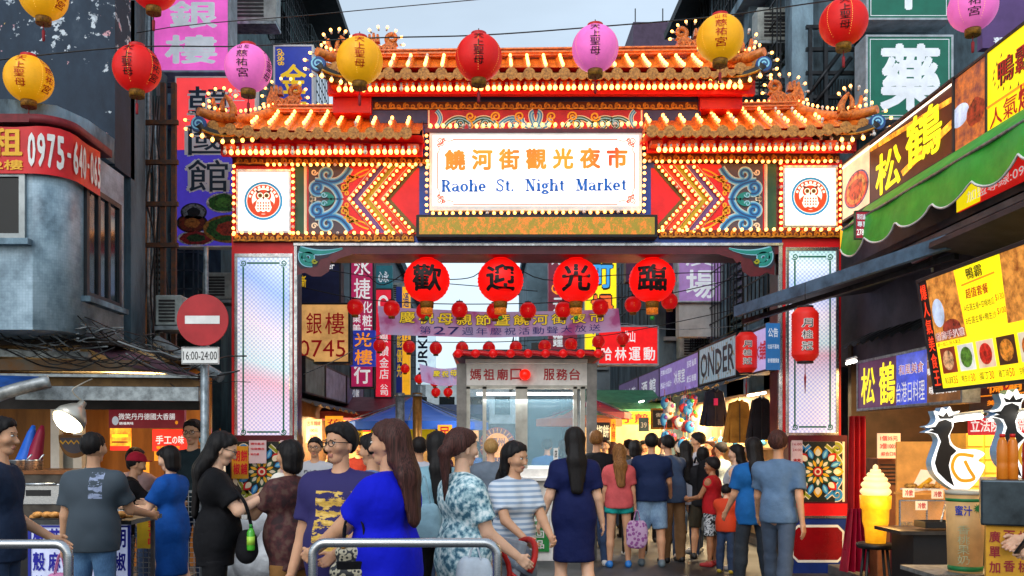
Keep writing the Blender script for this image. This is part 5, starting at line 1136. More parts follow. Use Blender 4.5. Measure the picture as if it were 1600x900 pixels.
# the four welcome lanterns
PW = M('welcome_lantern_red', 'e00a06', .5, var=.05, emit=.55)
for i, ch in enumerate('歡迎光臨'):
    px = (667, 782, 900, 1019)[i]; o = lantern('welcome_lantern', ('big red lantern with the black character 歡, under the beam', 'big red lantern with the black character 迎, under the beam', 'big red lantern with the black character 光, under the beam', 'big red lantern with the black character 臨, under the beam')[i], at(px, 438, 11.2), .29, PW, [(ch, INKB, 0, .38, .19, -.2, .03)], asp=.92, cap=.3, tassel=False, dash=False, group='four welcome lanterns under the gate beam', rings=12, capmat=PW)
    MB().use(M('orange_fringe', 'd8701c', .6, var=.4, sc=50, emit=.3)).lathe([(.075, -.3), (.075, -.42)], 14).build('orange_fringe', o); MB().use(M('green_bead', '2aa03a', .4, var=.1)).ell((0, 0, -.47), .03, 10, 6).build('bead', o)
    MB().use(CABLE).tube([(0, 0, .28), (.02, 0, .36)], .006, 5).build('hanging_wire', o)
PS = M('small_lantern_red', 'cc0e10', .4, var=.1, emit=.25)
def small_row(pts, d, r, group, desc, n=16):
    proto = None
    for i, (x, y) in enumerate(pts):
        p = at(x, y, d)
        if proto is None: proto = lantern('small_lantern', 'x', p, r, PS, [], asp=.92, cap=.4, seg=n, rings=6, tassel=False, dash=True, group=group, capmat=BLACK)
        else: c = copy_tree(proto); c.location = p; proto_ = c
        (proto if i == 0 else c)['label'] = '%s small red lantern from the left in the string %s' % (('first', 'second', 'third', 'fourth', 'fifth', 'sixth', 'seventh', 'eighth', 'ninth', 'last')[i], desc)
small_row([(555, 480), (612, 482), (663, 486), (718, 484), (773, 486), (825, 485), (880, 484), (938, 480), (989, 476), (1046, 471)], 11.9, .112, 'nearest string of small red lanterns', 'just below the welcome lanterns')
small_row([(593, 540), (639, 542), (681, 544), (722, 544), (764, 544), (806, 543), (851, 541), (892, 538), (935, 534), (973, 530)], 14.5, .105, 'second string of small red lanterns', 'just above the service booth roof', 12)
small_row([(633, 576), (655, 592), (679, 597), (703, 597), (681, 613), (700, 613)], 19, .1, 'far string of small red lanterns', 'far off beside the pink banner', 10)
for pts, d, lab in (([(470, 448), (555, 466), (663, 474), (773, 475), (880, 472), (989, 463), (1046, 459), (1215, 420)], 11.9, 'wire carrying the nearest string of small red lanterns'), ([(470, 505), (593, 530), (722, 535), (851, 531), (973, 520), (1210, 470)], 14.5, 'wire carrying the second string of small red lanterns'), ([(545, 395), (575, 430), (600, 445), (640, 420), (660, 398)], 12.2, 'looping cable under the left end of the beam'), ([(700, 437), (740, 432), (780, 405), (850, 437), (960, 430), (1130, 425)], 12.3, 'cable drooping between the welcome lanterns'), ([(474, 585), (530, 560), (590, 525), (650, 505)], 12.8, 'pale wire slanting past the blue sign'), ([(500, 420), (600, 435), (720, 445), (840, 455)], 13.5, 'dark cable crossing behind the first two welcome lanterns'), ([(880, 520), (960, 505), (1060, 515), (1200, 505)], 15.5, 'pale wire crossing before the red sports sign')): wire(pts, d, lab, .007, GALV if 'pale' in lab else CABLE)
# cylinder lanterns
def cyl_lantern(lab, p, r, h):
    o = thing('cylinder_lantern', lab, 'lantern', p, 0, 'tall red cylinder lanterns'); m = MB().use(M('cylinder_lantern_red', 'cc1a10', .5, var=.12, emit=.2)); n = 44
    def rad(t): return r*min(1, .62+.9*min(t, 1-t)*4 if min(t, 1-t) < .11 else 1)
    prof = [(rad(k/n)*(1 if k % 2 else .96), -h/2+h*k/n) for k in range(n+1)]; m.lathe(prof, 24).build('paper_shade', o)
    m = MB().use(BLACK).lathe([(r*.6, h/2-.01), (r*.6, h/2+.02)], 16).lathe([(r*.6, -h/2-.02), (r*.6, -h/2+.01)], 16); m.build('rim', o)
    MB().use(TASS).tube([(0, 0, -h/2), (0, 0, -h/2-.14)], .004, 4).lathe([(.005, -h/2-.12), (.012, -h/2-.16), (.003, -h/2-.32)], 8).build('tassel', o); MB().use(CABLE).tube([(0, 0, h/2), (0, 0, h/2+.25)], .004, 4).build('cord', o)
    m = MB(); tf = lambda q: (lambda a, rr: Vector((rr*math.sin(a), -rr*math.cos(a), q.z)))(R(-10)+q.x/r, r+.004-q.y)
    m.use(WHITE).vtext('月桂冠', 0, h*.3, -h*.34, r*.85, 0, .06, tf, .2); m.use(INKB).vtext('月桂冠', 0, h*.3, -h*.34, r*.72, -.003, .0, tf, .28); m.build('lettering', o)
cyl_lantern('tall red cylinder lantern with white edged characters in front of the lit right pillar panel', at(1258, 523, 8.9), .132, .53); cyl_lantern('smaller red cylinder lantern hanging by the plank sign inside the gate', at(1166, 551, 11.6), .138, .52)
# ------------------------------------------------------------------ service booth
kd = 12.0; k0 = at(825, 0, kd); lamp('booth_lamp', 'AREA', (k0.x, kd+.5, zz(612, kd)-.1), 30, (.9, .97, 1), 1.2); bo = thing('service_booth', 'white and steel service booth with red lantern trimmed roof beyond the gate', 'booth', (k0.x, kd, 0)); kx = lambda px: at(px, 0, kd).x-k0.x; kz = lambda py: zz(py, kd)
KD_ = 1.5; m = MB().use(M('booth_grey_steel', '7e7c78', .45, .4, var=.25))
for x in (kx(721), kx(925)):
    for y in (.05, KD_): MB().use(M('booth_grey_steel')).box((x, y, kz(568)/2), (.13, .1, kz(568))).build('corner_post', bo)
m = MB().use(M('booth_cream', 'e6e4de', .5, var=.15)); xa, xb = kx(727), kx(918)
m.box(((xa+xb)/2, .05, kz(585)), (xb-xa, .08, kz(568)-kz(602))); m.build('sign_band', bo); m = MB().use(M('booth_cream')); m.box(((xa+xb)/2, .05, .62), (xb-xa, .08, 1.24)); m.box(((xa+xb)/2, .0, kz(748)), (xb-xa+.1, .22, .05)); m.build('front_wall', bo, bevel=.006); MB().use(M('booth_cream')).box(((xa+xb)/2, KD_, .62), (xb-xa, .08, 1.24)).build('rear_wall', bo); MB().use(M('booth_cream')).box(((xa+xb)/2, KD_/2, kz(566)+.02), (xb-xa, KD_, .05)).build('ceiling', bo)
m = MB().use(M('booth_roof', '3a1420', .5, var=.3)); xr0, xr1 = kx(712), kx(938); m.prism([(xr0, kz(560)), (xr1, kz(560)), (xr1-.12, kz(549)), (xr0+.12, kz(549))], -.25, KD_+.2); m.build('roof', bo)
m = MB().use(M('booth_trim_red', 'c41a22', .4, var=.1)); n = 40; m.tube([(xr0+(xr1-xr0)*i/n, -.27, kz(557)+.02*abs(math.sin(i/n*PI*8.5))) for i in range(n+1)], .035, 8); m.tube([(xr1, -.27+.1*i, kz(557)) for i in range(18)], .035, 8); m.tube([(xr0, -.27+.1*i, kz(557)) for i in range(18)], .035, 8); m.build('roof_trim', bo)
for i in range(9): MB().use(PS).lathe([(.02, -.055), (.05, -.03), (.062, 0), (.05, .03), (.02, .055)], 12, (kx(717+i*26.6), -.32, kz(556))).build('roof_lantern', bo)
al = MB().use(M('booth_aluminium', 'a8a69c', .4, .5, var=.2)); zt, zb_ = kz(604), kz(744)
for px, w_ in ((731, .06), (757, .05), (815, .16), (899, .05), (911, .06)): al.box((kx(px), .05, (zt+zb_)/2), (w_, .07, zt-zb_))
al.box(((xa+xb)/2, .05, zt), (xb-xa, .07, .06)); al.box(((xa+xb)/2, .05, zb_), (xb-xa, .07, .06)); al.build('window_frame', bo)
PANE = M('clear_pane', '9cc4d4', .04, var=0, alpha=.09, spec=.6); MB().use(PANE).box(((xa+xb)/2, .06, (zt+zb_)/2), (xb-xa, .008, zt-zb_)).build('window_pane', bo); MB().use(PANE).box(((xa+xb)/2, KD_, (zt+zb_)/2), (xb-xa, .008, zt-zb_)).build('window_pane', bo)
TUBE = M('fluorescent_tube', 'fff8ea', .4, var=0, emit=6); MB().use(TUBE).tube([(xa+.15, .3, zt-.08), (xb-.15, .3, zt-.08)], .018, 8).build('strip_light', bo)
m = MB().use(M('booth_red_ink', 'b0121e', .5, var=0)); 
for i, ch in enumerate('媽祖廟口'): m.text(ch, kx(743+i*21), kz(585), .15, .155, .006, 0, .02)
for i, ch in enumerate('服務台'): m.text(ch, kx(858+i*20), kz(585), .15, .155, .006, 0, .02)
m.build('lettering', bo); MB().use(M('red_signal_lamp', 'e81808', .3, var=0, emit=.7)).ell((kx(820), -.06, kz(586)), .075, 14, 10).build('signal_lamp', bo)
m = MB().use(M('booth_logo_red', 'c81c30', .5, var=.1)).poly([(kx(823)+x*.19, .008, kz(790)+z*.09) for x, z in ((-1, -.6), (-.6, .5), (0, .1), (.4, .8), (1, .7), (.9, .1), (.4, -.3), (1.0, -.7), (.1, -.6), (-.4, -.2))]); m.build('emblem', bo)
def poster(name, lab, x0, y0, x1, y1, d, face, marks=(), t=.01, cat='poster', group=None): return sign_front(name, lab, x0, y0, x1, y1, d, face, None, marks, t=t, cat=cat, group=group)
poster('green_poster', 'white and green notice on the front of the service booth', 826, 802, 858, 862, kd-.02, M('poster_green', '1c8a3c', .5, var=.15), [('', WHITE, 0, 0, 1, .36, 'r'), ('夜市資訊', M('poster_green'), .08, .05, .92, .16), ('服務地圖', M('poster_green'), .08, .2, .92, .3), ('回', WHITE, .3, .45, .75, .64), ('品', WHITE, .35, .7, .75, .92)])
poster('paper_notice', 'small white paper with black marks on the booth window', 865, 700, 872, 730, kd-.02, WHITE, [('店', INKK, .2, .1, .8, .5)])
# things seen behind and beside the booth
def umbrella(lab, p, r, h, cols, z):
    o = thing('market_umbrella', lab, 'umbrella', p); ns = 8; m = MB()
    for k in range(ns):
        a0, a1 = 2*PI*k/ns, 2*PI*(k+1)/ns; 
        prev = None
        for j in range(6):
            t = j/5; rr = r*t; zz_ = z+h*(1-t)-.06*r*math.sin(PI*t); cur = (Vector((rr*math.cos(a0), rr*math.sin(a0), zz_)), Vector((rr*math.cos(a1), rr*math.sin(a1), zz_)))
            if prev: m.use(cols[k % len(cols)] if j < 4 else cols[-1]).poly([prev[0], prev[1], cur[1], cur[0]] if j > 1 else [prev[0], cur[1], cur[0]])
            prev = cur
        v0, v1 = prev; m.poly([v0, v1, v1-Vector((0, 0, .12)), v0-Vector((0, 0, .12))])
    m.build('canopy', o); MB().use(GALV).tube([(0, 0, 0), (0, 0, z+h)], .025, 8).build('pole', o)
    m = MB().use(GALV)
    for k in range(ns): a = 2*PI*k/ns; m.tube([(r*.98*math.cos(a), r*.98*math.sin(a), z), (.02*math.cos(a), .02*math.sin(a), z+h*.9)], .008, 4)
    m.build('ribs', o); return o
UB = M('umbrella_blue', '2068d8', .5, var=.12, sc=3); umbrella('big blue market umbrella left of the service booth', (at(648, 0, 14).x, 14, 0), 1.15, .42, [UB], zz(660, 14))
umbrella('green and orange striped umbrella right of the service booth', (at(905, 0, 15).x, 15, 0), .72, .25, [M('umbrella_green_grey', '8aa08a', .5, var=.2), M('umbrella_green', '1c7a3a', .5, var=.1), M('umbrella_orange', 'd86a20', .5, var=.1)], zz(655, 15)); umbrella('crimson umbrella behind the striped one', (at(925, 0, 17).x, 17, 0), .75, .3, [M('umbrella_crimson', '96183a', .5, var=.1)], zz(645, 17))
YC = M('yellow_tarp', 'e8cc10', .5, var=.12, sc=3, emit=.12)
m = MB().use(YC); n = 14
for i in range(n): x0, x1 = at(579+101*i/n, 0, 13.4).x, at(579+101*(i+1)/n, 0, 13.4).x; m.poly([(x0, 13.4+.03*math.sin(i), zz(656+4*i/n, 13.4)), (x1, 13.4+.03*math.sin(i+1), zz(656+4*(i+1)/n, 13.4)), (x1, 13.4, zz(700, 13.4)), (x0, 13.4, zz(700, 13.4))])
tag(m.build('yellow_tarp'), 'yellow cloth hanging under the blue umbrella', 'cloth')
for px, mt, lab in ((625, GALV, 'silver stove pipe standing left of the service booth'), (652, M('brass_pipe', 'a8783a', .35, .7, var=.4), 'brown metal stove pipe nearest the service booth')):
    p = at(px, 0, 12.7); o = thing('stove_pipe', lab, 'pipe', (p.x, 12.7, 0)); zt_ = zz(614, 12.7); MB().use(mt).lathe([(.066, 0), (.066, zt_), (.052, zt_), (.052, zt_-.3)], 14).build('tube', o); MB().use(GALV).lathe([(.074, zt_-.05), (.074, zt_-.02)], 14).build('collar', o)
def orange_sign(*a, **k): return sign_front('food_stall_sign', *a, **k)
AMB = M('amber_lit_face', 'f0981c', .4, var=.15, emit=.6)
orange_sign('small amber sign with a red character beside the stove pipes', 684, 664, 706, 690, 12.9, AMB, None, [('民', RL, .15, .1, .85, .9, 'h', .02)], t=.05)
orange_sign('black food stall sign with pale characters right of the booth', 921, 660, 953, 688, 14.2, M('dark_lit_face', '2a1c14', .4, var=.2, emit=.2), None, [('胡椒餅', M('pale_gold_letter', 'f0e0b0', .5, var=0, emit=.5), .05, .15, .95, .85, 'h', .02)], t=.05); orange_sign('narrow amber upright sign right of the black food sign', 955, 655, 962, 690, 14.1, AMB, None, [('大排', RL, .1, .1, .9, .9, 'v')], t=.05)
def wheel_emblem(o, w, h):
    m = MB(); q = lambda r0, r1, mt, y, n=40: m.use(mt).poly([(w/2+r1*w/2*math.cos(a), y, h*.42+r1*w/2*math.sin(a)) for a in [2*PI*j/n for j in range(n)]])
    q(0, .96, RL, -.004); q(0, .92, M('dark_red_ring', '7a1a1a', .5, var=0, emit=.1), -.006); m.use(AMB)
    for k in range(24): a = 2*PI*k/24; m.poly([(w/2+r_*w/2*math.cos(a+s), -.008, h*.42+r_*w/2*math.sin(a+s)) for r_, s in ((.68, -.02), (.92, -.02), (.92, .02), (.68, .02))])
    q(0, .66, AMB, -.010); m.use(M('dark_red_ring')).text('福州', w/2, h*.5, w*.4, h*.24, -.013, 0, .02); m.build('emblem', o)
sign_front('pepper_bun_sign', 'dark sign with round orange and red wheel emblem seen through the booth window', 748, 662, 806, 720, 14.6, M('dark_lit_face'), None, [], t=.05, extra=wheel_emblem)
# ------------------------------------------------------------------ right shop row inside the gate: awning, jackets, toys, lights
o = thing('shop_awning', 'dark corrugated awning under the purple sign strip', 'awning', (XR, 12, 0)); m = MB().use(M('corrugated_awning', '3c4044', .5, .3, var=.4)); n = 90
for i in range(n):
    y0, y1 = i*15/n, (i+1)*15/n; w0, w1 = .03*math.sin(i*1.9), .03*math.sin((i+1)*1.9); m.poly([(.4, y0, 2.62), (.4, y1, 2.62), (-.30, y1, 2.40+w1), (-.30, y0, 2.40+w0)])
m.build('sheet', o)
WARMW = M('warm_shop_wall', 'c8a878', .6, var=.3, sc=2); o = thing('shop_interior', 'warm lit shop interior along the right side of the street inside the gate', 'shop', (4.4, 12, 0))
m = MB().use(WARMW); m.box((-.03, 7, 1.2), (.06, 14, 2.4)); m.build('back_wall', o); m = MB().use(M('shop_shelf', '6a4a2c', .6, var=.3)); 
for z in (.5, 1.0, 1.5): m.box((-.2, 7, z), (.34, 13.6, .03))
m.build('shelf', o)
GC = [M('goods_%d' % i, c, .5, var=.2) for i, c in enumerate(('c83a3a', 'e8c030', '3a8ac8', 'e87ab0', '4aa84a', 'f0e8d8', 'e07820', '6a4aa0'))]
def hang_goods(name, lab, cat, group, pts, rr):
    for i, p in enumerate(pts):
        m = MB().use(GC[(i*5+i//3) % 8]); m.ell((0, 0, 0), (rr*random.uniform(.7, 1.2), rr*.6, rr*random.uniform(.9, 1.5)), 8, 6).use(GC[(i*3+2) % 8]).ell((rr*.4, -rr*.4, rr*.5), rr*.5, 6, 5).tube([(0, 0, rr), (0, 0, rr*3)], .004, 3); o = m.build(name, None, loc=p); tag(o, lab, cat, group)
hang_goods('toy_bag', 'brightly coloured toy hanging in the bundle beside the navy jacket', 'toy', 'bright toys hanging at the shop front', [at(random.uniform(1035, 1092), random.uniform(622, 700), 14.2+random.uniform(-.2, .2)) for _ in range(46)], .07)
hang_goods('snack_box', 'coloured packet on the lit shelves deep in the shop row', 'packet', 'packets on the shop shelves', [Vector((4.2+random.uniform(-.08, .08), 12.6+i*.21, (.6, 1.1, 1.6)[i % 3])) for i in range(60)], .07)
def jacket(lab, px, py, d, w, h, mt, open_=False):
    o = thing('hanging_jacket', lab, 'jacket', at(px, py, d)); m = MB().use(mt)
    body = [(-.28*w, .0), (-.1*w, .06*h), (.1*w, .06*h), (.28*w, 0), (.4*w, -.55*h), (.5*w, -.95*h), (.36*w, -1.0*h), (.3*w, -.6*h), (.3*w, -h), (-.3*w, -h), (-.3*w, -.6*h), (-.36*w, -h), (-.5*w, -.95*h), (-.4*w, -.55*h)]
    m.prism(body, -.06, .06); m.build('cloth', o, bevel=.012); m = MB().use(M('jacket_seam', '2a2420', .6)); m.box((0, -.064, -.5*h), (.012, .006, .95*h)); m.use(mt)
    for s in (-1, 1): m.box((s*.15*w, -.07, -.28*h), (.14*w, .015, .12*h)); m.box((s*.16*w, -.07, -.75*h), (.16*w, .015, .16*h))
    m.tube([(-.09*w, -.04, .06*h), (0, -.06, .0), (.09*w, -.04, .06*h)], .025, 6); m.build('pocket', o); MB().use(GALV).tube([(0, 0, .06*h), (0, 0, .16*h)], .006, 5).build('hanger', o)
    return o
jacket('navy jacket with a pink tag hanging at the shop front', 1116, 612, 12.9, .42, .50, M('navy_cloth', '0e1428', .8, var=.3)); MB().use(M('pink_tag', 'e02a6a', .5)).box((0, -.09, -.15), (.06, .01, .1)).build('price_tag', bpy.data.objects['hanging_jacket'])
jacket('tan jacket with chest pockets hanging beside the navy one', 1154, 630, 12.6, .45, .56, M('tan_cloth', 'a8701e', .8, var=.25)); jacket('black jacket hanging next to the right pillar', 1188, 625, 12.3, .38, .55, M('black_cloth', '16131a', .8, var=.3))
MB_ = sign_front('framed_menu', 'gold framed dark board with pale writing in the lit shop', 1020, 641, 1050, 668, 14.6, M('chalk_dark', '2c2a22', .6, var=.2, emit=.1), GOLD, [('佛跳牆', CREAM, .15, .15, .85, .4), ('豬排', CREAM, .25, .5, .75, .85)], t=.03, cat='menu board')
poster('price_card', 'grey green card with a price, below the framed board', 998, 652, 1014, 674, 14.5, M('card_grey', '4a5a52', .5, var=.1, emit=.15), [('39', CREAM, .2, .35, .8, .75)])
for y in (13.2, 15.5, 18, 21): lamp('shop_lamp', 'AREA', (3.9, y, 2.36), 105, (1, .72, .38), .5, (0, 0, 0))
for px, py, d in ((1182, 616, 12.6), (1000, 628, 18), (1075, 612, 15.5)):
    p = at(px, py, d); tag(MB().use(TUBE).tube([p+Vector((-.0, -.4, 0)), p+Vector((0, .4, 0))], .016, 6).build('strip_light'), 'white strip light under the corrugated awning', 'light', 'strip lights under the right awning')
# ------------------------------------------------------------------ left row inside the gate
o = thing('shop_interior', 'dim warm stall fronts along the left side of the street inside the gate', 'shop', (-2.75, 12.2, 0)); m = MB().use(M('brown_shop_wall', '6a4a30', .7, var=.4, sc=2)); m.box((-.5, 8, 1.15), (.06, 16, 2.3)); m.build('back_wall', o)
m = MB().use(M('corrugated_awning'))
for i in range(80): y0, y1 = i*.18, (i+1)*.18; m.poly([(-.5, y0, 2.42), (-.5, y1, 2.42), (.35, y1, 2.12+.03*math.sin((i+1)*1.9)), (.35, y0, 2.12+.03*math.sin(i*1.9))])
m.build('awning_sheet', o); m = MB().use(CONCD).box((-.75, 10, 3.7), (.5, 13, 2.5)); m.build('upper_wall', o)
for y in (13.4, 16.5): lamp('shop_lamp', 'AREA', (-2.9, y, 2.05), 95, (1, .66, .3), .4)
poster('menu_sheet', 'cream menu sheet with red characters low inside the left pillar', 478, 655, 503, 692, 14.3, M('sheet_cream', 'd8c8a0', .5, var=.2, emit=.2), [('古早麵線', RL, .08, .08, .92, .28), ('100元', RL, .25, .4, .75, .55), ('30元', RL, .25, .65, .75, .8)], cat='menu'); poster('menu_sheet', 'amber lit sheet with large red character left of the man in the purple shirt', 508, 650, 536, 692, 15.2, AMB, [('花枝', RL, .1, .1, .9, .6, 'v', .02)], cat='menu'); poster('menu_sheet', 'narrow yellow sheet with black characters above the white shirted boy', 553, 660, 567, 690, 15.4, YC, [('滷味專賣', INKK, .15, .05, .85, .95, 'v', .01)], cat='menu')
# ------------------------------------------------------------------ steel railings in the foreground
def railing(lab, pts, d):
    p0 = at(pts[0][0], 690, d); o = thing('steel_railing', lab, 'railing', (p0.x, d, 0)); q = [at(x, y, d)-Vector((p0.x, d, 0)) for x, y in pts]
    MB().use(STEEL).tube(q, .0235, 16).build('top_rail', o)
    m = MB().use(STEEL)
    for x in (q[0], q[-1]): m.lathe([(.06, .0), (.06, .012), (.03, .02)], 16, (x.x, 0, 0))
    m.build('base_flange', o); return o
g0 = 690+1.6*F/4.4
def corner(cx, cy, r, a0, a1): return [(cx+r*math.cos(R(a)), cy-r*math.sin(R(a))) for a in np.linspace(a0, a1, 9)]
railing('polished steel hoop railing in the foreground before the two people in blue', [(489, g0)]+corner(509, 868, 20, 180, 90)+corner(757, 868, 20, 90, 0)+[(777, g0)], 4.4)
railing('polished steel hoop railing cut by the left edge of the picture', [(-160, g0)]+corner(-140, 870, 20, 180, 90)+corner(87, 870, 20, 90, 0)+[(107, g0)], 4.4)
# lit food stalls farther down the street
def far_stall(lab, px, d, w, h, word, c, e=45):
    p = at(px, 690, d); o = thing('food_stall', lab, 'stall', (p.x, d, 0)); m = MB().use(M('stall_canvas_'+c, c, .6, var=.2)); m.poly([(-w/2, -.5, h-.12), (w/2, -.5, h-.12), (w/2, .6, h+.2), (-w/2, .6, h+.2)]); m.poly([(-w/2, -.5, h-.3), (w/2, -.5, h-.3), (w/2, -.5, h-.12), (-w/2, -.5, h-.12)]); m.build('canopy', o); m = MB().use(GALV)
    for x in (-w/2+.03, w/2-.03): m.box((x, .5, h/2), (.05, .05, h))
    m.build('post', o); MB().use(WARMW).box((0, .62, h/2), (w, .04, h)).build('back_panel', o); MB().use(STEEL).box((0, 0, .45), (w*.9, .5, .9)).build('counter', o); m = MB().use(AMB).box((0, -.2, h-.42), (w*.7, .04, .26)); m.build('sign_panel', o); MB().use(RL).text(word, 0, h-.42, w*.5, .2, -.23, 0, .02).build('lettering', o); MB().use(TUBE).tube([(-w*.4, .1, h-.2), (w*.4, .1, h-.2)], .02, 6).build('strip_light', o); lamp('food_stall_lamp', 'AREA', (p.x, d, h-.25), e, (1, .7, .35), w*.7)
far_stall('lit food stall with green canvas just right of the service booth in the street', 975, 18.5, 1.9, 2.5, '蚵仔煎', '2a6a4a'); far_stall('lit food stall with maroon canvas left of the stove pipes in the street', 575, 17.5, 1.7, 2.3, '臭豆腐', '6a2030'); far_stall('lit food stall with blue canvas at the far end of the street', 700, 26, 2.4, 2.5, '滷味', '2a3a6a', 70)
for px, py, d, lab in ((1180, 150, 14.2, 'white air conditioner on the dark block behind the upper roof'), (1215, 70, 13.6, 'air conditioner hung high on the dark block'), (398, 40, 13.2, 'air conditioner on a bracket beside the pink sign'), (1085, 560, 18.9, 'air conditioner below the caged windows'), (612, 470, 25.8, 'distant air conditioner on the grey block')): ac_unit(at(px, py, d), lab, .7, .5)
v3a = lambda *a: np.array(a, float)
# ------------------------------------------------------------------ left: canopy and cables
o = thing('stall_canopy', 'patchwork of steel beams and rusty sheets roofing the left food stall', 'canopy', (-4.5, 8.2, 0)); q = lambda px, py, d: at(px, py, d)-Vector((-4.5, 8.2, 0))
def bar(mb, a, b_, h, dep):
    A_, B_ = q(*a), q(*b_); m_ = (A_+B_)/2; dx = B_-A_; mb.box(m_, (dx.length, dep, h), Matrix.Rotation(math.atan2(dx.y, dx.x), 3, 'Z') @ Matrix.Rotation(-math.atan2(dx.z, math.hypot(dx.x, dx.y)), 3, 'Y'))
m = MB().use(M('canopy_gap_shade', '221c18', .7, var=.4)); bar(m, (-20, 612, 8.35), (312, 614, 8.35), .32, .03); m.build('gap_shade_panel', o); m = MB().use(GALV); bar(m, (28, 614, 7.9), (312, 616, 7.9), .12, .08); m.build('front_beam', o); m = MB().use(M('rust_streaked_beam', '5a5850', .6, .4, var=.5, dirt='7a4e1a', sc=5)); bar(m, (-20, 570, 8.2), (232, 572, 8.2), .1, .1); m.build('upper_beam', o)  # first panel is added: its dark colour stands for the shaded gap behind the beams
m = MB().use(M('ochre_boards', '7a5a30', .7, var=.5, sc=3)); bar(m, (78, 594, 8.05), (312, 596, 8.05), .1, .03); m.build('board', o); m = MB().use(GALV); bar(m, (-20, 586, 8.0), (312, 589, 8.0), .025, .1); bar(m, (-20, 551, 8.4), (140, 556, 8.4), .07, .08); m.build('thin_beam', o)
m = MB().use(M('blue_tarp', '1d4a90', .5, var=.3)); m.poly([q(-20, 586, 7.7), q(60, 588, 7.8), q(70, 600, 7.6), q(-20, 606, 7.5)]); m.build('tarp', o)
m = MB().use(M('purple_brown_sheet', '583a48', .6, var=.35, sc=3)); m.poly([q(108, 522, 8.6), q(195, 545, 8.6), q(312, 586, 8.1), q(312, 594, 8.0), q(210, 575, 8.1), q(125, 540, 8.4)]); m.build('sloping_sheet', o); m = MB().use(AWN).poly([q(-60, 578, 8.3), q(312, 590, 8.2), (.9, 2.6, zz(590, 8.2)+.25), (-4, 2.6, zz(590, 8.2)+.25)]); m.build('roof_sheet', o)
m = MB().use(M('duct_foil', 'b0b4b4', .4, .6, var=.5)); m.tube(smooth_path([q(-20, 625, 7.4), q(20, 610, 7.4), q(78, 596, 7.5)], 5), .055, 8); m.build('foil_duct', o)
m = MB().use(GALV).box(q(313, 690, 8.0), (.05, .05, .01)); rng_ = random.Random(4)
for i in range(60):
    x0 = rng_.uniform(-20, 250); y0 = 505+max(0, x0-120)*.28+rng_.uniform(-16, 40); L2 = rng_.uniform(60, 150); pts = [at(x0+L2*k/5, y0+rng_.uniform(-5, 5)+L2*.2*k/5+(10+i%3*8)*math.sin(PI*k/5), 7.9+rng_.uniform(-.1, .25)) for k in range(6)]
    tag(MB().use(CABLE if i % 3 else M('grey_cable', '70777a', .5)).tube(smooth_path(pts, 5), rng_.uniform(.003, .008), 5).build('cable'), 'cable in the tangle draped over the left stall canopy', 'cable', 'tangled cables over the left canopy')
p = at(1000/4, 555, 8.3); tag(MB().use(GALV).tube([at(245, 532, 8.5), at(345, 590, 8.2)], .05, 10).build('duct_pipe'), 'grey pipe slanting down behind the hours plate', 'pipe')
# pendant lamp
pl_ = thing('pendant_lamp', 'bright metal pendant lamp tilted under the left canopy', 'lamp', at(117, 645, 7.4)); rot = Matrix.Rotation(R(24), 3, 'Y') @ Matrix.Rotation(R(-34), 3, 'X')
MB().use(M('lamp_shade_metal', 'c8c2b4', .35, .7, var=.2)).lathe([(.14, -.10), (.125, -.03), (.075, .04), (.035, .08), (.03, .12), (.0, .125)], 24, (0, 0, 0), rot).build('lamp_shade', pl_); MB().use(M('lamp_glow', 'fff0c8', .4, var=0, emit=14)).lathe([(.0, -.17), (.06, -.16), (.11, -.125), (.135, -.085), (.0, -.08)], 20, (0, 0, 0), rot).build('bulb', pl_); MB().use(M('pale_cord', 'b0a898', .6)).tube(smooth_path([rot @ Vector((0, 0, .12)), Vector((-.02, 0, .18)), Vector((.03, .05, .24)), Vector((.01, .3, .3))], 5), .006, 5).build('cord', pl_)
lamp('pendant_light', 'SPOT', at(118, 655, 7.36), 60, (1, .74, .42), rot=(R(-15), R(20), 0)).data.spot_size = R(150)
# stall interior, left
o = thing('stall_room', 'warm plywood back room of the left food stall', 'stall', (-4, 10.7, 0)); m = MB().use(M('amber_plywood', 'a8681e', .6, var=.3, sc=2, stretch=(3, 3, .4))); m.box((-1.05, .05, 1.25), (3.5, .06, 2.5)); m.build('back_wall', o); m = MB().use(WHITE)
for px in (89, 124): p = at(px, 0, 10.4); m.box((p.x+4, -.3, 1.2), (.1, .1, 2.4))
m.build('post', o); MB().use(M('white_wall_tile', 'b8b8b0', .4, var=.2)).box((at(112, 0, 10.5).x+4, -.16, .8), (.5, .05, 1.6)).build('tile_panel', o); m = MB().use(M('plank_ceiling', '2a2018', .7, var=.3)).box((-1.1, -1.2, 2.52), (3.4, 2.4, .05)); m.build('ceiling', o)

lamp('stall_lamp', 'AREA', (-4.4, 9.9, 2.45), 58, (1, .58, .2), 1.6, (0, 0, 0), .6); lamp('stall_lamp', 'AREA', (-3.7, 9.6, 2.35), 30, (1, .66, .3), .6)
SAUS = M('sausage_sign_maroon', '7e1c26', .45, var=.15, emit=.25)
def sausage(o, w, h):
    m = MB().use(PALE).poly([(w*.09+w*.045*math.cos(a), -.006, h*.4+h*.24*math.sin(a)) for a in [2*PI*k/16 for k in range(16)]]); m.use(ORL).poly([(w*.9+w*.02*math.cos(a), -.006, h*.3+h*.1*math.sin(a)) for a in [2*PI*k/12 for k in range(12)]]); m.build('emblem', o)
sign_front('sausage_sign', 'long maroon sign with white characters under the left canopy', 170, 640, 288, 669, 9.3, SAUS, None, [('微笑丹丹德國大香腸', WH, .13, .2, .88, .55, 'h', .01), ('銷魂美味', WH, .14, .66, .33, .82)], t=.06, extra=sausage)
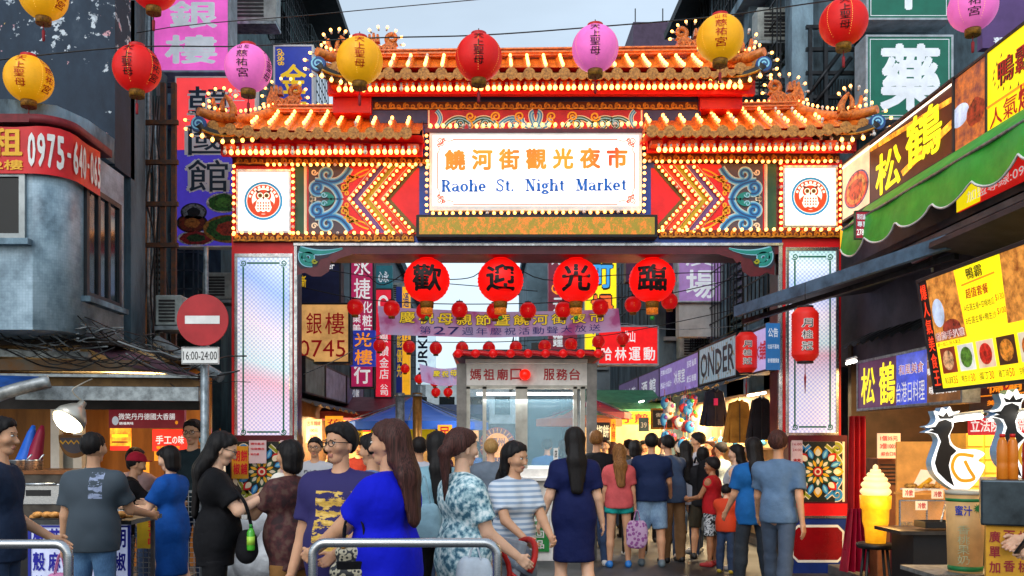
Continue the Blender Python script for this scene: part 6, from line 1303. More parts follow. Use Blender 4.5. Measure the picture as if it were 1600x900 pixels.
sign_front('handmade_sign', 'rounded red lit sign with white characters behind the bespectacled man', 238, 671, 292, 705, 10.0, M('lit_signal_red', 'd82a1a', .4, var=.1, emit=.7), None, [('手工', WH, .1, .28, .56, .68, 'h', .02), ('の味', WH, .58, .28, .92, .68, 'h', .02), ('香腸專賣店', YL, .12, .76, .8, .9)], t=.05); sign_front('food_poster', 'small glowing red and yellow food poster under the maroon sign', 172, 668, 203, 704, 10.0, M('lit_orange_print', 'f0a020', .4, var=.5, sc=9, emit=1.0, dirt='b02010'), None, [('', M('lit_signal_red'), 0, .8, 1, 1, 'r'), ('', YN, .1, .3, .9, .42, 'r'), ('', INKK, .1, .6, .9, .66, 'r')], t=.04)
hb = thing('hotdog_board', 'half moon painted board of a sausage with yellow zigzag', 'sign', at(116, 684, 9.7)); m = MB().use(M('board_brown', '8a5a24', .6, var=.3)); m.prism([(.17*math.cos(a), .22*math.sin(a)) for a in [PI+PI*k/14 for k in range(15)]]+[(.17, .03), (-.17, .03)], 0, .03); m.use(SLATE).poly([(.15*math.cos(a), -.004, .17*math.sin(a)) for a in [PI+PI*k/14 for k in range(15)]]); m.use(YEL).ribbon([(-.15+.03*k, -.03-.035*(k % 2)) for k in range(11)], .018, -.008); m.build('panel', hb)
# oven with trays
ov = thing('steel_oven', 'low stainless deck oven with a long handle on the left stall', 'oven', (at(62, 0, 7.4).x, 7.4, 0)); ez = lambda py: zz(py, 7.4); DS = M('dark_steel', '54504c', .35, .8, var=.35, sc=6); m = MB().use(DS).box((0, .3, (ez(740)+ez(815))/2), (.5, .6, ez(740)-ez(815))); m.build('body', ov, bevel=.01)
MB().use(M('copper_lid', '8a5a38', .4, .6, var=.3)).box((.01, .28, ez(738)), (.54, .64, .03)).build('top_plate', ov); m = MB().use(STEEL).box((-.02, -.012, ez(772)), (.4, .02, .17)); m.build('door', ov, bevel=.005); m = MB().use(BLACK).box((.0, -.026, ez(770)), (.2, .01, .05)); m.build('door_window', ov); m = MB().use(STEEL).tube([(-.16, -.06, ez(756)), (.16, -.06, ez(756))], .012, 8).tube([(-.14, 0, ez(756)), (-.14, -.06, ez(756))], .008, 6).tube([(.14, 0, ez(756)), (.14, -.06, ez(756))], .008, 6); m.build('handle', ov)
for k in range(3): MB().use(BLACK).lathe([(.018, 0), (.018, .02)], 12, (.23, -.002, ez(762+16*k)), Matrix.Rotation(R(90), 3, 'X')).build('knob', ov)
MB().use(BLACK).box((0, .3, ez(818)/2-.02), (.46, .5, ez(818)-.04)).build('stand', ov)
for px, w_, lab in ((33, .09, 'steel pot on top of the deck oven at the left'), (52, .075, 'second steel pot on the deck oven with a ladle')):
    p = at(px, 736, 7.55); o = thing('steel_pot', lab, 'pot', p); MB().use(STEEL).lathe([(w_, 0), (w_, .09), (w_*1.05, .095), (w_*.95, .09), (w_*.95, .01)], 18).build('bowl', o); MB().use(STEEL).tube([(.02, 0, .06), (.1, -.02, .14)], .008, 6).build('ladle', o)
def closed_umb(lab, px, mt):
    p = at(px, 668, 8.2); m = MB().use(mt).lathe([(.012, .02), (.03, -.05), (.06, -.3), (.09, -.45), (.02, -.46)], 10, p, Matrix.Rotation(R(14), 3, 'Y'), rib=5, ramp_=.3); o = m.build('folded_umbrella'); tag(o, lab, 'umbrella')
closed_umb('folded blue umbrella hanging behind the deck oven', 52, M('umbrella_blue')); closed_umb('folded maroon umbrella hanging beside the blue one', 66, M('umbrella_crimson'))
# table with lettered panels
tb_ = thing('bun_table', 'vendor table with white panels lettered in blue', 'table', (at(126, 0, 7.0).x, 7.0, 0)); tz = lambda py: zz(py, 7.0); wd = (204-49)*7.0/F; MB().use(M('steel_table_top', '4a4e50', .4, .7, var=.3)).box((0, .3, tz(816)), (wd+.04, .66, .035)).build('table_top', tb_); m = MB().use(M('panel_bluewhite', 'c4cce8', .4, var=.12, emit=.18)); m.box((0, 0, tz(816)/2+.03), (wd, .03, tz(816)-.1)); m.build('front_panel', tb_)
m = MB().use(M('blue_edge', '1c2a9a', .5)); 
for x in (-wd/2, wd/2): m.box((x, -.018, tz(816)/2+.03), (.02, .02, tz(816)-.1))
m.box((0, -.018, tz(822)), (wd, .02, .015)); m.build('panel_edge', tb_); m = MB().use(M('panel_blue_ink', '14149a', .5, var=0))
for px, s_ in ((63, '蟹殼黃'), (87, '芝麻燒'), (110, '蔥燒餅'), (189, '胡椒餅')): m.vtext(s_, at(px, 0, 7.0).x-tb_.location.x, tz(822), tz(822)-.55, .095, -.022, .03, gap=.18)
m.build('lettering', tb_); m = MB().use(DS)
for x in (-wd/2+.04, wd/2-.04):
    for y in (.05, .58): MB().use(DS).box((x, y, tz(816)/2), (.03, .03, tz(816))).build('leg', tb_)
BUN = M('baked_bun', 'd89a50', .6, var=.35, sc=20, dirt='9a5c20')
for px, w_, n, lab, bl in ((85, .3, 9, 'black baking tray heaped with buns at the left of the table', 'golden bun heaped on the left baking tray'), (184, .12, 5, 'baking tray with buns right of the man in the dark grey shirt', 'golden bun on the right baking tray')):
    p = at(px, 813, 7.15); o = thing('baking_tray', lab, 'tray', p); m = MB().use(BLACK).box((0, 0, 0), (w_+.06, .3, .012)); m.box((0, -.15, .015), (w_+.06, .01, .03)); m.build('tray', o)
    for k in range(n): b_ = MB().use(BUN).ell((0, 0, 0), (.042, .045, .026), 10, 7).build('bun', None, loc=p+Vector((-w_/2+w_*(k+.5)/n, random.uniform(-.1, .1), .03+.02*(k % 2)))); tag(b_, bl, 'bun', 'buns on the '+('left' if px < 100 else 'right')+' tray')
mf = thing('wire_mesh_fence', 'white wire mesh panel beside the vendor table', 'fence', (at(268, 0, 8.6).x, 8.6, 0)); m = MB().use(M('wire_white', 'a8acb0', .4, .4, var=.2)); w_, h_ = .76, zz(768, 8.6)
for k in range(15): m.box((-w_/2+w_*k/14, 0, h_/2), (.006, .006, h_))
for k in range(24): m.box((0, 0, h_*k/23), (w_, .006, .006))
m.build('mesh', mf); m = MB().use(GALV); m.box((0, 0, h_), (w_+.03, .025, .025)); m.box((-w_/2, 0, h_/2), (.025, .025, h_)); m.box((w_/2, 0, h_/2), (.025, .025, h_)); m.build('frame', mf)
sign_front('cloth_banner', 'yellow cloth banner with red characters tied to the wire mesh', 214, 793, 249, 857, 8.5, M('yellow_banner_cloth', 'd8b01c', .7, var=.25, sc=3, bump=.4, bsc=6), None, [('正宗', RL, .5, .1, .95, .5, 'v', .02), ('古味', RL, .5, .5, .95, .95, 'v', .02)], t=.01, cat='banner')
for x0, y0, x1, y1, mk, f_, lab in ((389, 688, 416, 724, [('請勿亂丟', RL, .1, .1, .9, .2), ('垃圾桶在', RL, .1, .32, .9, .42), ('前方處', RL, .1, .55, .6, .65)], M('pale_pink_paper', 'e4ccd4', .6, var=.08), 'pale pink notice pasted on the left pillar base'), (362, 697, 388, 748, [('胡椒', RL, .1, .1, .5, .9, 'v', .03), ('餅鋪', RL, .55, .1, .95, .9, 'v', .03)], M('amber_paper', 'e0a020', .6, var=.15), 'amber poster with red characters on the left pillar base')): poster('paper_notice', lab, x0, y0, x1, y1, D-.08, f_, mk)
SACK = M('white_plastic_sack', 'c8ccd0', .35, var=.25, sc=5, bump=.8, bsc=12)
for i, (px, d, z, r, lab) in enumerate(((400, 8.9, .72, .2, 'white plastic sack on top of the pile by the left pillar'), (412, 8.8, .34, .27, 'large white plastic sack in the middle of the pile by the left pillar'), (376, 8.95, .26, .26, 'crumpled white sack behind the woman in black'), (425, 9.1, .12, .2, 'small white sack on the ground at the foot of the left pillar'))):
    p = at(px, 690, d); V, Q = sdf_geo([('add', v3a(-r*.35, 0, -r*.3), v3a(r*.35, 0, -r*.3), r*.75, r*.7, (1, .9, 1), .05), ('add', v3a(0, 0, .1*r), v3a(.1*r, 0, r*1.0), r*.5, r*.12, None, .08)], .013, folds(.012, i, 1.2)); o = geo_obj('plastic_sack', [(V, Q, SACK)]); o.location = (p.x, d, z+.14); tag(o, lab, 'sack')
# ------------------------------------------------------------------ right foreground: awning beams and stalls
o = thing('street_awning', 'long dark awning with pale blue front beam reaching over the right stalls', 'awning', (4, 9, 0)); q = lambda px, py, d: at(px, py, d)-Vector((4, 9, 0))
a_, b_ = q(1150, 487, 10.3), q(1482, 378, 7.5); m = MB().use(M('blue_grey_fascia', '4e708a', .5, .2, var=.35, sc=5)); dx = b_-a_; rotm = Matrix.Rotation(math.atan2(dx.y, dx.x), 3, 'Z') @ Matrix.Rotation(-math.atan2(dx.z, math.hypot(dx.x, dx.y)), 3, 'Y'); m.box((a_+b_)/2, (dx.length, .06, .12), rotm); m.build('front_beam', o); m = MB().use(AWN); m.poly([a_, b_, Vector((.75, b_.y+.2, b_.z+.28)), Vector((.75, a_.y+.3, a_.z+.3))]); m.build('roof_sheet', o)
m = MB().use(DARKMETAL); m.box((a_+b_)/2+Vector((.12, .1, -.1)), (dx.length, .05, .05), rotm); m.build('inner_beam', o)
o = thing('awning_pole', 'maroon pole slanting out of the dark awning at the upper right', 'pole', (4, 8, 0)); q = lambda px, py, d: at(px, py, d)-Vector((4, 8, 0)); MB().use(M('maroon_tube', '6a2434', .4, .3, var=.2)).tube([q(1428, 408, 8.36), q(1640, 308, 6.35)], .03, 10).build('tube', o)
m = MB().use(GALV); m.tube([q(1455, 395, 8.1), q(1457, 425, 8.1)], .012, 6); m.build('clamp', o)
o = thing('dark_eaves', 'dark layered eaves and sheets above the menu board', 'eaves', (4.3, 8, 0)); m = MB().use(AWN); m.box((.25, -.5, 3.52), (1.0, 6.4, .08)); m.build('sheet', o); m = MB().use(M('eave_lip', '5c626a', .5, .3, var=.3)); m.box((-.22, -.6, 3.46), (.06, 6.0, .07)); m.build('lip', o); m = MB().use(AWN); m.box((-.3, -1.9, 3.22), (.5, 3.0, .05), Matrix.Rotation(R(10), 3, 'Y')); m.build('lower_sheet', o)
o = thing('corrugated_eave', 'small dark corrugated eave over the plum sign', 'awning', (4.4, 10.6, 0)); m = MB().use(M('corrugated_awning'))
for i in range(40): y0, y1 = -i*.08, -(i+1)*.08; m.poly([(.2, y0, 2.92), (.2, y1, 2.92), (-.22, y1, 2.70+.025*math.sin((i+1)*2.1)), (-.22, y0, 2.70+.025*math.sin(i*2.1))])
m.build('sheet', o)
rw = thing('stall_building', 'dark violet grey shop walls and rooms behind the right stalls', 'building', (4.5, 8, 0)); m = MB().use(M('violet_grey_wall', '3c3a4c', .6, var=.25, sc=3)); m.box((.1, .3, 3.7), (.15, 6.6, 2.3)); m.box((1.6, .3, 4.4), (2.8, 6.6, .8)); m.build('upper_wall', rw); MB().use(M('dark_green_tile', '2a3a2c', .35, var=.25)).box((1.5, .3, 1.4), (.1, 7.2, 2.8)).build('back_wall', rw); MB().use(M('dark_end_wall', '3a2418', .6, var=.3)).box((.8, 3.1, 1.4), (1.6, .1, 2.8)).build('end_wall', rw); MB().use(CONCD).box((.8, .3, 2.62), (1.5, 6.6, .1)).build('ceiling', rw); 
for y, e in ((9.7, 42), (8.3, 60), (6.8, 48)): lamp('stall_lamp', 'AREA', (5.0, y, 2.5), e, (1, .6, .22), .8)
for xa, ya, xb, yb, d, lab in ((1462, 660, 1534, 651, 7.25, 'glowing strip light under the left half of the menu board'), (1543, 655, 1640, 645, 6.6, 'glowing strip light under the right half of the menu board'), (1323, 568, 1337, 564, 9.6, 'short strip light left of the plum sign')):
    o = thing('strip_light', lab, 'light', at((xa+xb)/2, (ya+yb)/2, d)); v = (at(xb, yb, d-.45)-at(xa, ya, d))/2; MB().use(TUBE).tube([-v, v], .016, 8).build('tube', o); MB().use(WHITE).tube([-v*1.05+Vector((0, 0, .035)), v*1.05+Vector((0, 0, .035))], .018, 4).build('housing', o)
# ice cream lamp on a stool
ic = thing('ice_cream_lamp', 'glowing soft ice cream cone lamp standing on a black stool', 'lamp', at(1368, 848, 8.1)); k = 8.1/F; m = MB().use(M('cone_glow', 'f0a018', .4, var=.15, sc=20, emit=.5)); H_ = lambda py: (848-py)*k
m.lathe([(.085, 0), (.095, H_(826)), (.108, H_(818)), (.112, H_(815)), (.115, H_(796)), (.13, H_(794)), (.136, H_(774)), (.0, H_(773))], 24); m.build('cone', ic); m = MB().use(M('cream_glow', 'ffdf9c', .4, var=0, emit=.42)); zt_ = [774, 752, 735, 716]
pr_ = [(.0, H_(774))]; y0_ = 774.
for r_, hh_ in ((.134, 12), (.126, 10.5), (.104, 8.5), (.076, 7), (.048, 6), (.024, 6)):
    pr_ += [(r_*(.80+.2*math.sin(PI*t_/6)), H_(y0_-hh_*t_/6)) for t_ in range(7)]; y0_ -= hh_*.92
pr_.append((.0, H_(y0_-3))); m.lathe(pr_, 24); nv_ = len(m.v)
for i_ in range(nv_): x_, yy_, z_ = m.v[i_]; m.v[i_] = (x_, yy_, z_+.09*k*10*(math.atan2(yy_, x_)/PI)*min(1, math.hypot(x_, yy_)/.03)*.2)
m.build('swirl', ic); lamp('ice_cream_light', 'POINT', at(1385, 790, 7.8), 4, (1, .6, .2), .12)
stl = thing('stool', 'round black stool under the ice cream lamp', 'stool', (at(1368, 0, 8.1).x, 8.1, 0)); sz = zz(848, 8.1); MB().use(BLACK).lathe([(.15, sz-.05), (.165, sz-.03), (.165, sz-.012), (.15, sz)], 24).build('seat', stl)
for a in range(4): ca, sa = math.cos(a*PI/2+.6), math.sin(a*PI/2+.6); MB().use(BLACK).tube([(.11*ca, .11*sa, sz-.04), (.19*ca, .19*sa, 0)], .014, 8).build('leg', stl)
# red curtain and cloth
def drape(name, lab, x0, x1, yt, yb, d, mt, spread=0, folds=5, amp=.04):
    m = MB().use(mt); n = 30; nv = 10; b0 = len(m.v); c = at((x0+x1)/2, 690, d)
    for j in range(nv+1):
        for i in range(n+1):
            t = i/n; v = j/nv; xx = (x0+(x1-x0)*t); xm = (x0+x1)/2; xx = xm+(xx-xm)*(1+spread*v); p = at(xx, yt+(yb-yt)*v, d); m.v.append((p.x-c.x, amp*(1+v*.5)*math.sin(t*2*PI*folds+v*1.3), p.z))
    for j in range(nv):
        for i in range(n): a = b0+j*(n+1)+i; m.face((a, a+1, a+n+2, a+n+1), True)
    o = m.build(name, None, loc=(c.x, d, 0)); tag(o, lab, 'curtain')
CUR = M('red_curtain_cloth', 'b01018', .6, var=.2); drape('red_curtain', 'narrow red curtain hanging right of the right pillar', 1327, 1352, 650, 880, 10.3, CUR, .1, 3); drape('red_cloth', 'crimson plastic cloth spread over a heap beside the ice cream lamp', 1326, 1348, 795, 893, 9.7, M('crimson_plastic', '9a1030', .3, var=.2), 1.0, 4, .05)
drape('counter_cloth', 'dark red cloth hanging below the glass case', 1404, 1436, 832, 905, 7.75, M('dark_red_cloth', '8a1020', .6, var=.2), 0, 3, .015)
# price card on a little machine
mc = thing('vending_machine', 'small brown slatted machine with a lit price card on top', 'machine', (at(1388, 0, 9.5).x, 9.5, 0)); z0_, z1_ = zz(760, 9.5), zz(716, 9.5); MB().use(M('brown_cabinet', '7a4a2c', .5, var=.3)).box((0, .12, z1_/2), (.26, .3, z1_)).build('cabinet', mc, bevel=.01); m = MB().use(BLACK)
for k in range(6): m.box((0, -.034, z0_+.03+k*.04), (.2, .006, .014))
m.build('slats', mc); poster('price_card', 'pale orange lit price card leaning on the little brown machine', 1371, 677, 1407, 716, 9.4, M('price_card_pale', 'f0b890', .5, var=.1, emit=.5), [('1個35元', RL, .12, .1, .88, .3, 'h', .02), ('3個100元', RL, .1, .4, .9, .62, 'h', .02), ('綜合口味', RL, .15, .74, .85, .9)], cat='card')
# glass display case
dc = thing('display_case', 'warm lit glass display case with trays of food', 'display case', (at(1448, 0, 8.3).x, 8.3, 0)); w_ = .5; za, zb2, zc2 = zz(830, 8.3), zz(782, 8.3), zz(690, 8.3); m = MB().use(M('case_amber', 'c88a40', .4, var=.2, emit=.3)); m.box((.06, .2, (za+zc2)/2), (w_, .03, zc2-za)); m.box((.03, .1, za), (w_, .2, .03)); m.box((.03, .1, zb2+.06), (w_, .18, .02)); m.build('back_panel', dc); MB().use(PANE).box((0, 0, (za+zb2)/2), (w_, .008, zb2-za)).build('glass', dc); m = MB().use(STEEL)
for x in (-w_/2, 0, w_/2): m.box((x, 0, (za+zb2)/2), (.012, .014, zb2-za))
m.box((0, 0, zb2), (w_, .016, .014)); m.build('frame', dc); MB().use(M('case_base', '701420', .5, var=.2)).box((0, .1, za/2), (w_, .2, za-.04)).build('base', dc); FRY = M('fried_food', 'd8a048', .6, var=.5, sc=24)
for i, (dx_, dz, rx) in enumerate(((-.12, .03, .1), (.12, .03, .1), (-.1, zb2-za+.1, .07), (.1, zb2-za+.1, .08))):
    p = Vector(dc.location)+Vector((dx_, .09, za+dz)); o = thing('food_tray', ('food tray at lower left of the display case', 'food tray at lower right of the display case', 'food tray on the left of the upper shelf', 'food tray on the right of the upper shelf')[i], 'tray', p); MB().use(WHITE).box((0, 0, 0), (rx*2, .16, .015)).build('tray', o); m = MB().use(FRY)
    for k_ in range(7): m.ell((random.uniform(-rx*.7, rx*.7), random.uniform(-.05, .05), .03), (.03, .035, .022), 8, 6)
    m.build('fried_pieces', o)
for i, (px, py) in enumerate(((1420, 770), (1440, 790), (1465, 772))): poster('price_tag', ('small price tag at the left of the glass case', 'red lettered tag in the middle of the glass case', 'small price tag at the right of the glass case')[i], px-9, py-7, px+9, py+7, 8.2, M('tag_paper', 'f0d8b8', .5, var=.1, emit=.3), [('冷飲', RL, .15, .15, .85, .85)], cat='tag')
crn = thing('corn_poster', 'slanted paper with a picture of corn in the display case', 'poster', at(1437, 770, 8.45), 0); m = MB().use(M('tag_paper')).poly([(-.1, 0, 0), (.12, 0, .03), (.2, .02, .2), (.02, .02, .22)]); m.build('sheet', crn); MB().use(YEL).tube([(-.02, -.012, .04), (.1, -.012, .13)], .022, 8).build('corn_print', crn)
# dark counter with pan
ct = thing('dark_counter', 'low dark steel counter with a black pan in front of the glass case', 'counter', (at(1450, 0, 7.4).x, 7.4, 0)); z_ = zz(832, 7.4); MB().use(M('dark_steel')).box((0, .2, z_), (.5, .5, .03)).build('counter_top', ct); MB().use(BLACK).box((.06, .2, z_/2), (.36, .4, z_-.03)).build('cabinet', ct)
o = thing('black_pan', 'square black pan on the low dark counter', 'pan', at(1462, 824, 7.5)); m = MB().use(BLACK); m.box((0, 0, .005), (.26, .2, .01)); [m.box((s*.13, 0, .03), (.01, .2, .05)) for s in (-1, 1)]; [m.box((0, s*.1, .03), (.26, .01, .05)) for s in (-1, 1)]; m.build('pan', o); MB().use(STEEL).tube([(.04, 0, .03), (.14, .1, .22)], .008, 6).build('spatula', o)
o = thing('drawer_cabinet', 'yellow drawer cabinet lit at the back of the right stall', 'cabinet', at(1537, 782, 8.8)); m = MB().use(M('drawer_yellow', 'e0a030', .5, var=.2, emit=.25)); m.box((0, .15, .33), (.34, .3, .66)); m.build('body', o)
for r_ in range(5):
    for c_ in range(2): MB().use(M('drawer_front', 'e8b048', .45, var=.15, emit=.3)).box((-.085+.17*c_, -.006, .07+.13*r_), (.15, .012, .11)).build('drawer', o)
# cut-out fowl signs
FO = [(-.02, .0), (.08, -.06), (.2, -.05), (.3, .06), (.34, .16), (.28, .2), (.34, .26), (.26, .3), (.14, .3), (.06, .34), (.03, .42), (.06, .5), (.07, .57), (.12, .64), (.06, .63), (.03, .68), (.0, .65), (-.04, .67), (-.06, .63), (-.11, .64), (-.09, .57), (-.12, .52), (-.19, .5), (-.13, .48), (-.19, .45), (-.11, .44), (-.07, .38), (-.1, .28), (-.13, .18), (-.1, .08)]
def fowl(lab, p, sc):
    o = thing('fowl_sign', lab, 'sign', p); sm = [(v.x, v.y) for v in smooth_path([Vector(q_+(0,)) for q_ in FO+FO[:1]], 3)[:-1]]; tf = lambda v: Vector((v.x*sc, v.y, v.z*sc))
    MB().use(M('foam_pale_blue', '8ab4d8', .5, var=.15)).prism([(x*1.0, z) for x, z in sm], .0, .09, tf).build('body', o); MB().use(M('lit_white_face', 'f4f4f4', .4, var=0, emit=.55)).prism(sm, -.008, -.001, tf).build('face', o); m = MB().use(INKK)
    m.poly([tf(Vector((x, -.011, z))) for x, z in ((-.17, .492), (-.1, .5), (-.07, .545), (-.01, .565), (.045, .54), (.05, .49), (.015, .42), (.03, .34), (.09, .285), (.04, .24), (.02, .16), (.04, .06), (.07, -.03), (.0, .02), (-.08, .1), (-.105, .18), (-.08, .28), (-.05, .37), (-.08, .435), (-.17, .462), (-.1, .475))]); m.poly([tf(Vector((x, -.011, z))) for x, z in ((-.06, .57), (.06, .57), (.08, .61), (.02, .59), (.0, .63), (-.03, .59), (-.08, .61))])
    m.poly([tf(Vector((x, -.011, z))) for x, z in ((-.16, .488), (-.1, .47), (-.1, .485))]); m.use(YEL).ribbon([(v.x, v.y) for v in smooth_path([Vector(a_) for a_ in ((.24, .24, 0), (.1, .25, 0), (.05, .14, 0), (.12, .03, 0), (.24, .04, 0), (.2, .12, 0), (.16, .2, 0))], 5)], .03, -.012, tf=tf); m.build('artwork', o); MB().use(DARKMETAL).box((.08*sc, .045, -.09*sc), (.03, .03, .12*sc)).build('post', o)
fowl('cut-out sign of a crowned black and white fowl above the juice cup', at(1478, 755, 7.3), .92); fowl('second cut-out fowl sign cut by the right edge behind the bottles', at(1582, 740, 6.6), .92)
# giant cup on its board
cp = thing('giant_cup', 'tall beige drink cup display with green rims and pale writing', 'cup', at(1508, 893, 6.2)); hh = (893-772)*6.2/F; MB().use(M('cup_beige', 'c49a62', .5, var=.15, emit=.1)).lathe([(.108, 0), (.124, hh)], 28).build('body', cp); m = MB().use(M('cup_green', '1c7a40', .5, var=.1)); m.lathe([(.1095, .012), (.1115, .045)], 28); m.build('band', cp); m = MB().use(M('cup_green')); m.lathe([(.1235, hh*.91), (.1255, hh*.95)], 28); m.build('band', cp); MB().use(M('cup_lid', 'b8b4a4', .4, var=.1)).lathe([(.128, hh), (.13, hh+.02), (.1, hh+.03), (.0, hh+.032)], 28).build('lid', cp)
m = MB(); tf = lambda v: Vector((.128*math.sin(R(-18)+v.x/.12), -.128*math.cos(R(-18)+v.x/.12), v.z)); m.use(BL).text('蜜汁', -.03, hh*.8, .1, .07, 0, 0, .02, tf); m.use(M('cup_pale_ink', 'a8b08a', .5, var=0)).vtext('香桃果奶', -.03, hh*.62, .06, .07, 0, .0, tf, .1); m.use(M('cup_green')).poly([tf(Vector((.055+.03*math.cos(a)*(1-.5*(k % 2)), 0, hh*.83+.035*math.sin(a)*(1-.5*(k % 2))))) for k, a in enumerate([2*PI*k/20 for k in range(20)])]); m.build('lettering', cp)
o = thing('side_counter', 'grey metal counter edge below the giant cup', 'counter', at(1495, 893, 6.2)); o.location.z = 0; zc_ = zz(893, 6.2); MB().use(GALV).box((.02, .1, zc_-.016), (.5, .5, .03)).build('counter_top', o); MB().use(BLACK).box((.05, .15, zc_/2), (.36, .36, zc_-.034)).build('cabinet', o)
# juice counter with yellow box
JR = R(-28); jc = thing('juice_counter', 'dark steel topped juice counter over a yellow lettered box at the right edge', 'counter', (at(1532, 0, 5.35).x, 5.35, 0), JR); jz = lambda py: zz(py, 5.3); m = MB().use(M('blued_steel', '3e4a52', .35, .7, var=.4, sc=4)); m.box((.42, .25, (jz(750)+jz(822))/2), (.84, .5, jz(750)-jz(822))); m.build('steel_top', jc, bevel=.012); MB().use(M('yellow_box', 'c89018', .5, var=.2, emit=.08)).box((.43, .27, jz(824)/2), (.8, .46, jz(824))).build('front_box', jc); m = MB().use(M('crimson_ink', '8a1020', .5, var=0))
for u, py, ch in ((.075, 840, '廣'), (.075, 864, '單'), (.075, 888, '加'), (.15, 838, '百'), (.225, 838, '楊'), (.3, 838, '芒'), (.15, 885, '香'), (.225, 885, '桃'), (.3, 885, '果')): m.text(ch, u, jz(py), .058, .068, .036, 0, .02)
m.build('lettering', jc)
JU = M('orange_juice', 'c8701a', .25, var=.15, sc=3, emit=.12)
for i, (px, mt) in enumerate(((1566, JU), (1582, JU), (1606, M('red_juice', 'b02a1c', .25, var=.15)))):
    o = thing('juice_bottle', ('orange juice bottle leftmost on the steel counter', 'second orange juice bottle on the steel counter', 'red juice bottle at the right edge of the steel counter')[i], 'bottle', at(px, 749, 5.42)); MB().use(mt).lathe([(.026, 0), (.031, .005), (.031, .09), (.029, .1), (.031, .11), (.031, .19), (.024, .23), (.013, .255)], 20).build('body', o); MB().use(REDP).lathe([(.015, .255), (.015, .275), (.0, .276)], 14).build('cap', o)
# baby stroller
sx = at(835, 0, 6.15).x; bs = thing('pushchair', 'grey pushchair with red hoop handle and lime green cloth, in the middle foreground', 'pushchair', (sx, 6.15, 0), R(-65)); m = MB().use(M('red_frame', 'b8201c', .4, .3, var=.15)); m.tube(smooth_path([Vector((-.22, -.5, .2)), Vector((-.22, -.3, .75)), Vector((-.2, -.5, 1.02)), Vector((0, -.55, 1.05)), Vector((.2, -.5, 1.02)), Vector((.22, -.3, .75)), Vector((.22, -.5, .2))], 6), .018, 8); m.tube([Vector((.21*math.cos(R(a)), -.2+.05, .74))+Vector((0, .11*math.sin(R(a)), .19*math.sin(R(a)))) for a in range(0, 181, 15)], .022, 8); m.tube([(-.22, .45, .15), (-.22, -.3, .75)], .015, 6).tube([(.22, .45, .15), (.22, -.3, .75)], .015, 6); m.build('frame', bs)
m = MB().use(M('pushchair_grey', '8a9098', .6, var=.2)); m.box((0, .0, .45), (.38, .4, .08), Matrix.Rotation(R(10), 3, 'X')); m.box((0, -.24, .7), (.38, .07, .5), Matrix.Rotation(R(-15), 3, 'X')); m.build('seat', bs, bevel=.02); m = MB().use(M('pushchair_hood_grey', '6a7684', .6, var=.2)); m.lathe([(.2*math.cos(R(a)), .2*math.sin(R(a))) for a in range(0, 91, 15)], 20, (0, -.2, .74), Matrix.Rotation(R(-30), 3, 'X')); m.build('hood', bs); MB().use(M('lime_cloth', '6ac83a', .7, var=.2)).ell((.02, .3, .4), (.2, .2, .07), 14, 8, Matrix.Rotation(R(-25), 3, 'X')).build('footrest_cloth', bs)
for x in (-.24, .24):
    for y, r in ((.45, .1), (-.42, .13)):
        w = MB().use(BLACK).tube([(x, y+r*math.cos(a), r+.002+r*math.sin(a)) for a in [2*PI*k/20 for k in range(20)]], .016, 6, closed=True).build('wheel', bs); m = MB().use(GALV)
        for k_ in range(3): a = PI*k_/3; m.tube([(x, y+r*math.cos(a), r+r*math.sin(a)), (x, y-r*math.cos(a), r-r*math.sin(a))], .005, 5)
        m.build('spokes', w)
o = thing('stall_shelf', 'wooden shelf with jars at the back of the sausage stall', 'shelf', (at(320, 0, 10.2).x-.1, 10.2, 0)); MB().use(M('shop_shelf')).box((0, .3, 1.55), (.5, .22, .03)).build('board', o); MB().use(M('shop_shelf')).box((0, .3, 1.2), (.5, .22, .03)).build('board', o)
hang_goods('jar', 'coloured jar on the shelf of the sausage stall', 'jar', 'jars on the stall shelf', [Vector((o.location.x-.2+.1*(i % 5), 10.45, 1.62-.35*(i//5))) for i in range(10)], .045)
for i, (px, py) in enumerate(((248, 640), (262, 655), (280, 638), (226, 655), (345, 650))): poster('paper_notice', ('curled paper tag hanging in the sausage stall', 'second paper tag hanging in the sausage stall', 'amber paper by the post of the sausage stall', 'small pale paper under the maroon sign', 'yellow bag hanging at the edge of the sausage stall')[i], px-7, 706+i*8-10, px+7, 706+i*8+14, 10.05, (AMB, M('tag_paper'), YC)[i % 3])
# ------------------------------------------------------------------ people
SKINS = {'a': M('skin_light', 'dfb193', .5, var=.08, sc=9, spec=.35), 'b': M('skin_tan', 'cc9a78', .5, var=.08, sc=9, spec=.35), 'c': M('skin_brown', 'a87350', .5, var=.08, sc=9, spec=.35)}
for s_ in SKINS.values():
    b_ = s_.node_tree.nodes['Principled BSDF']; b_.inputs['Subsurface Weight'].default_value = .12; b_.inputs['Subsurface Radius'].default_value = (.02, .008, .004)
LIPS = M('lip_skin', 'b87866', .45, var=0); EYEW = M('eye_white', 'd8d4cc', .3, var=0); EYEB = M('eye_dark', '120c0a', .2, var=0)
def hair_mat(name, c0, c1):
    return node_mat(name, lambda nt, co: ramp(nt, N(nt, 'TexNoise', Scale=3, Detail=6, Vector=scaled(nt, co, (70, 70, 2.2))).outputs['Fac'], [(.34, c0), (.66, c1)]), .6)
HAIR = {'k': hair_mat('black_hair', '060506', '191414'), 'b': hair_mat('brown_hair', '1e100c', '54302a'), 'd': hair_mat('dyed_hair', '4a2c14', '9a6a38'), 'g': hair_mat('blond_hair', '7a5a30', 'c09a60')}
for h_ in HAIR.values(): h_.node_tree.nodes['Principled BSDF'].inputs['Specular IOR Level'].default_value = .25
def cloth(name, c=None, var=.2, sc=3., rough=.8): return M('cloth_'+name, c, rough, var=var, sc=sc, bump=.5, bsc=15, spec=.2)
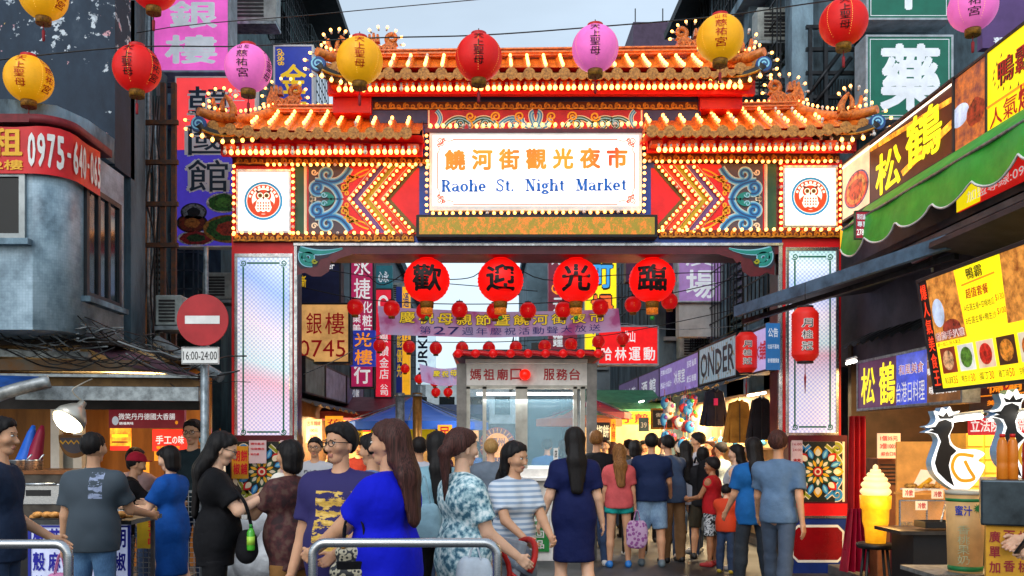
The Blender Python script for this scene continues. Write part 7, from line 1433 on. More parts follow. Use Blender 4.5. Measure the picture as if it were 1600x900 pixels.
def denim(name, c0, c1):
    def b(nt, co):
        n = N(nt, 'TexNoise', Scale=5, Detail=5, Vector=co); w = N(nt, 'TexNoise', Scale=160, Detail=2, Vector=scaled(nt, co, (1, 1, .25))); a = N(nt, 'Math', operation='MULTIPLY_ADD'); a.inputs[1].default_value = .35; nt.links.new(w.outputs['Fac'], a.inputs[0]); nt.links.new(n.outputs['Fac'], a.inputs[2]); return ramp(nt, a.outputs[0], [(.42, c0), (.86, c1)])
    return node_mat('denim_'+name, b, .85)
DN = {'mid': denim('mid', '1c3a62', '5a84ac'), 'dark': denim('dark', '101e34', '2c4468'), 'light': denim('light', '2a4a74', '88a8c4')}
def pattern(name, kind, c0, c1, c2, sc):
    def b(nt, co):
        if kind == 'dots': v = N(nt, 'TexVoronoi', Scale=sc, Vector=co); return ramp(nt, v.outputs['Distance'], [(.0, c0), (.42, c0), (.5, c1)])
        if kind == 'camo': v = N(nt, 'TexNoise', Scale=sc, Detail=2, Vector=co); return ramp(nt, v.outputs['Fac'], [(.0, c0), (.44, c1), (.56, c2)], 'CONSTANT')
        if kind == 'stripe': v = N(nt, 'TexWave', Scale=sc, Distortion=.3, Vector=co, bands_direction='Z'); return ramp(nt, v.outputs['Fac'], [(.0, c0), (.5, c0), (.6, c1)])
        v = N(nt, 'TexNoise', Scale=sc, Detail=5, Vector=co); return ramp(nt, v.outputs['Fac'], [(.38, c0), (.5, c1), (.62, c2)])
    return node_mat('pattern_'+name, b, .8)
def printed(name, base, cols, box, sc=26):
    """a T-shirt with a printed patch: box = (xmin, xmax, zmin, zmax) on the front (+y)"""
    def b(nt, co):
        sep = N(nt, 'SeparateXYZ', Vector=co); n = N(nt, 'TexNoise', Scale=sc, Detail=4, Roughness=.7, Vector=scaled(nt, co, (.6, 1, 1.6))); ins = None
        for s_, op, val in (('X', 'GREATER_THAN', box[0]), ('X', 'LESS_THAN', box[1]), ('Z', 'GREATER_THAN', box[2]), ('Z', 'LESS_THAN', box[3]), ('Y', 'GREATER_THAN' if box[4] > 0 else 'LESS_THAN', 0)):
            c = N(nt, 'Math', operation=op); nt.links.new(sep.outputs[s_], c.inputs[0]); c.inputs[1].default_value = val
            if ins is None: ins = c.outputs[0]
            else: mu = N(nt, 'Math', operation='MULTIPLY'); nt.links.new(ins, mu.inputs[0]); nt.links.new(c.outputs[0], mu.inputs[1]); ins = mu.outputs[0]
        w = N(nt, 'TexWave', Scale=4.6, Distortion=3, Detail=3, Vector=co, bands_direction='Z'); th = N(nt, 'Math', operation='MULTIPLY_ADD'); nt.links.new(w.outputs['Fac'], th.inputs[0]); th.inputs[1].default_value = .16; nt.links.new(n.outputs['Fac'], th.inputs[2]); g2 = N(nt, 'Math', operation='GREATER_THAN'); nt.links.new(th.outputs[0], g2.inputs[0]); g2.inputs[1].default_value = .56
        mu = N(nt, 'Math', operation='MULTIPLY'); nt.links.new(ins, mu.inputs[0]); nt.links.new(g2.outputs[0], mu.inputs[1]); pc = ramp(nt, n.outputs['Fac'], cols)
        mm = N(nt, 'Mix', data_type='RGBA'); nt.links.new(mu.outputs[0], mm.inputs[0]); mm.inputs[6].default_value = (*s2l(base), 1); nt.links.new(pc, mm.inputs[7]); return mm.outputs[2]
    return node_mat('printed_'+name, b, .8)
def v3(*a): return np.array(a, float)
def nrm(v): return v/max(1e-9, np.linalg.norm(v))
people_n = [0]
def person(lab, px, d, top, face, skin='b', sex='m', fat=1., hair='short', hc='k', topc=None, style='tee', bottom='jeans', botc=None, shoec='white', lean=0., headyaw=0., nod=0., armL=(0, .12, .15), armR=(0, .12, .15), handL=None, handR=None, legL=(0, .06, 0), legR=(0, .06, 0), glasses=False, cap=None, group=None, hem=None, detail=None, twist=0., child=False, hlen=None, gap=0.):
    """face: heading in degrees, 0 = looking away from the camera, 90 = looking left, 180 = at the camera; top = row of the crown of the head"""
    X = at(px, 0, d).x; H = zz(top, d); H = H/(1-.012*abs(lean)*20*.15) if lean else H; k = H/1.70; people_n[0] += 1; seed = people_n[0]
    vox = detail or (.012 if d < 7 else .0145 if d < 9.5 else .018 if d < 13 else .024)
    sw, hw = (.182, .085) if sex == 'm' else (.158, .095); hb = 1.16 if child else 1.
    if child: sw *= .95
    # skeleton
    spine = v3(0, math.sin(lean), math.cos(lean)); up = spine; P = v3(0, 0, .93*k)
    if lean: P = P-v3(0, math.sin(lean)*.12*k, 0)
    Wst = P+spine*.12*k; Cst = P+spine*.34*k; N0 = P+spine*.53*k; hd = nrm(v3(0, math.sin(lean*.4+nod), math.cos(lean*.4+nod))); fy = R(headyaw); side = v3(1, 0, 0)
    HO = N0+hd*.155*k*(1.02 if not child else .96); fwd = v3(-math.sin(fy), math.cos(fy), 0); fwd = nrm(fwd-hd*fwd.dot(hd)-hd*math.tan(nod)*0); hs_ = np.cross(fwd, hd); hk = k*hb
    tw = R(twist); cx_ = v3(math.cos(tw), math.sin(tw), 0)
    S_ = {s: P+spine*.44*k+cx_*s*sw*k*(.94+.06*fat) for s in (-1, 1)}
    def arm(s, a, target):
        f, b, e = a[:3]; tin = a[3] if len(a) > 3 else 0.; up_l, fo_l = .285*k, .25*k
        if target is not None:
            T = v3(*target)*k if not isinstance(target, np.ndarray) else target; D_ = T-S_[s]; L_ = min(np.linalg.norm(D_), (up_l+fo_l)*.995); u = nrm(D_); ca = (up_l**2+L_**2-fo_l**2)/(2*up_l*L_); ca = max(-1, min(1, ca)); pole = v3(s*.55, -.45, -1.); pole = nrm(pole-u*pole.dot(u)); E = S_[s]+u*up_l*ca+pole*up_l*math.sqrt(1-ca*ca); return E, S_[s]+u*L_
        u = v3(s*math.sin(b), math.sin(f)*math.cos(b), -math.cos(f)*math.cos(b)); E = S_[s]+u*up_l; b2 = b-tin; w = v3(s*math.sin(b2), math.sin(f+e)*math.cos(b2), -math.cos(f+e)*math.cos(b2)); return E, E+w*fo_l
    AR = {-1: arm(-1, armL, handL), 1: arm(1, armR, handR)}
    HP, KN, AN = {}, {}, {}
    for s, lg in ((-1, legL), (1, legR)):
        a, b, kf = lg; HP[s] = P+v3(s*hw*k, 0, -.04*k); KN[s] = HP[s]+v3(s*math.sin(b), math.sin(a)*math.cos(b), -math.cos(a)*math.cos(b))*.42*k; c_ = a-kf; AN[s] = KN[s]+v3(s*math.sin(b)*.5, math.sin(c_), -math.cos(c_))*.40*k
    dz = .075*k-min(AN[-1][2], AN[1][2])
    for D_ in (HP, KN, AN):
        for s in (-1, 1): D_[s] = D_[s]+v3(0, 0, dz)
    sh = v3(0, 0, dz); P, Wst, Cst, N0, HO = P+sh, Wst+sh, Cst+sh, N0+sh, HO+sh; S_ = {s: S_[s]+sh for s in S_}; AR = {s: (AR[s][0]+sh, AR[s][1]+sh) for s in AR}
    ff = .55+.45*fat
    def torso(i, kk=.05):
        c, w = [], []
        bl = 1. if sex == 'm' else .93
        L = [('add', Cst+v3(-.075*k*ff, 0, 0)+spine*.03*k, Cst+v3(.075*k*ff, 0, 0)+spine*.03*k, .105*k*ff+i, .105*k*ff+i, (1.05, .95, 1.15), kk), ('add', Wst+v3(-.055*k*ff, .0, 0), Wst+v3(.055*k*ff, .0, 0), .1*k*bl*fat+i, .1*k*bl*fat+i, (1, .98, 1.2), kk), ('add', P+v3(-.06*k*ff, -.01*k, -.02*k), P+v3(.06*k*ff, -.01*k, -.02*k), .112*k*ff+i, .112*k*ff+i, (1, 1, 1.), kk)]
        for s in (-1, 1): L += [('add', N0-spine*.045*k, S_[s]+spine*.0*k, .046*k+i*.8, .047*k*ff+i*.8, None, .04), ('add', Cst+v3(s*.07*k*ff, 0, 0)+spine*.05*k, S_[s]-spine*.04*k, .085*k*ff+i, .058*k*ff+i, (1, .95, 1), .04)]
        if sex == 'f' and not child:
            for s in (-1, 1): L.append(('add', Cst+v3(s*.07*k, .075*k*ff, -.0*k), Cst+v3(s*.065*k, .09*k*ff, -.03*k), .055*k*ff+i, .06*k*ff+i, None, .05))
        if fat > 1.1: L.append(('add', Wst+v3(0, .07*k, -.01), Wst+v3(0, .08*k, -.06*k), .1*k*fat+i, .1*k*fat+i, (1.25, .9, 1.1), .07))
        return L
    def armp(s, i, a0=0., a1=1., f0=0., f1=1.):
        E, Wr = AR[s]; L = []; q = lambda t: S_[s]+(E-S_[s])*t
        L.append(('add', q(a0), q(a1), .05*k*ff+i, .041*k*ff+i, None, .02))
        if f1 > 0: L.append(('add', E+(Wr-E)*f0, E+(Wr-E)*f1, .041*k*ff+i, (.041-.014*f1)*k*ff+i, None, .015))
        return L
    def legp(s, i, t1=1., c1=1.):
        L = [('add', HP[s], KN[s] if t1 >= 1 else HP[s]+(KN[s]-HP[s])*t1, .078*k*ff+i, (.078-.024*t1)*k*ff+i, None, .035)]
        if c1 > 0 and t1 >= 1:
            mid = KN[s]+(AN[s]-KN[s])*.35+v3(0, -.012*k, 0); L += [('add', KN[s], mid, .053*k*ff+i, .055*k*ff+i, None, .02)]
            if c1 > .35: e = mid+(AN[s]-mid)*((c1-.35)/.65); L.append(('add', mid, e, .055*k*ff+i, (.055-.02*c1)*k*ff+i, None, .02))
        return L
    sk = SKINS[skin]
    body = torso(0.)+[('add', N0-spine*.03*k, HO-hd*.05*k, .05*k, .047*k, None, .03)]
    for s in (-1, 1): body += armp(s, 0.)+legp(s, 0.)+[('add', AN[s]+v3(0, -.02, -.03)*k, AN[s]+v3(0, .11, -.05)*k, .034*k, .026*k, (1.1, 1, .9), .02)]
    geo = [(*sdf_geo(body, vox*1.25), sk)]
    # head
    Hm = np.stack([hs_, fwd, hd], 1)
    def hp(x, y, z): return HO+Hm @ (v3(x, y, z)*hk)
    hv = max(.0055, min(vox*.62, .012)); hl = [('add', hp(0, -.012, .03), hp(0, .012, .03), .083*hk, .079*hk, (.93, 1.06, 1.08), .03), ('add', hp(0, .022, -.03), hp(0, .03, -.07), .062*hk, .044*hk, (1, 1.05, 1.), .03), ('add', hp(0, .05, -.088), hp(0, .058, -.09), .022*hk, .02*hk, (1.3, 1, 1), .02),
        ('add', hp(0, .088, .004), hp(0, .106, -.03), .009*hk, .0145*hk, None, .012), ('add', hp(-.009, .096, -.034), hp(.009, .096, -.034), .009*hk, .009*hk, None, .008), ('add', hp(-.045, .06, -.018), hp(.045, .06, -.018), .026*hk, .026*hk, None, .02), ('add', hp(-.03, .084, .026), hp(.03, .084, .026), .009*hk, .009*hk, None, .015), ('add', hp(-.014, .086, -.060), hp(.014, .086, -.060), .0075*hk, .0075*hk, None, .006), ('add', hp(-.011, .083, -.07), hp(.011, .083, -.07), .0075*hk, .0075*hk, None, .006)]
    for s in (-1, 1): hl += [('add', hp(s*.078, -.008, .012), hp(s*.075, -.004, -.03), .017*hk, .012*hk, (.6, 1, 1), .006), ('sub', hp(s*.031, .1, .008), hp(s*.034, .1, .008), .014*hk, .014*hk, None, .012)]
    def lipf(c):
        q = (c-HO) @ Hm/hk; return ((q[:, 2] > -.078) & (q[:, 2] < -.053) & (np.abs(q[:, 0]) < .023) & (q[:, 1] > .078)).astype(int)
    geo.append((*sdf_geo(hl, hv), ((sk, LIPS), lipf)))
    for s in (-1, 1):
        geo.append((*sdf_geo([('add', hp(s*.031, .082, .008), hp(s*.032, .082, .008), .0125*hk, .0125*hk, (1.2, 1, .62), .002)], .004), EYEW)); geo.append((*sdf_geo([('add', hp(s*.030, .0905, .0085), hp(s*.031, .0905, .0085), .0065*hk, .0065*hk, (1, 1, .95), .002)], .0035), EYEB)); geo.append((*sdf_geo([('add', hp(s*.016, .094, .0275), hp(s*.047, .083, .029), .004*hk, .0032*hk, None, .002)], .0035), HAIR[hc])); geo.append((*sdf_geo([('add', hp(s*.019, .0905, .0155), hp(s*.044, .0835, .015), .0024*hk, .0022*hk, None, .002)], .003), EYEB))
    # hands: palm, four fingers, thumb
    for s in (-1, 1):
        E, Wr = AR[s]; dr = nrm(Wr-E); inn = v3(-s, .25, 0); inn = nrm(inn-dr*inn.dot(dr)); th = nrm(np.cross(dr, inn)*s); th = th if th[1] >= -.2 else -th; hkk = .92*k*(1.05 if sex == 'm' else .95)
        cu = .5 if (handL if s < 0 else handR) is None else .95; L = [('add', Wr-dr*.02*k, Wr+dr*.02*hkk, .026*k*ff, .027*hkk, None, .015), ('add', Wr+dr*.03*hkk+th*.022*hkk, Wr+dr*.085*hkk+th*.026*hkk, .017*hkk, .013*hkk, None, .012), ('add', Wr+dr*.03*hkk, Wr+dr*.09*hkk, .017*hkk, .014*hkk, None, .012), ('add', Wr+dr*.03*hkk-th*.02*hkk, Wr+dr*.082*hkk-th*.026*hkk, .017*hkk, .013*hkk, None, .012)]
        for j, (o_, l_) in enumerate(((.030, .068), (.0105, .076), (-.0095, .07), (-.029, .055))):
            p = Wr+dr*(.088-.006*abs(j-1.2))*hkk+th*o_*hkk; a = .18*cu
            for q_ in range(3):
                a += cu*.42; nd = dr*math.cos(a)+inn*math.sin(a); p2 = p+nd*l_*hkk*(.45, .32, .25)[q_]; L.append(('add', p, p2, (.0092-.0008*q_)*hkk, (.0086-.0008*q_)*hkk, None, .004)); p = p2
        p = Wr+dr*.028*hkk+th*.026*hkk
        for q_ in range(2): nd = nrm(dr*.72+th*(.6-.5*q_)+inn*(.3+.3*q_)); p2 = p+nd*(.042, .032)[q_]*hkk; L.append(('add', p, p2, .0115*hkk, .0095*hkk, None, .006)); p = p2
        geo.append((*sdf_geo(L, .0048 if d < 7.2 else .0065 if d < 10 else .009), sk))
    root = geo_obj('person', geo); root.location = (X, d, 0); root.rotation_euler = (0, 0, R(face)); tag(root, lab, 'person', group)
    NO = folds(.0085*k, seed)
    # upper garment
    zc = lambda z: ((0, 0, z), (0, 0, -1))
    if style:
        i = .016*k; hz = (hem if hem is not None else {'tee': .82, 'tank': .84, 'long': .82, 'dress': .52, 'crop': .9}[style])*k
        tp = torso(i, .06)
        if style == 'dress' or hz < .8*k:
            tp += [('add', P+v3(0, 0, .06*k), v3(0, 0, hz-.1*k), .135*k*ff+i, (.155 if style == 'dress' else .14)*k*ff+i, (1.12, .86, 1), .05)]
        else: tp += [('add', Cst-spine*.04*k, P+v3(0, 0, .1*k), .118*k*ff*(fat**.3)+i*.6, .124*k*ff*(fat**.5)+i*.6, (1.18, .9, 1), .05), ('add', P+v3(0, 0, .1*k), v3(0, P[1]*.9, hz-.06*k), .124*k*ff*(fat**.5)+i*.6, .13*k*ff*(fat**.4)+i, (1.26, 1.0, 1), .05)]
        nc = N0+spine*.005*k; tp.append(('sub', nc+spine*.03*k+v3(0, .03*k, 0), nc+spine*.1*k+v3(0, .02*k, 0), .062*k, .07*k, None, .015))
        sl = {'tee': (.0, .72, 0), 'dress': (.0, .72, 0), 'crop': (0, .6, 0), 'tank': None, 'long': (0, 1, .93)}[style]
        if sl:
            for s in (-1, 1):
                E, Wr = AR[s]
                if sl[2]: tp += [('add', S_[s], E, .06*k*ff+i*.7, .05*k*ff+i*.6, None, .03), ('add', E, E+(Wr-E)*sl[2], .05*k*ff+i*.6, .036*k*ff+i*.6, None, .015)]
                else:
                    q_ = S_[s]+(E-S_[s])*sl[1]; tp.append(('add', S_[s], q_+(E-S_[s])*.3, .05*k*ff+i*.8, .06*k*ff+i, None, .035, ((q_, E-S_[s]),)))
        else:
            tp = [t for j, t in enumerate(tp)]
            for s in (-1, 1): tp.append(('sub', S_[s]+v3(s*.035*k, 0, -.01*k), S_[s]+v3(s*.06*k, 0, .03*k), .06*k*ff, .06*k*ff, None, .01))
        lo, hi = bounds(tp); lo[2] = max(lo[2], hz-.03); Dm, lo = sdf_eval(tp, lo, hi, vox, NO); zs = lo[2]+vox*np.arange(Dm.shape[2]); Dm = np.maximum(Dm, (hz-zs)[None, None, :].astype(np.float32)); V, Q = surfnet(Dm, lo, vox)
        geo_obj('dress' if style == 'dress' else 'tank_top' if style == 'tank' else 'shirt', [(V, Q, topc)], root)
    # lower garment
    if bottom:
        i = .014*k; hem_ = (hem if hem is not None else {'tee': .82, 'tank': .84, 'long': .82, 'crop': .9}.get(style, 1.)); lp = [('add', P+v3(-.06*k*ff, -.005*k, 0), P+v3(.06*k*ff, -.005*k, 0), .112*k*ff+i*.5, .112*k*ff+i*.5, (1, 1, 1.1), .04)]
        for s in (-1, 1):
            if bottom == 'jeans': lp += legp(s, i)+[('add', KN[s], AN[s]+v3(0, 0, -.01), .058*k*ff+i, .044*k+i, None, .03)]
            elif bottom == 'shorts': e = HP[s]+(KN[s]-HP[s])*.95; lp += [('add', HP[s], e, .092*k*ff+i, .078*k*ff+i, None, .03, ((e, KN[s]-HP[s]),))]
            elif bottom == 'hotpants': e = HP[s]+(KN[s]-HP[s])*.3; lp += [('add', HP[s], e, .092*k*ff+i, .09*k*ff+i, None, .03, ((e, KN[s]-HP[s]),))]
        lo, hi = bounds(lp); wz = min(1.04, hem_+.05)*k; hi[2] = min(hi[2], wz+.03); Dm, lo = sdf_eval(lp, lo, hi, vox, folds(.004*k, seed+50, 1.4)); zs = lo[2]+vox*np.arange(Dm.shape[2]); Dm = np.maximum(Dm, (zs-wz)[None, None, :].astype(np.float32)); V, Q = surfnet(Dm, lo, vox); geo_obj('shorts' if bottom != 'jeans' else 'trousers', [(V, Q, botc)], root)
    # shoes
    sm = {'white': M('shoe_white', 'b8b8b8', .5, var=.2), 'black': M('shoe_black', '17171a', .5, var=.2), 'blue': M('shoe_blue', '2a78c8', .5, var=.15), 'red': M('shoe_red', 'a02a2a', .5, var=.2), 'grey': M('shoe_grey', '5a6a74', .5, var=.2), 'yellow': M('shoe_yellow', 'b8a02a', .5, var=.3)}[shoec]
    for s in (-1, 1):
        a = AN[s]; gz_ = .0; L = [('add', v3(a[0], a[1]-.035*k, .038*k+gz_), v3(a[0]+s*.012*k, a[1]+.13*k, .03*k+gz_), .044*k, .036*k, (1, 1, .95), .02), ('add', a+v3(0, -.015, -.01)*k, a+v3(0, .01, -.03)*k, .046*k, .045*k, None, .02)]
        if a[2] > .12*k: L = [(l[0], l[1]+v3(0, 0, a[2]-.075*k), l[2]+v3(0, 0, a[2]-.095*k), *l[3:]) if j == 0 else l for j, l in enumerate(L)]
        V, Q = sdf_geo(L, vox*.9); geo_obj('shoe', [(V, Q, sm)], root)
    # hair
    if hair:
        hm = HAIR[hc]; A0, B0 = hp(0, .078, .066), hp(0, -.075, -.062 if hair in ('short', 'crew') else -.05); dn = B0-A0; nv_ = np.cross(dn, hs_); nv_ = nv_ if nv_.dot(hd) < 0 else -nv_
        g_ = (.008 if hair == 'crew' else .015)*hk; L = [('add', hp(0, -.014, .034), hp(0, .006, .036), .084*hk+g_, .077*hk+g_, (.95, 1.07, 1.08), .02, ((A0, nv_),))]
        if hair == 'short': L += [('add', hp(-.04, .06, .09), hp(.035, .066, .092), .024*hk, .02*hk, None, .02)]
        if hair in ('long', 'verylong', 'pony', 'bob'):
            ln = hlen or {'long': .36, 'verylong': .46, 'bob': .16, 'pony': .3}[hair]; dn_ = v3(0, 0, -1.)-spine*.25; bk = -fwd*.035*k; 
            if hair == 'bob': L += [('add', hp(-.045, -.03, .0), hp(-.055, -.03, -.08), .05*hk, .042*hk, None, .03), ('add', hp(.045, -.03, .0), hp(.055, -.03, -.08), .05*hk, .042*hk, None, .03), ('add', hp(0, -.06, 0), hp(0, -.06, -.085), .065*hk, .06*hk, (1.1, .8, 1), .03), ('add', hp(-.04, .07, .07), hp(.04, .07, .07), .026*hk, .026*hk, None, .02)]
            elif hair == 'pony': L += [('add', hp(0, -.09, .04), hp(0, -.13, -.02), .035*hk, .04*hk, None, .02), ('add', hp(0, -.13, -.02), hp(0, -.12, -.02)+v3(0, 0, -ln*k), .04*hk, .012*hk, None, .02)]
            else:
                Ab = HO-fwd*.075*k; m1 = N0-v3(0, 1, 0)*.10*k*ff-fwd*.01-v3(0, 0, .02*k); e1 = m1-v3(0, .03*k, 0)-spine*ln*.75*k
                L += [('add', hp(0, -.05, .02), m1, .085*hk, .072*hk, (1.05, .72, 1), .03), ('add', m1, e1, .074*hk, .045*hk, (1.35, .55, 1), .03)]
                for s in (-1, 1): m2 = S_[s]*.5+N0*.5+v3(0, -.01, .03)*k; L += [('add', hp(s*.06, -.045, .02), hp(s*.06, -.05, -.09), .034*hk, .03*hk, None, .02), ('add', hp(s*.06, -.05, -.09), m2*.5+m1*.5-v3(0, .02*k, .0*k), .03*hk, .022*hk, None, .02)]
                L += [('add', hp(s*.045, .045, .09), hp(s*.07, .01, .03), .022*hk, .014*hk, None, .015) for s in (-1, 1)]
        P_ = np.random.default_rng(seed).uniform(0, 6, 3)
        def hn(Xx, Yy, Zz): an = np.arctan2(Yy-HO[1], Xx-HO[0]); return .0022*k*(np.sin(an*13+P_[0]+6*Zz)+.6*np.sin(an*37+P_[1]+2*np.sin(9*Zz))+.6*np.sin(an*59+P_[2]+14*Zz))
        V, Q = sdf_geo(L, max(.007, vox*.7), hn); geo_obj('hair', [(V, Q, hm)], root)
    if cap:
        cm = cloth('cap_'+cap, cap, .15); A0, B0 = hp(0, .085, .055), hp(0, -.09, .02); nv_ = np.cross(B0-A0, hs_); nv_ = nv_ if nv_.dot(hd) < 0 else -nv_
        V, Q = sdf_geo([('add', hp(0, -.014, .042), hp(0, .006, .042), .1*hk, .094*hk, (.95, 1.05, 1.05), .02, ((A0, nv_),)), ('add', hp(-.03, .09, .058), hp(.03, .09, .058), .05*hk, .05*hk, (1, 1.6, .16), .01)], .008); geo_obj('cap', [(V, Q, cm)], root)
    if glasses:
        m = MB().use(M('glasses_frame', '1a1512', .3, var=0))
        for s in (-1, 1):
            c = hp(s*.033, .104, .006); m.tube([c+Hm @ (v3(.026*math.cos(a), 0, .018*math.sin(a))*hk) for a in [2*PI*j/16 for j in range(16)]], .0026*hk, 5, closed=True); m.tube([hp(s*.059, .102, .012), hp(s*.078, .06, .012), hp(s*.08, -.01, .008)], .0026*hk, 5)
        m.tube([hp(-.008, .106, .01), hp(.008, .106, .01)], .0026*hk, 5); m.build('glasses', root)
    root['hand'] = 0; del root['hand']
    Mw = Matrix.Translation((X, d, 0)) @ Matrix.Rotation(R(face), 4, 'Z'); W2 = lambda p: Mw @ Vector(p)
    return root, dict(handL=W2(AR[-1][1]+nrm(AR[-1][1]-AR[-1][0])*.08*k), handR=W2(AR[1][1]+nrm(AR[1][1]-AR[1][0])*.08*k), shL=W2(S_[-1]), shR=W2(S_[1]), P=W2(P), k=k, local=lambda p: p, mw=Mw, head=W2(HO), C=W2(Cst))
def bag_obj(name, lab, loc, w, h, mt, cat='bag', handle=.12, dep=.35, rz=0, hmt=None):
    """a soft bag hanging from a point: mouth, gathered neck and handles"""
    o = thing(name, lab, cat, loc, rz); L = [('add', v3(-w*.3, 0, -handle-h*y_), v3(w*.3, 0, -handle-h*y_), w*r_, w*r_, (1, dep*2, 1.2), .08) for y_, r_ in ((.2, .15), (.4, .19), (.6, .21), (.78, .21))]; V, Q = sdf_geo(L, .009, folds(.006, hash(lab) % 97)); geo_obj('bag_body', [(V, Q, mt)], o)
    m = MB().use(hmt or mt)
    for s in (-1, 1): m.tube(smooth_path([Vector((-w*.22, s*.015, -handle-h*.15)), Vector((-w*.1, s*.012, -handle*.4)), Vector((0, s*.01, 0)), Vector((w*.1, s*.012, -handle*.4)), Vector((w*.22, s*.015, -handle-h*.15))], 4), .006, 5)
    m.build('bag_handle', o); return o
C_ = cloth
Lr = R
NAVY = C_('navy', '152046'); BLK = C_('black', '121216'); 
fish = printed('fish', '3a4650', [(.3, '6a7898'), (.6, '98a4c0')], (.03, .13, 1.18, 1.38, -1), 30)
# ---- left foreground
person('man with bare shoulder in dark sleeveless top cut by the left edge, looking right', 0, 5.7, 664, -82, 'b', topc=C_('navy_grey', '1e2c44'), style='tank', botc=DN['dark'], armL=(.1, .08, .9), armR=(-.1, .1, .2))
r, q = person('man in dark grey T-shirt and blue jeans seen from behind at the vendor table', 146, 6.7, 685, -8, 'b', topc=fish, botc=DN['mid'], armL=(-.05, .16, .2), armR=(.55, .15, .8), legL=(.03, .08, 0), legR=(-.03, .08, 0), fat=1.08, headyaw=-12, hair='crew')
bag_obj('shopping_bag', 'thin pink plastic bag in the hand of the man in jeans', q['handL']+Vector((-.01, -.02, .02)), .2, .34, M('pink_plastic', 'c878a8', .4, var=.2, alpha=.85))
person('vendor in red cap and black shirt leaning over the stall behind the table', 192, 8.6, 714, -60, 'b', topc=BLK, botc=DN['dark'], lean=.25, armR=(.7, .1, .9), armL=(.6, .2, 1.2), cap='b02038', hair='crew', nod=.15)
person('person with black hair turned away, half hidden behind the red capped vendor', 212, 9.4, 706, -20, 'b', sex='f', topc=C_('pale_pink', 'b89a9a'), botc=DN['dark'], hair='bob', armR=(1.2, .2, 1.6))
r, q = person('woman with bobbed hair in bright blue sleeveless dress walking left with a plastic bag', 268, 8.0, 703, 78, 'a', sex='f', fat=1.08, hair='bob', topc=C_('cobalt', '1050a4'), style='dress', hem=.46, bottom=None, armL=(.5, .15, 1.2), armR=(.55, .1, 1.1), legL=(.2, .03, .1), legR=(-.15, .03, .2), nod=.2, shoec='black')
bag_obj('plastic_bag', 'white plastic bag hanging from the hands of the woman in the blue dress', q['handL']+Vector((0, 0, .02)), .2, .24, M('white_plastic', 'c0ccd8', .3, var=.2, alpha=.8), handle=.06)
person('tall man in glasses and dark shirt facing the camera behind the blue dress', 301, 8.9, 664, 176, 'b', glasses=True, topc=C_('dark_green_blue', '18282e'), botc=DN['dark'], hair='short')
r, q = person('woman in black with long black hair and glasses holding a snack, facing right', 336, 6.5, 684, -76, 'a', sex='f', fat=1.15, hair='verylong', hlen=.42, topc=BLK, botc=BLK, hem=.74, glasses=True, nod=.35, handL=(-.08, .40, 1.28), handR=(.1, .38, 1.26), shoec='black', gap=.1)
sn = thing('snack', 'round white bun in an orange paper sleeve held by the woman in black', 'food', (q['handL']+q['handR'])/2+Vector((.03, -.02, .03))); MB().use(M('bun_white', 'e8e2d4', .6, var=.1)).ell((0, 0, .02), (.075, .04, .07), 16, 10, Matrix.Rotation(R(20), 3, 'Y')).build('bun', sn); m = MB().use(M('orange_paper', 'd8641c', .5, var=.15)); m.lathe([(.03, -.06), (.078, .0)], 14, (0, 0, 0), None, True, 1, .6); m.build('paper_sleeve', sn)
hbk = at(392, 838, 6.35); o = thing('drink_bottle', 'small green drink bottle in the bag strap of the woman in black', 'bottle', hbk); MB().use(M('green_drink', '4ab02a', .2, var=.1, spec=.7)).lathe([(.026, -.1), (.028, -.09), (.028, .03), (.012, .06)], 16).build('body', o); MB().use(M('bottle_cap_green', '1a8a2c', .4)).lathe([(.013, .06), (.013, .085), (0, .086)], 12).build('cap', o); MB().use(M('label_lime', 'a8d848', .4)).lathe([(.0285, -.06), (.0285, 0)], 16).build('label', o)
m = MB().use(BLK); kb = at(386, 850, 6.4); V, Q = sdf_geo([('add', v3(0, 0, -.05), v3(0, 0, .03), .08, .07, (1, .6, 1.1), .04)], .011, folds(.005, 3)); o = thing('shoulder_bag', 'black shoulder bag on the hip of the woman in black', 'bag', kb); geo_obj('bag_body', [(V, Q, BLK)], o); MB().use(BLK).tube(smooth_path([Vector((.04, .0, .08)), Vector((.0, -.06, .3)), Vector((-.12, -.02, .42)), Vector((-.22, .06, .5))], 6), .012, 6).build('strap', o); MB().use(SILVER).box((-.0, -.065, .2), (.04, .012, .03)).build('buckle', o)
person('older woman in brown patterned blouse and tan trousers turned to the left', 452, 6.6, 698, 62, 'b', sex='f', fat=1.12, hair='bob', topc=pattern('brown', 'mix', '2a1418', '4a2022', '5a4038', 16), botc=C_('tan', '8a6236'), hem=.72, armL=(.7, .2, .9), armR=(.35, .15, .7))
r, q = person('heavy man in glasses and purple T-shirt with a gold print, facing the camera', 533, 5.2, 674, 164, 'b', fat=1.3, glasses=True, topc=printed('gold', '221a58', [(.3, '7a5a18'), (.55, 'd0a848'), (.7, 'e8c878')], (-.12, .10, .95, 1.32, 1), 22), botc=DN['dark'], armL=(.05, .22, .25), armR=(.0, .2, .25), headyaw=-24, hem=.78)
r, q = person('woman in bright blue T-shirt with long brown hair in profile, holding a handbag', 608, 4.75, 671, 66, 'b', sex='f', fat=1.32, hair='verylong', hlen=.3, hc='b', topc=C_('royal_blue', '0c18c8', .12), botc=DN['mid'], hem=.78, handL=(-.12, .42, 1.02), handR=(.02, .40, .96), headyaw=8)
hbx = thing('handbag', 'patterned cream and black handbag with a dark band held by the woman in blue', 'handbag', at(553, 845, 4.62), 0)
def monog(nt, co):
    v = N(nt, 'TexVoronoi', Scale=38, Vector=co); return ramp(nt, v.outputs['Distance'], [(.0, '17181c'), (.24, '17181c'), (.3, 'b0a890'), (.55, 'b0a890'), (.62, '22242a')])
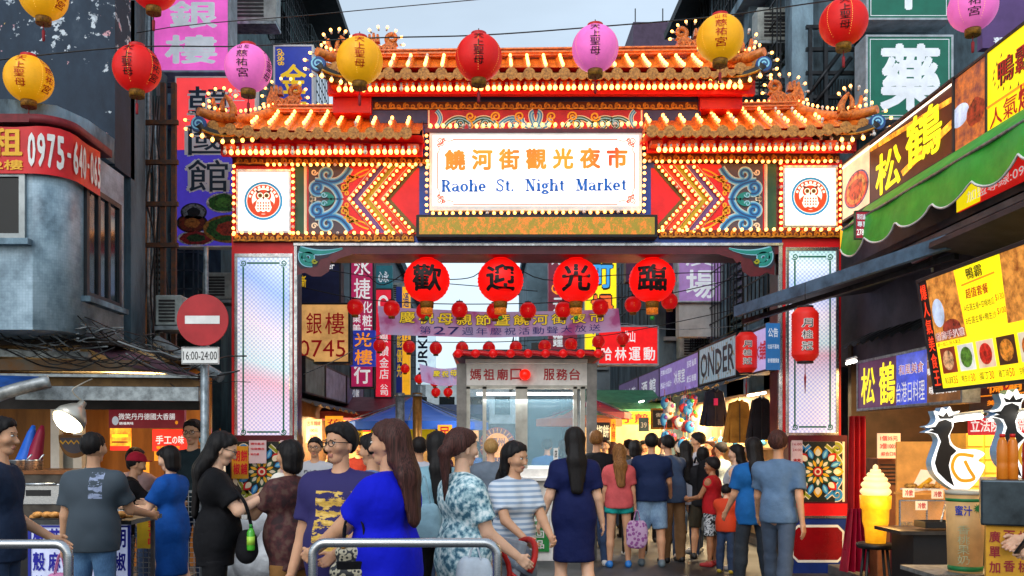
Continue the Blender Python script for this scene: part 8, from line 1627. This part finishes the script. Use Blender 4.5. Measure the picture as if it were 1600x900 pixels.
HBM = node_mat('patterned_canvas', monog, .6); V, Q = sdf_geo([('add', v3(-.075, 0, -.16), v3(.075, 0, -.16), .05, .05, (1, 1.1, 1), .03), ('add', v3(-.06, 0, -.06), v3(.06, 0, -.06), .038, .038, (1, 1, 1), .05)], .0075, folds(.002, 4)); geo_obj('bag_body', [(V, Q, HBM)], hbx)
m = MB().use(BLK); m.box((0, -.05, -.12), (.16, .012, .045), Matrix.Rotation(R(12), 3, 'X')); m.build('leather_band', hbx, bevel=.004); m = MB().use(BLK)
for y in (-.02, .02): m.tube(smooth_path([Vector((-.05, y, -.03)), Vector((-.045, y, .08)), Vector((.0, y, .17)), Vector((.05, y, .08)), Vector((.055, y, -.03))], 6), .007, 6)
m.build('handle', hbx); m = MB().use(GOLD)
for x in (-.05, .055): m.lathe([(.014, -.004), (.018, 0), (.014, .004)], 12, (x, -.035, -.02), Matrix.Rotation(R(90), 3, 'X'))
m.build('ring', hbx)
person('man in pale blue shirt turned left between the two people in blue', 583, 6.3, 688, 60, 'b', topc=C_('pale_blue_shirt', '6a84b8'), botc=DN['dark'], style='tee'); person('boy in white T-shirt and glasses with a black strap, facing the camera far behind', 492, 10.2, 690, 178, 'b', glasses=True, topc=printed('white_tee', 'b0b4bc', [(.3, '3a3a44'), (.7, '50505a')], (-.1, .1, 1.2, 1.28, 1), 40), botc=DN['dark'], hair='short')
# ---- centre
r, q = person('woman in a white and blue leaf patterned tunic walking right', 722, 5.5, 678, -64, 'a', sex='f', fat=1.18, hair='pony', hc='b', topc=pattern('leaf', 'mix', '3a6a80', '9cc0c8', 'e0ecec', 30), botc=C_('dark_trousers', '22242c'), hem=.66, armL=(.25, .1, .5), armR=(.3, .12, .6), headyaw=8, legL=(.25, .02, .1), legR=(-.2, .02, .15))
bag_obj('plastic_bag', 'pale plastic bag beside the woman in the leaf patterned tunic', at(742, 852, 5.2), .17, .28, M('white_plastic'), handle=.05)
r, q = person('person with black hair and a pale tote bag behind the leaf patterned tunic', 682, 7.2, 684, 20, 'b', sex='f', hair='long', topc=C_('pale_cyan', '8cb8c8'), botc=C_('black_trousers', '131318'), armL=(.1, .2, .3), legL=(.1, .04, 0))
o = bag_obj('tote_bag', 'pale blue canvas tote bag on the shoulder of the black haired person', at(662, 742, 6.95), .24, .36, C_('tote', '8fb4c4'), handle=.2)
r, q = person('woman in white striped top with dark hair pushing the pushchair', 803, 6.6, 700, -150, 'b', sex='f', hair='long', topc=pattern('white_stripe', 'stripe', 'ccd4dc', '8ca0b8', '000000', 8), botc=DN['dark'], handL=(-.12, .36, 1.0), handR=(.12, .36, 1.0), headyaw=20, nod=.15)
person('woman in loose navy dress with long dark hair seen from behind, in the centre', 897, 8.3, 676, 6, 'a', sex='f', fat=1.15, hair='verylong', hlen=.36, topc=C_('navy_dress', '121c4c', .12), style='dress', hem=.5, bottom=None, armL=(-.05, .28, .35), armR=(-.05, .22, .25), legL=(.1, .05, .1), legR=(-.1, .05, .12), shoec='black')
person('blond haired boy with a dark backpack seen from behind at the booth', 767, 10.6, 692, 5, 'a', hc='g', topc=C_('grey_blue', '6a7888'), botc=DN['dark']); person('person in white T-shirt seen from behind under the blue umbrella', 655, 9.6, 690, 8, 'b', topc=C_('white_tee', 'b8bcc8'), botc=DN['dark'], hair='short')
# ---- the queue on the right
r, q = person('young man in black T-shirt with dyed hair at the head of the queue', 932, 11.6, 679, -20, 'b', hc='d', topc=BLK, botc=DN['dark'], armR=(.3, .1, .6))
person('woman in pink T-shirt and turquoise shorts with long brown hair seen from behind', 967, 11.4, 699, 2, 'b', sex='f', hair='long', hc='d', topc=C_('salmon', 'cc5a5c'), bottom='hotpants', botc=C_('turquoise', '1c9a94'), shoec='blue', hem=.84, armL=(.1, .12, .15), armR=(-.02, .14, .15)); bag_obj('shopping_bag', 'lilac dotted shopping bag beside the turquoise shorts', at(995, 797, 11.2), .2, .4, pattern('lilac_dots', 'dots', '8a4a8a', 'b898b8', '000000', 22), handle=.1, dep=.2)
person('woman in grey top seen from behind between pink and navy shirts', 992, 12.6, 693, 4, 'a', sex='f', hair='bob', topc=C_('grey_top', '4a4a56'), botc=BLK)
r, q = person('man in navy polo shirt and faded denim shorts seen from behind', 1018, 11.5, 683, -6, 'b', fat=1.15, topc=C_('navy_polo', '16264a', .12), bottom='shorts', botc=DN['light'], shoec='grey', armR=(.25, .16, .55), armL=(.2, .15, .9), hem=.86, legL=(.04, .07, 0), legR=(-.06, .07, 0))
person('man in grey blue shirt and khaki trousers leaning left', 1050, 11.9, 686, 22, 'b', topc=C_('steel_blue', '3c4e6a'), botc=C_('khaki', '7a5a3c'), shoec='black', lean=.22, armR=(.5, .15, .8), armL=(.6, .15, .7))
person('woman in white blouse and blue jeans with long black hair in the queue', 1072, 12.3, 694, -10, 'a', sex='f', hair='long', topc=C_('white_blouse', 'a8acb8'), botc=DN['dark'], hem=.8); person('man in white T-shirt turned to the left at the far side of the queue', 1090, 12.9, 681, 70, 'b', topc=C_('white_tee'), botc=DN['dark'], hair='short'); r, q = person('woman with black backpack and cropped trousers in the queue', 1098, 12.2, 703, -4, 'b', sex='f', hair='bob', topc=C_('dark_top', '1c1c20'), bottom='shorts', botc=C_('olive_shorts', '3a362c'), shoec='black')
V, Q = sdf_geo([('add', v3(0, 0, -.12), v3(0, 0, .12), .13, .11, (1, .6, 1.1), .05)], .014, folds(.004, 8)); o = thing('backpack', 'black backpack on the back of the woman in the queue', 'backpack', q['C']+Vector((0, -.17, 0))); geo_obj('bag_body', [(V, Q, BLK)], o); MB().use(BLK).box((0, -.085, -.08), (.14, .04, .12)).build('front_pocket', o, bevel=.015); m = MB().use(BLK)
for s in (-1, 1): m.tube(smooth_path([Vector((s*.07, 0, .2)), Vector((s*.1, .12, .27)), Vector((s*.11, .22, .15))], 4), .014, 6)
m.build('strap', o)
person('boy in red vest and black and white patterned shorts, turned left', 1113, 11.5, 720, 55, 'c', topc=C_('red_vest', 'b41a22'), style='tank', bottom='shorts', botc=pattern('camo', 'camo', '1a1c20', 'c0c4c8', '4a5058', 26), shoec='red', child=True, handL=(-.1, .36, 1.08), handR=(.08, .36, 1.06), hair='short'); person('small child in orange long sleeved shirt and blue jeans, turned right', 1134, 10.9, 761, -40, 'a', topc=printed('orange', 'cc3c14', [(.3, 'e8a020'), (.7, 'f0c060')], (-.06, .08, .95, 1.05, 1), 30), style='long', botc=DN['dark'], shoec='yellow', child=True, handL=(-.04, .3, 1.05), handR=(.06, .28, 1.0), nod=.35, hair='short', detail=.013)
person('woman in bright blue T-shirt and dark trousers walking by the right pillar', 1176, 9.6, 690, 10, 'b', sex='f', fat=1.08, hair='long', topc=C_('azure', '1a62a8'), botc=C_('grey_trousers', '2e3640'), hem=.76, armL=(.2, .14, .4), legL=(.15, .04, .05), legR=(-.15, .04, .1)); person('man in faded grey blue shirt passing in front of the right pillar', 1216, 8.7, 676, -30, 'b', fat=.86, topc=C_('faded_blue', '5c7898'), botc=C_('blue_grey_trousers', '48566a'), armL=(.3, .12, .3), armR=(-.3, .12, .3), legL=(.3, .02, .05), legR=(-.3, .02, .1), hair='short', hc='b')
person('man in cap at the far end of the queue by the lit shop', 1126, 13.8, 696, 40, 'b', topc=C_('pale_shirt', '8a9aa8'), botc=DN['dark'], cap='1a1a20'); person('woman in white sleeveless top behind the woman in the azure shirt', 1150, 11.2, 700, 60, 'a', sex='f', hair='long', topc=C_('white_top', 'b4b8c0'), style='tank', botc=DN['dark'])
# ---- far people in the street
far = [(560, 14.5, 694, 170, 'm', 'short', '7a2a2a', 'man in dull red shirt facing the camera far down the left side'), (600, 16, 692, 10, 'f', 'long', 'c0c4cc', 'woman in pale top far off below the blue umbrella'), (634, 15, 690, 0, 'm', 'short', '2a3a5a', 'man in dark blue shirt far off by the stove pipes'), (690, 15.5, 696, 30, 'f', 'bob', '6a4a6a', 'woman in plum top far off left of the booth'), (945, 14.5, 690, 160, 'm', 'short', '3a4a3a', 'man in dark green shirt facing the camera right of the booth'), (957, 16.5, 694, 0, 'f', 'long', '8a3a4a', 'woman in wine red top far off right of the booth'), (982, 15, 691, 20, 'm', 'short', '22262e', 'man in charcoal shirt far behind the pink T-shirt'), (1006, 17, 692, 200, 'f', 'bob', 'b0a898', 'woman in beige top facing the camera far behind the queue'), (1036, 14.2, 688, -30, 'm', 'short', '5a5a62', 'man in mid grey shirt behind the khaki trousers'), (1060, 15.5, 690, 30, 'f', 'long', '2a2a34', 'woman in black top by the hanging toys'), (515, 12.8, 697, -20, 'm', 'short', '4a5a3a', 'man in olive shirt behind the heavy man in purple'), (1108, 15, 692, 120, 'f', 'long', 'a03a3a', 'woman in brick red top under the navy jacket'), (742, 13.8, 694, 15, 'm', 'short', '3a5a9a', 'man in blue shirt seen through the booth window'), (855, 13.9, 690, -10, 'm', 'short', '2c5c98', 'man in bright blue shirt behind the booth glass'), (880, 15.2, 692, 20, 'f', 'long', '6a3a5a', 'woman in mauve top behind the booth'), (928, 13.4, 694, 10, 'f', 'bob', '1e2024', 'woman in black shirt just right of the booth post')]
for i, (px, d, tp, fc, sx_, hr, c, lab) in enumerate(far): person(lab, px, d, tp, fc, 'ab'[i % 2], sex=sx_, hair=hr, hc='kb'[i % 3 == 2], topc=C_('far_'+c, c), botc=DN['dark'] if i % 2 else C_('far_black', '18181c'), armL=(random.uniform(-.1, .4), .13, random.uniform(.1, .8)), armR=(random.uniform(-.1, .4), .13, random.uniform(.1, .8)), shoec='black', detail=.026)
# hand with a phone at the right edge
r, q = person('person mostly outside the right edge holding up a phone', 1738, 5.0, 660, 70, 'a', topc=C_('dark_sleeve', '20242c'), botc=BLK, handL=(-.14, .42, .98), handR=(.16, .46, .98))
o = thing('phone', 'dark phone in the hand at the right edge', 'phone', q['handL']+Vector((-.02, -.03, .03)), R(30)); MB().use(BLACK).box((0, 0, .03), (.07, .012, .14), Matrix.Rotation(R(35), 3, 'X')).build('case', o, bevel=.006)
